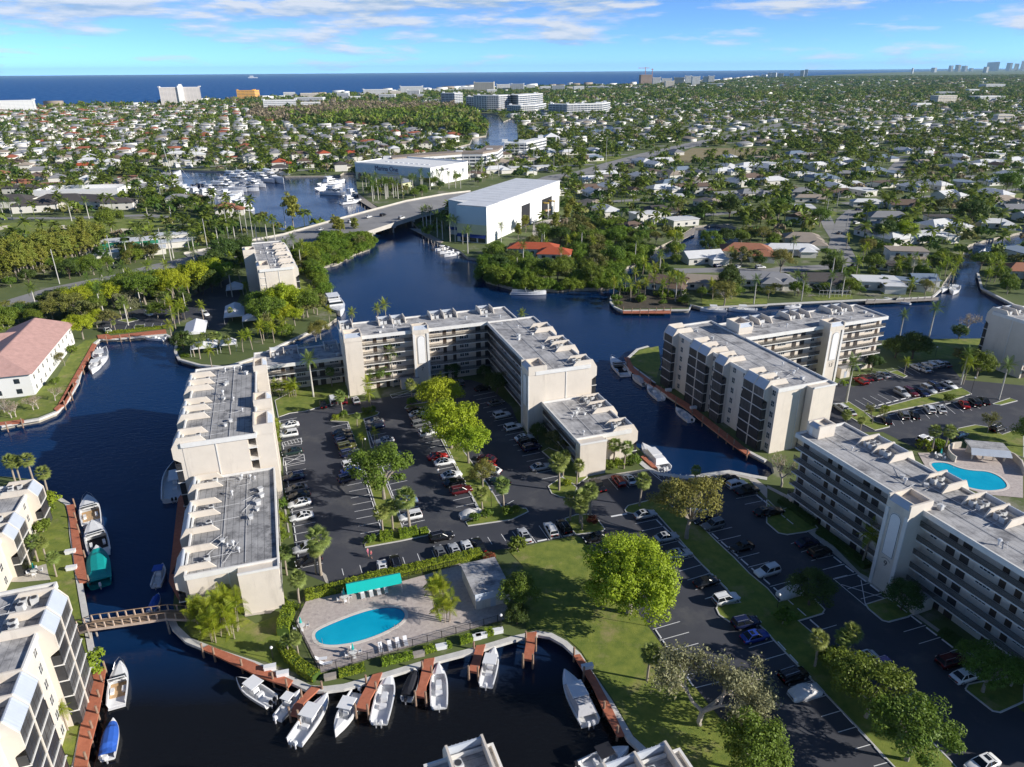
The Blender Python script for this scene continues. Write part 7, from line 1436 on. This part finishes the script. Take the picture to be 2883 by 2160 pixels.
HM = [('hip','B3',190,400,20,9,6.2,'red','two-storey white house with bright red tile roof in the mangroves, main block',-8),('hip','B3',370,440,13,9,5.8,'red','lower wing with red tile roof beside the two-storey red-roofed house',-8),
 ('flat','A3',1150,1430,14,9,5.6,'white','modern white flat-roofed house above the timber wharf',20),('hip','A3',1030,1520,10,8,4.5,'brown','brown hipped pavilion left of the timber wharf',25),('hip','A3',1250,1370,15,10,4,'dark','dark grey hipped roof behind the white modern house',10),('hip','A3',1640,1190,12,9,6.4,'brown','white two-storey house with brown roof and chimney',5),('flat','A3',1360,1240,16,9,3.6,'white','long white flat-roofed house before the two-storey one',-5),
 ('gable','B3',1640,420,15,9,3.4,'white','white gabled house at the head of the cul-de-sac',12),('hip','B3',2020,370,20,12,3.6,'terracotta','wide house with reddish brown roof and lantern',-12),('gable','B3',1660,640,13,9,3.2,'tan','pale tiled house by the round dark tree',-14),('gable','B3',1350,650,13,9,3.4,'brown','dark brown roofed house on the palm point',-25),('gable','B3',2130,610,13,9,3.2,'grey','grey-roofed house right of the round dark tree',-10),
 ('hip','B4',180,350,22,8,3.2,'white','long white bungalow along the side street',-5),('hip','B4',290,255,15,9,3.3,'tan','tan hipped bungalow behind the long white one',-12),('gable','B4',450,625,14,9,3.3,'dark','dark brown gabled house with screened pool cage',-3),('flat','B4',930,640,14,9,3.4,'white','white flat-roofed house with sunroom on the wharf',-8),('flat','B4',1190,640,16,5,3.2,'blue','long low shaded roof on the wharf',-28),('flat','B4',1180,420,14,9,5.8,'tan','yellow modern house with stepped roof',-10),('flat','B4',1000,480,9,5,2.8,'dark','dark flat carport roof',-10),('gable','B4',1330,610,8,5,3.2,'blue','small turquoise boathouse by the palms',-6),('hip','B4',70,620,11,8,3.2,'grey','grey bungalow with screened porch',-3),
 ('gable','A4',570,1200,15,9,3.2,'brown','brown gabled long roof beyond the street',-3),('hip','A4',290,1200,13,8,3.2,'grey','grey-roofed bungalow left of the brown one',-4),('hip','A4',360,1250,18,7,3.2,'tan','low white bungalow with tan roof in front of the brown one',-5),('flat','A4',270,1330,14,8,3.2,'white','white flat bungalow beside the street palms',-5),('gable','A4',250,1430,8,9,3.6,'brown','small house with dark brown roof in the trees',50),('hip','A4',1030,1420,20,11,3.4,'grey','wide blue-grey hipped house at the street corner',-5),('hip','A4',850,1290,16,7,3.2,'white','white split-level house behind the lawn',-6),('gable','A4',1170,1310,16,10,3.4,'brown','brown gabled house right of the white split-level',-6),('gable','A4',1530,1240,13,10,4.4,'white','white gabled two-storey house by the big dark tree',25),('hip','A4',1050,1490,14,8,3.2,'grey','shaded grey hip roof below the street corner house',-5),('hip','A4',340,1640,13,9,3.3,'tan','tan hipped roof behind the street tree',-15),('flat','A4',1490,1420,14,7,3,'dark','dark flat roof right of the corner house',-5),
 ('hip','A4',740,1130,11,8,3.2,'white','white bungalow behind the hedge',-5),('gable','A4',430,985,10,8,5.8,'white','white two-storey gabled house among palms',30),('gable','A4',1365,885,8,7,6.5,'white','tall narrow white gabled house',10),('gable','A4',1320,960,10,8,5.5,'tan','cream gabled house with blue porch',10),('hip','A4',680,1035,14,8,3.2,'grey','grey bungalow along the cross street',-5),('gable','A4',2150,1350,14,9,3.4,'grey','grey gabled house at the right edge lawn',-5),('hip','B4',2180,540,13,10,3.4,'terracotta','white house with dark red roof at the right edge',-8),('hip','B4',1950,120,14,8,3,'white','pale boathouse roof at the end of the right canal',-10)]
for k,t,x,y,w,d,h,rf,lb,az in HM: house(k, P(t,x,y), R(az), w*1.15, d*1.1, h, rf, lb)
cg = empty('pool_cage', P('B4',560,710), R(-3), 'white framed screen enclosure over the pool of the brown-roofed house', 'pool cage')
for i in range(9): MB().box(-6+i*1.5-.04,-6+i*1.5+.04,-2.6,-2.5,0,2.6).build('upright', M_trim, cg); MB().tube([(-6+i*1.5,-2.55,2.6),(-6+i*1.5,2.5,3.4)],.04,4).build('rafter', M_trim, cg)
for z in (1.2,2.6): MB().box(-6,6,-2.6,-2.5,z-.04,z+.04).build('rail', M_trim, cg)
# golf clubhouse, sheds and the pink-roofed building
for i,(x,y,w,d,az) in enumerate(((60,1290,34,16,8),(330,1330,26,14,20),(560,1290,34,18,5),(820,1290,30,16,-15),(1040,1310,20,12,10),(430,1180,20,10,10),(200,1180,24,10,5))): house('hip', P('A1',x,y), R(az), w, d, 4.6, 'dark', f"dark grey hipped roof of the golf clubhouse, {ORD[i]} of seven", wing=False)
cw = empty('clubhouse_parapet', P('A1',740,1230), R(6), 'white open roof parapet over the golf clubhouse court', 'building'); MB().box(-28,28,-12,-11,0,8.5).box(-28,28,11,12,0,8.5).box(-28,-27,-11,11,0,8.5).box(27,28,-11,11,0,8.5).build('wall', M_white, cw); MB().box(-27,27,-11,11,6,6.3).build('roof', M_whiteroof, cw)
for i,(x,y,w,d,h) in enumerate(((1010,320,13,10,5),(1220,310,17,10,5))): 
    o = empty('green_shed', P('B1',x,y), R(25), 'green metal shed with grey roof, '+('left' if i == 0 else 'right')+' of two by the road', 'shed'); MB().box(-w/2,w/2,-d/2,d/2,0,h).build('wall', mat('green_metal',(.03,.22,.13),.6), o); MB().box(-w/2-.3,w/2+.3,-d/2-.3,d/2+.3,h,h+.25).build('roof', M_metalroof, o); MB().box(-2,2,-d/2-.05,-d/2-.01,0,3.4).build('roller_door', M_trim, o)
for i,(x,y,w,d,h) in enumerate(((1480,235,30,9,3.5),(1110,370,34,8,3),(1540,285,22,8,3))):
    o = empty('long_shed', P('B1',x,y), R(25), f"long low pale grey roof by the power poles, {ORD[i]} of three", 'shed'); MB().box(-w/2,w/2,-d/2,d/2,0,h).build('wall', M_hwall, o); MB().box(-w/2-.5,w/2+.5,-d/2-.5,d/2+.5,h,h+.25).build('roof', M_metalroof, o)
pk_ = empty('pink_roofed_building', (-133.2,183,0), math.atan2(40.2,-11.8), 'white two-storey building with large pink tile roof at the left edge', 'building'); L_, D_ = 44, 17
MB().box(0,L_,0,D_,-.2,6.6).build('wall', M_white, pk_); mp_ = mat('pink_tile', (.50,.30,.26), .9, var=.12, scale=.7, wear=((.40,.25,.22), .5, (1,1,1), .55, .8))
MB().loft([[(-1,-1,6.6),(L_+1,-1,6.6),(L_+1,D_+1,6.6),(-1,D_+1,6.6)],[(7,D_/2-.2,10.6),(L_-3,D_/2-.2,10.6),(L_-3,D_/2+.2,10.6),(7,D_/2+.2,10.6)]]).build('roof', mp_, pk_)
for i in range(2): MB().loft([[(8+i*18,D_+5,6.6),(18+i*18,D_+5,6.6),(18+i*18,D_/2,6.62),(8+i*18,D_/2,6.62)],[(12.8+i*18,D_+3,9.4),(13.2+i*18,D_+3,9.4),(13.2+i*18,D_/2,9.6),(12.8+i*18,D_/2,9.6)]]).build('roof_gable', mp_, pk_)
for i in range(10):
    for f in range(2): window(pk_, 2.6+i*4.3, .0, .9+f*3.0, 1.3, 1.4, -1)
for y in (3.5,8.5,13.5):
    for f in range(2): MB().box(-.04,-.005,y-.7,y+.7,.9+f*3.0,2.3+f*3.0).build('window', M_glass, pk_)
# power poles
M_pole = mat('concrete_pole', (.52,.50,.46), .85, var=.1, scale=.5)
pp = [('B1',1980,250,17),('B1',1800,345,17),('B1',2100,235,16),('B1',2145,235,16),('B1',2185,210,16),('B1',1420,400,15),('B1',985,470,15),('B1',515,612,15),('B1',1640,340,9),('A2',262,1500,14),('A3',815,935,26),('A3',192,1040,30),('A3',1795,720,20),('A3',365,1000,14),('A3',1690,770,16),('A3',1550,740,12),('A4',510,1370,10),('A4',600,1300,10),('A4',680,1500,10)]
for i,(t,x,y,h) in enumerate(pp):
    o = empty('utility_pole', P(t,x,y), R(25), 'tall pale utility pole beside the road', 'utility pole', 'utility poles along the roads'); MB().cyl(0,0,0,h,.22,.13,7).build('pole', M_pole, o); MB().box(-.08,.08,-1.3,1.3,h-1.2,h-1.05).build('crossarm', M_pole, o)
wires = empty('overhead_wires', (0,0,0), 0, 'thin overhead wires slung between the poles by the left road', 'wires')
wp = [P(t,x,y) for t,x,y,h in pp[:8]]; order = [7,6,5,1,0,2]
for a, b in zip(order[:-1],order[1:]):
    for k_ in range(3):
        A_, B_ = wp[a]+Vector((0,(k_-1)*1.0,pp[a][3]-1)), wp[b]+Vector((0,(k_-1)*1.0,pp[b][3]-1)); MB().tube([A_.lerp(B_,q/6)-Vector((0,0,1.2*4*(q/6)*(1-q/6))) for q in range(7)],.035,3).build('wire', M_black, wires)
# ================================================================ SCATTER: houses, trees and palms of the suburbs and the far canopy
def zone(s): return PL(s)
def nearroad(x, y, extra):
    for pts, hw in ROADC:
        w = hw+extra
        for a, b in zip(pts[:-1],pts[1:]):
            if min(a.x,b.x)-w > x or max(a.x,b.x)+w < x or min(a.y,b.y)-w > y or max(a.y,b.y)+w < y: continue
            dx, dy = b.x-a.x, b.y-a.y; L2 = dx*dx+dy*dy; t = max(0,min(1,((x-a.x)*dx+(y-a.y)*dy)/L2)) if L2 else 0
            if (x-a.x-t*dx)**2+(y-a.y-t*dy)**2 < w*w: return True
    return False
ROADC.append(([(Vector(a)+Vector(b))/2 for a,b in zip(BN,BF)], 18))
BLOCK = [PL(s) for s in ("C1 -200,1657 -200,700 600,600 B1 900,1000 1500,950 B2 700,400 2300,700 B3 900,700 B4 0,900 2209,700 3000,900 w400,160 w400,-50 w-200,-50", "A1 0,1440 600,1405 1430,1395 1560,1440 1330,1510 850,1580 560,1570 0,1520", "A3 1340,880 1560,780 2300,780 2300,840 1900,880 1500,930 1370,920","A4 2010,1190 2300,1180 2300,1300 2000,1270","A2 860,1340 1440,1340 2209,1130 2209,990 1800,1050 1500,1110 860,1080")]
HB = [(-28.3+15*.5+52*.45, 378+45, 30)]
def blocked(x, y, r=0):
    if onwater(x,y): return True
    if any(inpoly(x,y,b) for b in BLOCK): return True
    # the two halls
    for ox,oy,an,x0,x1,y0,y1 in ((-28.3,378.2,d_,-16,32,-14,106),(-129.5,621.3,math.atan2(-43.2,67.2),-4,84,-8,53)):
        dx, dy = x-ox, y-oy; c, s = math.cos(-an), math.sin(-an); u, v = dx*c-dy*s, dx*s+dy*c
        if x0 < u < x1 and y0 < v < y1: return True
    return False
ROADC_NEW = []
def coast_y(x):
    for a, b in zip(coast[:-1],coast[1:]):
        if a.x <= x <= b.x: return a.y+(b.y-a.y)*(x-a.x)/(b.x-a.x)
    return coast[0].y if x < coast[0].x else 20000
FOREST = [PL("A2 380,600 700,480 1200,440 1750,440 1900,500 1990,620 1950,690 1800,680 1500,640 1200,600 800,590"), PL("A2 -60,520 0,440 900,420 1750,425 1700,470 800,500 380,580 100,560")]
SQUARES = []
def inview(x, y, m=.06):
    d = Vector((x,y,-CAMH)); z = d.dot(_fw)
    return z > 0 and abs(d.dot(_cr)/z) < .7136+m and -.535-m < d.dot(_cu)/z < .54
# ---- side streets of the suburb, then houses on a loose grid
an = R(20); ca, sa = math.cos(an), math.sin(an)
for j in range(2,34,2):
    seg = []
    for i in range(-30,64):
        gx, gy = i*18, j*33+16.5; x, y = gx*ca-gy*sa, gx*sa+gy*ca+250
        ok = inview(x,y) and y > 300 and y < 1350 and not blocked(x,y) and not nearroad(x,y,3) and not any(onwater(x+a,y+b) for a,b in ((12,0),(-12,0),(0,12),(0,-12))) and not any((x-hx)**2+(y-hy)**2 < (hr+4)**2 for hx,hy,hr in HOUSES) and not any(inpoly(x,y,f) for f in FOREST) and not (y < 520 and -45 < x < 40) and not (y < 440 and x < -60) and y < coast_y(x)-80
        if ok: seg.append(Vector((x,y,0)))
        if (not ok or i == 63) and seg:
            if len(seg) > 3: run('road', seg, 7, .02, .05+.002*j, M_street, side=-1, kind='structure'); ROADC_NEW.append(([p+Vector((sa,-ca,0))*3.5 for p in seg], 3.5))
            seg = []
ROADC += ROADC_NEW
cand = []
for i in range(-90,120):
    for j in range(-10,110):
        gx, gy = i*25+random.uniform(-4,4), j*33+(6 if j%2 else -6)+random.uniform(-3,3); x, y = gx*ca-gy*sa, gx*sa+gy*ca+250
        if y < 255 or y > 2900 or not inview(x,y) or y > coast_y(x)-60: continue
        if blocked(x,y) or nearroad(x,y,10) or any(inpoly(x,y,f) for f in FOREST): continue
        if any(onwater(x+dx,y+dy) for dx,dy in ((9,0),(-9,0),(0,9),(0,-9))): continue
        if any((x-hx)**2+(y-hy)**2 < (hr+11)**2 for hx,hy,hr in HOUSES): continue
        if y < 520 and -45 < x < 40: continue
        if y < 440 and x < -60: continue
        if random.random() < (.22 if x < 0 else (.3 if y < 700 else .52)): continue
        cand.append((math.hypot(x,y),x,y))
cand.sort(); shp_ = [('hip',15,10,3.3),('gable',14,9,3.3),('hip',18,11,3.4),('flat',14,10,3.6),('hip',17,12,6.2),('hip',14,11,6.0)]
near_h, far_h = cand[:215], cand[215:]
for _,x,y in near_h:
    left = x < -20-(y-500)*.05; kd = random.choice(shp_[2:] if left else shp_[:4]); rf = random.choice(['tan','grey','red','terracotta','white','dark','grey','white','brown'] if left else ['white','white','grey','tan','white','white','brown','blue'])
    house(*[kd[0]], (x,y), an+random.choice((0,math.pi/2))+random.uniform(-.1,.1), kd[1]*(1 if left else 1.2), kd[2]*(1 if left else 1.1), kd[3], rf, (f'{rf} {kd[0]}-roofed villa beyond the marina' if left else f'{rf} {kd[0]}-roofed bungalow in the right-hand suburb'), 'villas beyond the marina' if left else 'bungalows in the right-hand suburb', wing=random.random() < .6)
Vh = {k: ([],[]) for k in ('wall','white','grey','red','tan','win')}
def addbox(key, x, y, rz, w, d, z0, z1, taper=0):
    V, F = Vh[key]; n = len(V); c, s = math.cos(rz), math.sin(rz)
    for z, t in ((z0,1),(z1,1-taper)):
        for sx, sy in ((-1,-1),(1,-1),(1,1),(-1,1)): u, v = sx*w/2*(t if t == 1 else max(.3,1-taper*d/w)), sy*d/2*t; V.append((x+u*c-v*s, y+u*s+v*c, z))
    F += [(n+4,n+5,n+6,n+7),(n,n+1,n+5,n+4),(n+1,n+2,n+6,n+5),(n+2,n+3,n+7,n+6),(n+3,n,n+4,n+7)]
for _,x,y in far_h:
    h = random.choice((3.4,3.4,6.2)) if x < 100 else 3.4; w, d = random.uniform(13,22), random.uniform(9,12); rz = an+random.choice((0,math.pi/2)); addbox('wall',x,y,rz,w,d,-.2,h)
    addbox('win',x,y,rz,w*.8,d+.08,h-2.2,h-1); k = random.choice(['white','white','grey','red','tan','grey'] if x < -30 else ['white','white','grey','tan']); addbox(k,x,y,rz,w+1,d+1,h+.01,h+(2.0 if k != 'white' else .6),.8 if k != 'white' else .02)
for a, b in zip(coast[:-1],coast[1:]):          # low buildings behind the beach
    n = int((b-a).length/55) if a.y < 7000 else 0
    for i in range(min(n,40)):
        p = a.lerp(b,random.random()); w = random.uniform(20,60); addbox(random.choice(('white','white','wall','tan')), p.x, p.y-random.uniform(40,190), random.uniform(-.1,.6), w, random.uniform(14,24), 0, random.uniform(7,20))
# houses of the far canopy: only pale specks between the trees
for _ in range(1500):
    y = random.uniform(2600,9000)**1.0; x = random.uniform(-.2,.75)*y
    if y > coast_y(x)-100: continue
    w, d = random.uniform(16,34), random.uniform(12,22); addbox(random.choice(('white','white','grey','tan')),x,y,random.uniform(0,1.5),w,d,0,random.uniform(5,9))
for k, m_, in (('wall',M_hwall),('white',M_whiteroof),('grey',mat('far_grey_roof',(.30,.30,.31),.85)),('red',mat('far_red_roof',(.40,.12,.06),.85)),('tan',mat('far_tan_roof',(.34,.28,.22),.85)),('win',M_glass)):
    V, F = Vh[k]
    if V: o = link('far_houses', mesh_np('far_houses', np.array(V), np.array(F), m_)); tag(o, {'wall':'pale walls','white':'white roofs','grey':'grey roofs','red':'red tile roofs','tan':'tan roofs','win':'dark window bands'}[k]+' of the distant houses', 'houses', kind='stuff')
# ---- trees: the nearest as individuals, the rest as a canopy
houses_np = np.array([(a,b,c) for a,b,c in HOUSES]+[(x,y,11) for _,x,y in far_h]); 
def hits(x, y, r): 
    return bool(((houses_np[:,0]-x)**2+(houses_np[:,1]-y)**2 < (houses_np[:,2]*.82+r*.35)**2).any())
tr_np = np.array(TREES)
T1 = []
def trytree(x, y, r):
    if not inview(x,y) or blocked(x,y) or y > coast_y(x)-30: return False
    if nearroad(x,y,1.5+r*.6) or hits(x,y,r): return False
    if y < 420 and bool(((tr_np[:,0]-x)**2+(tr_np[:,1]-y)**2 < (r*.8)**2).any()): return False
    return not (sq(x,y))
def sq(x, y): return False
LOD = [(240,620,1800,3.9),(620,1100,3700,4.4),(1100,2000,6400,5.8),(2000,3600,6500,9.5),(3600,9500,7500,22)]
for y0,y1,n,r in LOD:
    k = 0
    for _ in range(n*2):
        if k >= n: break
        yy = math.sqrt(random.uniform(y0*y0,y1*y1)); xx = random.uniform(-.80,.80)*yy; rr = r*random.uniform(.65,1.25)
        if yy > 2000:
            if not inview(xx,yy) or yy > coast_y(xx)-60: continue
        elif not trytree(xx,yy,rr): continue
        k += 1; T1.append((math.hypot(xx,yy),xx,yy,rr))
for f, n in zip(FOREST,(900,700)):
    xs = [p.x for p in f]; ys = [p.y for p in f]
    for _ in range(n*3):
        x, y = random.uniform(min(xs),max(xs)), random.uniform(min(ys),max(ys))
        if inpoly(x,y,f) and not onwater(x,y): T1.append((math.hypot(x,y),x,y,random.uniform(7,11)))
T1.sort()
ind = [t for t in T1 if t[0] < 900][:230]; rest = T1[len(ind):] ; nt_, npal = 0, 0
KINDS = ['green','dark','dark','olive','green','mangrove','open','autumn']
WORD = {'green':'mid green','dark':'dark green','olive':'olive','mangrove':'yellow-green','open':'loose-crowned green','autumn':'brownish'}
for _,x,y,r in ind:
    left = x < -20
    if npal < 70 and random.random() < (.55 if left else .42):
        palm(random.choice(('royal','coco','royal')), (x,y,0), random.uniform(.8,1.15), 'palm standing among the houses '+('beyond the marina' if left else 'of the right-hand suburb'), 'palms among the '+('marina villas' if left else 'suburb houses'), False); npal += 1
    else:
        k = random.choice(KINDS); tree(k, (x,y,0), r/4.6*random.uniform(.8,1.1), f"{WORD[k]} tree among the houses "+('beyond the marina' if left else 'of the right-hand suburb'), f"{WORD[k]} trees among the "+('marina villas' if left else 'suburb houses'))
# palm avenue round the halls, as individuals
for i in range(40):
    t_ = random.random(); p = PL("A2 860,1180 1150,1230 1500,1160 1900,1080 2150,1020"); q = p[int(t_*3.999)].lerp(p[int(t_*3.999)+1], (t_*3.999)%1)+Vector((random.uniform(-12,12),random.uniform(-12,16),0))
    if not onwater(q.x,q.y): palm('royal', q, random.uniform(.95,1.3), 'tall royal palm in the avenue before the yacht club hall', 'royal palm avenue at the yacht club', False)
for x,y,s in ((1480,160,1.25),(1515,160,1.2),(1570,210,1.2),(1615,230,1.15),(1680,250,1.2),(1725,250,1.15),(1450,150,1.1),(2120,280,1.0),(1790,270,.6)): palm('royal', P('B2',x,y), s, 'royal palm on the quay before the storage hall', 'royal palms at the storage hall', False)
for t,x,y in (('B1',1480,410),('B1',1500,390),('B1',1690,400),('B1',1890,290),('B1',2040,290),('A1',200,1410),('A1',110,1410),('A1',40,1410),('A1',620,1420),('A1',770,1400),('A1',1290,1450),('A1',1490,1440),('B2',15,260),('B2',105,265),('B2',170,250),('B1',1260,400),('B1',1110,430),('B1',1230,350)): palm('royal', P(t,x,y), 1.15, 'royal palm along the left road and the golf course', 'royal palms along the left road', False)
for x,y in ((880,700),(930,740),(980,700),(1030,760),(1090,740),(1150,740),(1230,700),(1300,740),(1350,720),(1180,600),(1240,580),(1290,520),(1130,560),(1420,700),(1070,640),(1460,730)): palm('coco', P('B3',x,y), random.uniform(.75,1.05), 'coconut palm crowding the point with the red fender', 'palms on the red-fender point', False)
for x,y in ((1480,590),(1530,560),(1560,640),(1600,600),(1620,540),(1500,500),(1650,480),(1100,560),(1140,520),(1200,530),(1280,540),(1360,560),(1900,560),(1960,600),(1930,480),(2000,520),(1880,640),(820,440),(850,400),(620,480),(680,320),(1690,1480)): palm('coco', P('B4',x,y), random.uniform(.8,1.1), 'coconut palm at the houses on the far right canal', 'palms on the far right canal', False)
for k,t,x,y,s,lb in (('dark','A4',1740,1480,1.9,'huge dark round tree by the far right canal'),('lime','A4',1180,1600,1.3,'lime-green crowned tree left of the far right canal'),('dark','A4',1000,1600,1.4,'dark spreading tree beside the lime-crowned one'),('olive','A4',1490,1360,1.2,'grey-olive tree before the white gabled house'),('autumn','B4',110,530,1.25,'round brownish dense tree at the street corner'),('dark','B3',1870,700,1.2,'round dark tree on the canal lawn'),('green','A4',2060,1180,1.9,'large spreading green tree at the right edge lawn'),('dark','A3',1880,1400,1.7,'dark dense tree at the head of the canal basin'),('dark','A3',1650,1400,1.2,'dark tree right of the timber wharf'),('green','B4',90,60,1.5,'tall green tree left of the street'),('green','B4',450,120,1.3,'tall green tree right of the brown-roofed house'),('dark','A3',1130,1160,1.5,'dark round tree behind the white hangar'),('lime','A3',1400,1640,1.0,'bright green tree at the end of the timber wharf')): tree(k, P(t,x,y), s, lb)
# canopy: leaf clumps, joined by tint
g = np.random.default_rng(5)
def canopy_tmpl(nq, seed):
    gg = np.random.default_rng(seed); e = unit(gg,nq); e[:,2] = np.abs(e[:,2])*1.0-.12*gg.random(nq); pts = e*gg.uniform(.55,1.0,nq)[:,None]*np.array([1,1,.72])+np.array([0,0,.62]); nr = e+gg.normal(scale=.5,size=e.shape); nr /= np.linalg.norm(nr,axis=1,keepdims=True)
    V, F = leafquads(pts, nr, .30, gg); return V
TPL = [canopy_tmpl(46,900+i) for i in range(6)]; TPS = [canopy_tmpl(24,950+i) for i in range(6)]
gp = np.random.default_rng(77)
def palm_tmpl_far(seed):
    gg = np.random.default_rng(seed); V = []
    for i in range(13):
        a = i*2.4; el = R(55)-R(95)*i/13; d = np.array([math.cos(a)*math.cos(el),math.sin(a)*math.cos(el),math.sin(el)]); s = np.array([-math.sin(a),math.cos(a),0])*.11; tp = np.array([0,0,1.0]); m = tp+d*.22+s; V += [tp, tp+d*.22-s, tp+d*.42+np.array([0,0,-.10]), tp+d*.22+s]
    V += [np.array([-.022,0,0]),np.array([.022,0,0]),np.array([.016,0,1.0]),np.array([-.016,0,1.0]),np.array([0,-.022,0]),np.array([0,.022,0]),np.array([0,.016,1.0]),np.array([0,-.016,1.0])]
    return np.array(V)
PTF = [palm_tmpl_far(i) for i in range(3)]
buck = {}
for dist,x,y,r in rest:
    fo = any(inpoly(x,y,f) for f in FOREST)
    if fo: key = 'grey' if (inpoly(x,y,FOREST[1]) and random.random() < .75) else random.choice(('green','mangrove','dark','olive'))
    elif dist < 1500 and random.random() < .38: key = 'P'
    else: key = random.choice(('dark','dark','green','green','olive','grey' if random.random() < .3 else 'dark'))
    buck.setdefault(key,[]).append((x,y,r,dist))
for key, L_ in buck.items():
    VV = []
    for x,y,r,dist in L_:
        a = random.uniform(0,6.28); c, s = math.cos(a), math.sin(a); Rm = np.array([[c,-s,0],[s,c,0],[0,0,1]])
        if key == 'P': T_ = PTF[random.randrange(3)]; sc = np.array([1,1,1])*random.uniform(7.5,11)
        else: T_ = (TPL if dist < 1150 else TPS)[random.randrange(6)]; hz = r*random.uniform(.75,1.25) if dist < 3000 else min(r,9)*random.uniform(.8,1.2); sc = np.array([r,r,hz])
        VV.append((T_@Rm.T)*sc+np.array([x,y,0]))
    V = np.vstack(VV); F = np.arange(len(V)).reshape(-1,4)
    o = link('far_palms' if key == 'P' else 'far_trees', mesh_np('far_trees', V, F, M_leaf['palm' if key == 'P' else ('bare' if key == 'grey' else key)])); tag(o, ('feathery palms' if key == 'P' else {'dark':'dark green trees','green':'mid green trees','olive':'olive trees','grey':'grey leafless trees','mangrove':'yellow-green trees'}[key])+' of the far canopy', 'trees', kind='stuff')
# ================================================================ AIR
HAZE = 1.8e-5
hz = MB().box(-45000,45000,-260,45000,-3.2,420).build('haze', None); tag(hz, 'pale sea haze over the whole place', 'haze', kind='stuff')
m = bpy.data.materials.new('haze'); m.use_nodes = True; t = m.node_tree; t.nodes.clear(); vo = t.nodes.new('ShaderNodeVolumePrincipled'); vo.inputs['Color'].default_value = (.50,.78,1,1); vo.inputs['Density'].default_value = HAZE; vo.inputs['Anisotropy'].default_value = .1
ou = t.nodes.new('ShaderNodeOutputMaterial'); t.links.new(vo.outputs[0], ou.inputs['Volume']); hz.data.materials.append(m)
# ================================================================ labels: things alike are told apart by their order across the view
def ordn(n): return str(n)+('th' if 10 < n%100 < 14 else {1:'st',2:'nd',3:'rd'}.get(n%10,'th'))
bylab = {}
for o in COL.objects:
    if o.parent is None and 'label' in o and o.get('kind') is None: bylab.setdefault(o['label'],[]).append(o)
for lb, os_ in bylab.items():
    if len(os_) < 2: continue
    def sx_(o):
        d = o.location-Vector((0,0,CAMH)); return d.dot(_cr)/max(1,d.dot(_fw))
    os_.sort(key=sx_); w = len(lb.split())
    for i, o in enumerate(os_):
        o['label'] = lb+(', leftmost' if i == 0 else ', rightmost' if i == len(os_)-1 else f', {ordn(i+1)} from left' if w <= 13 else '')
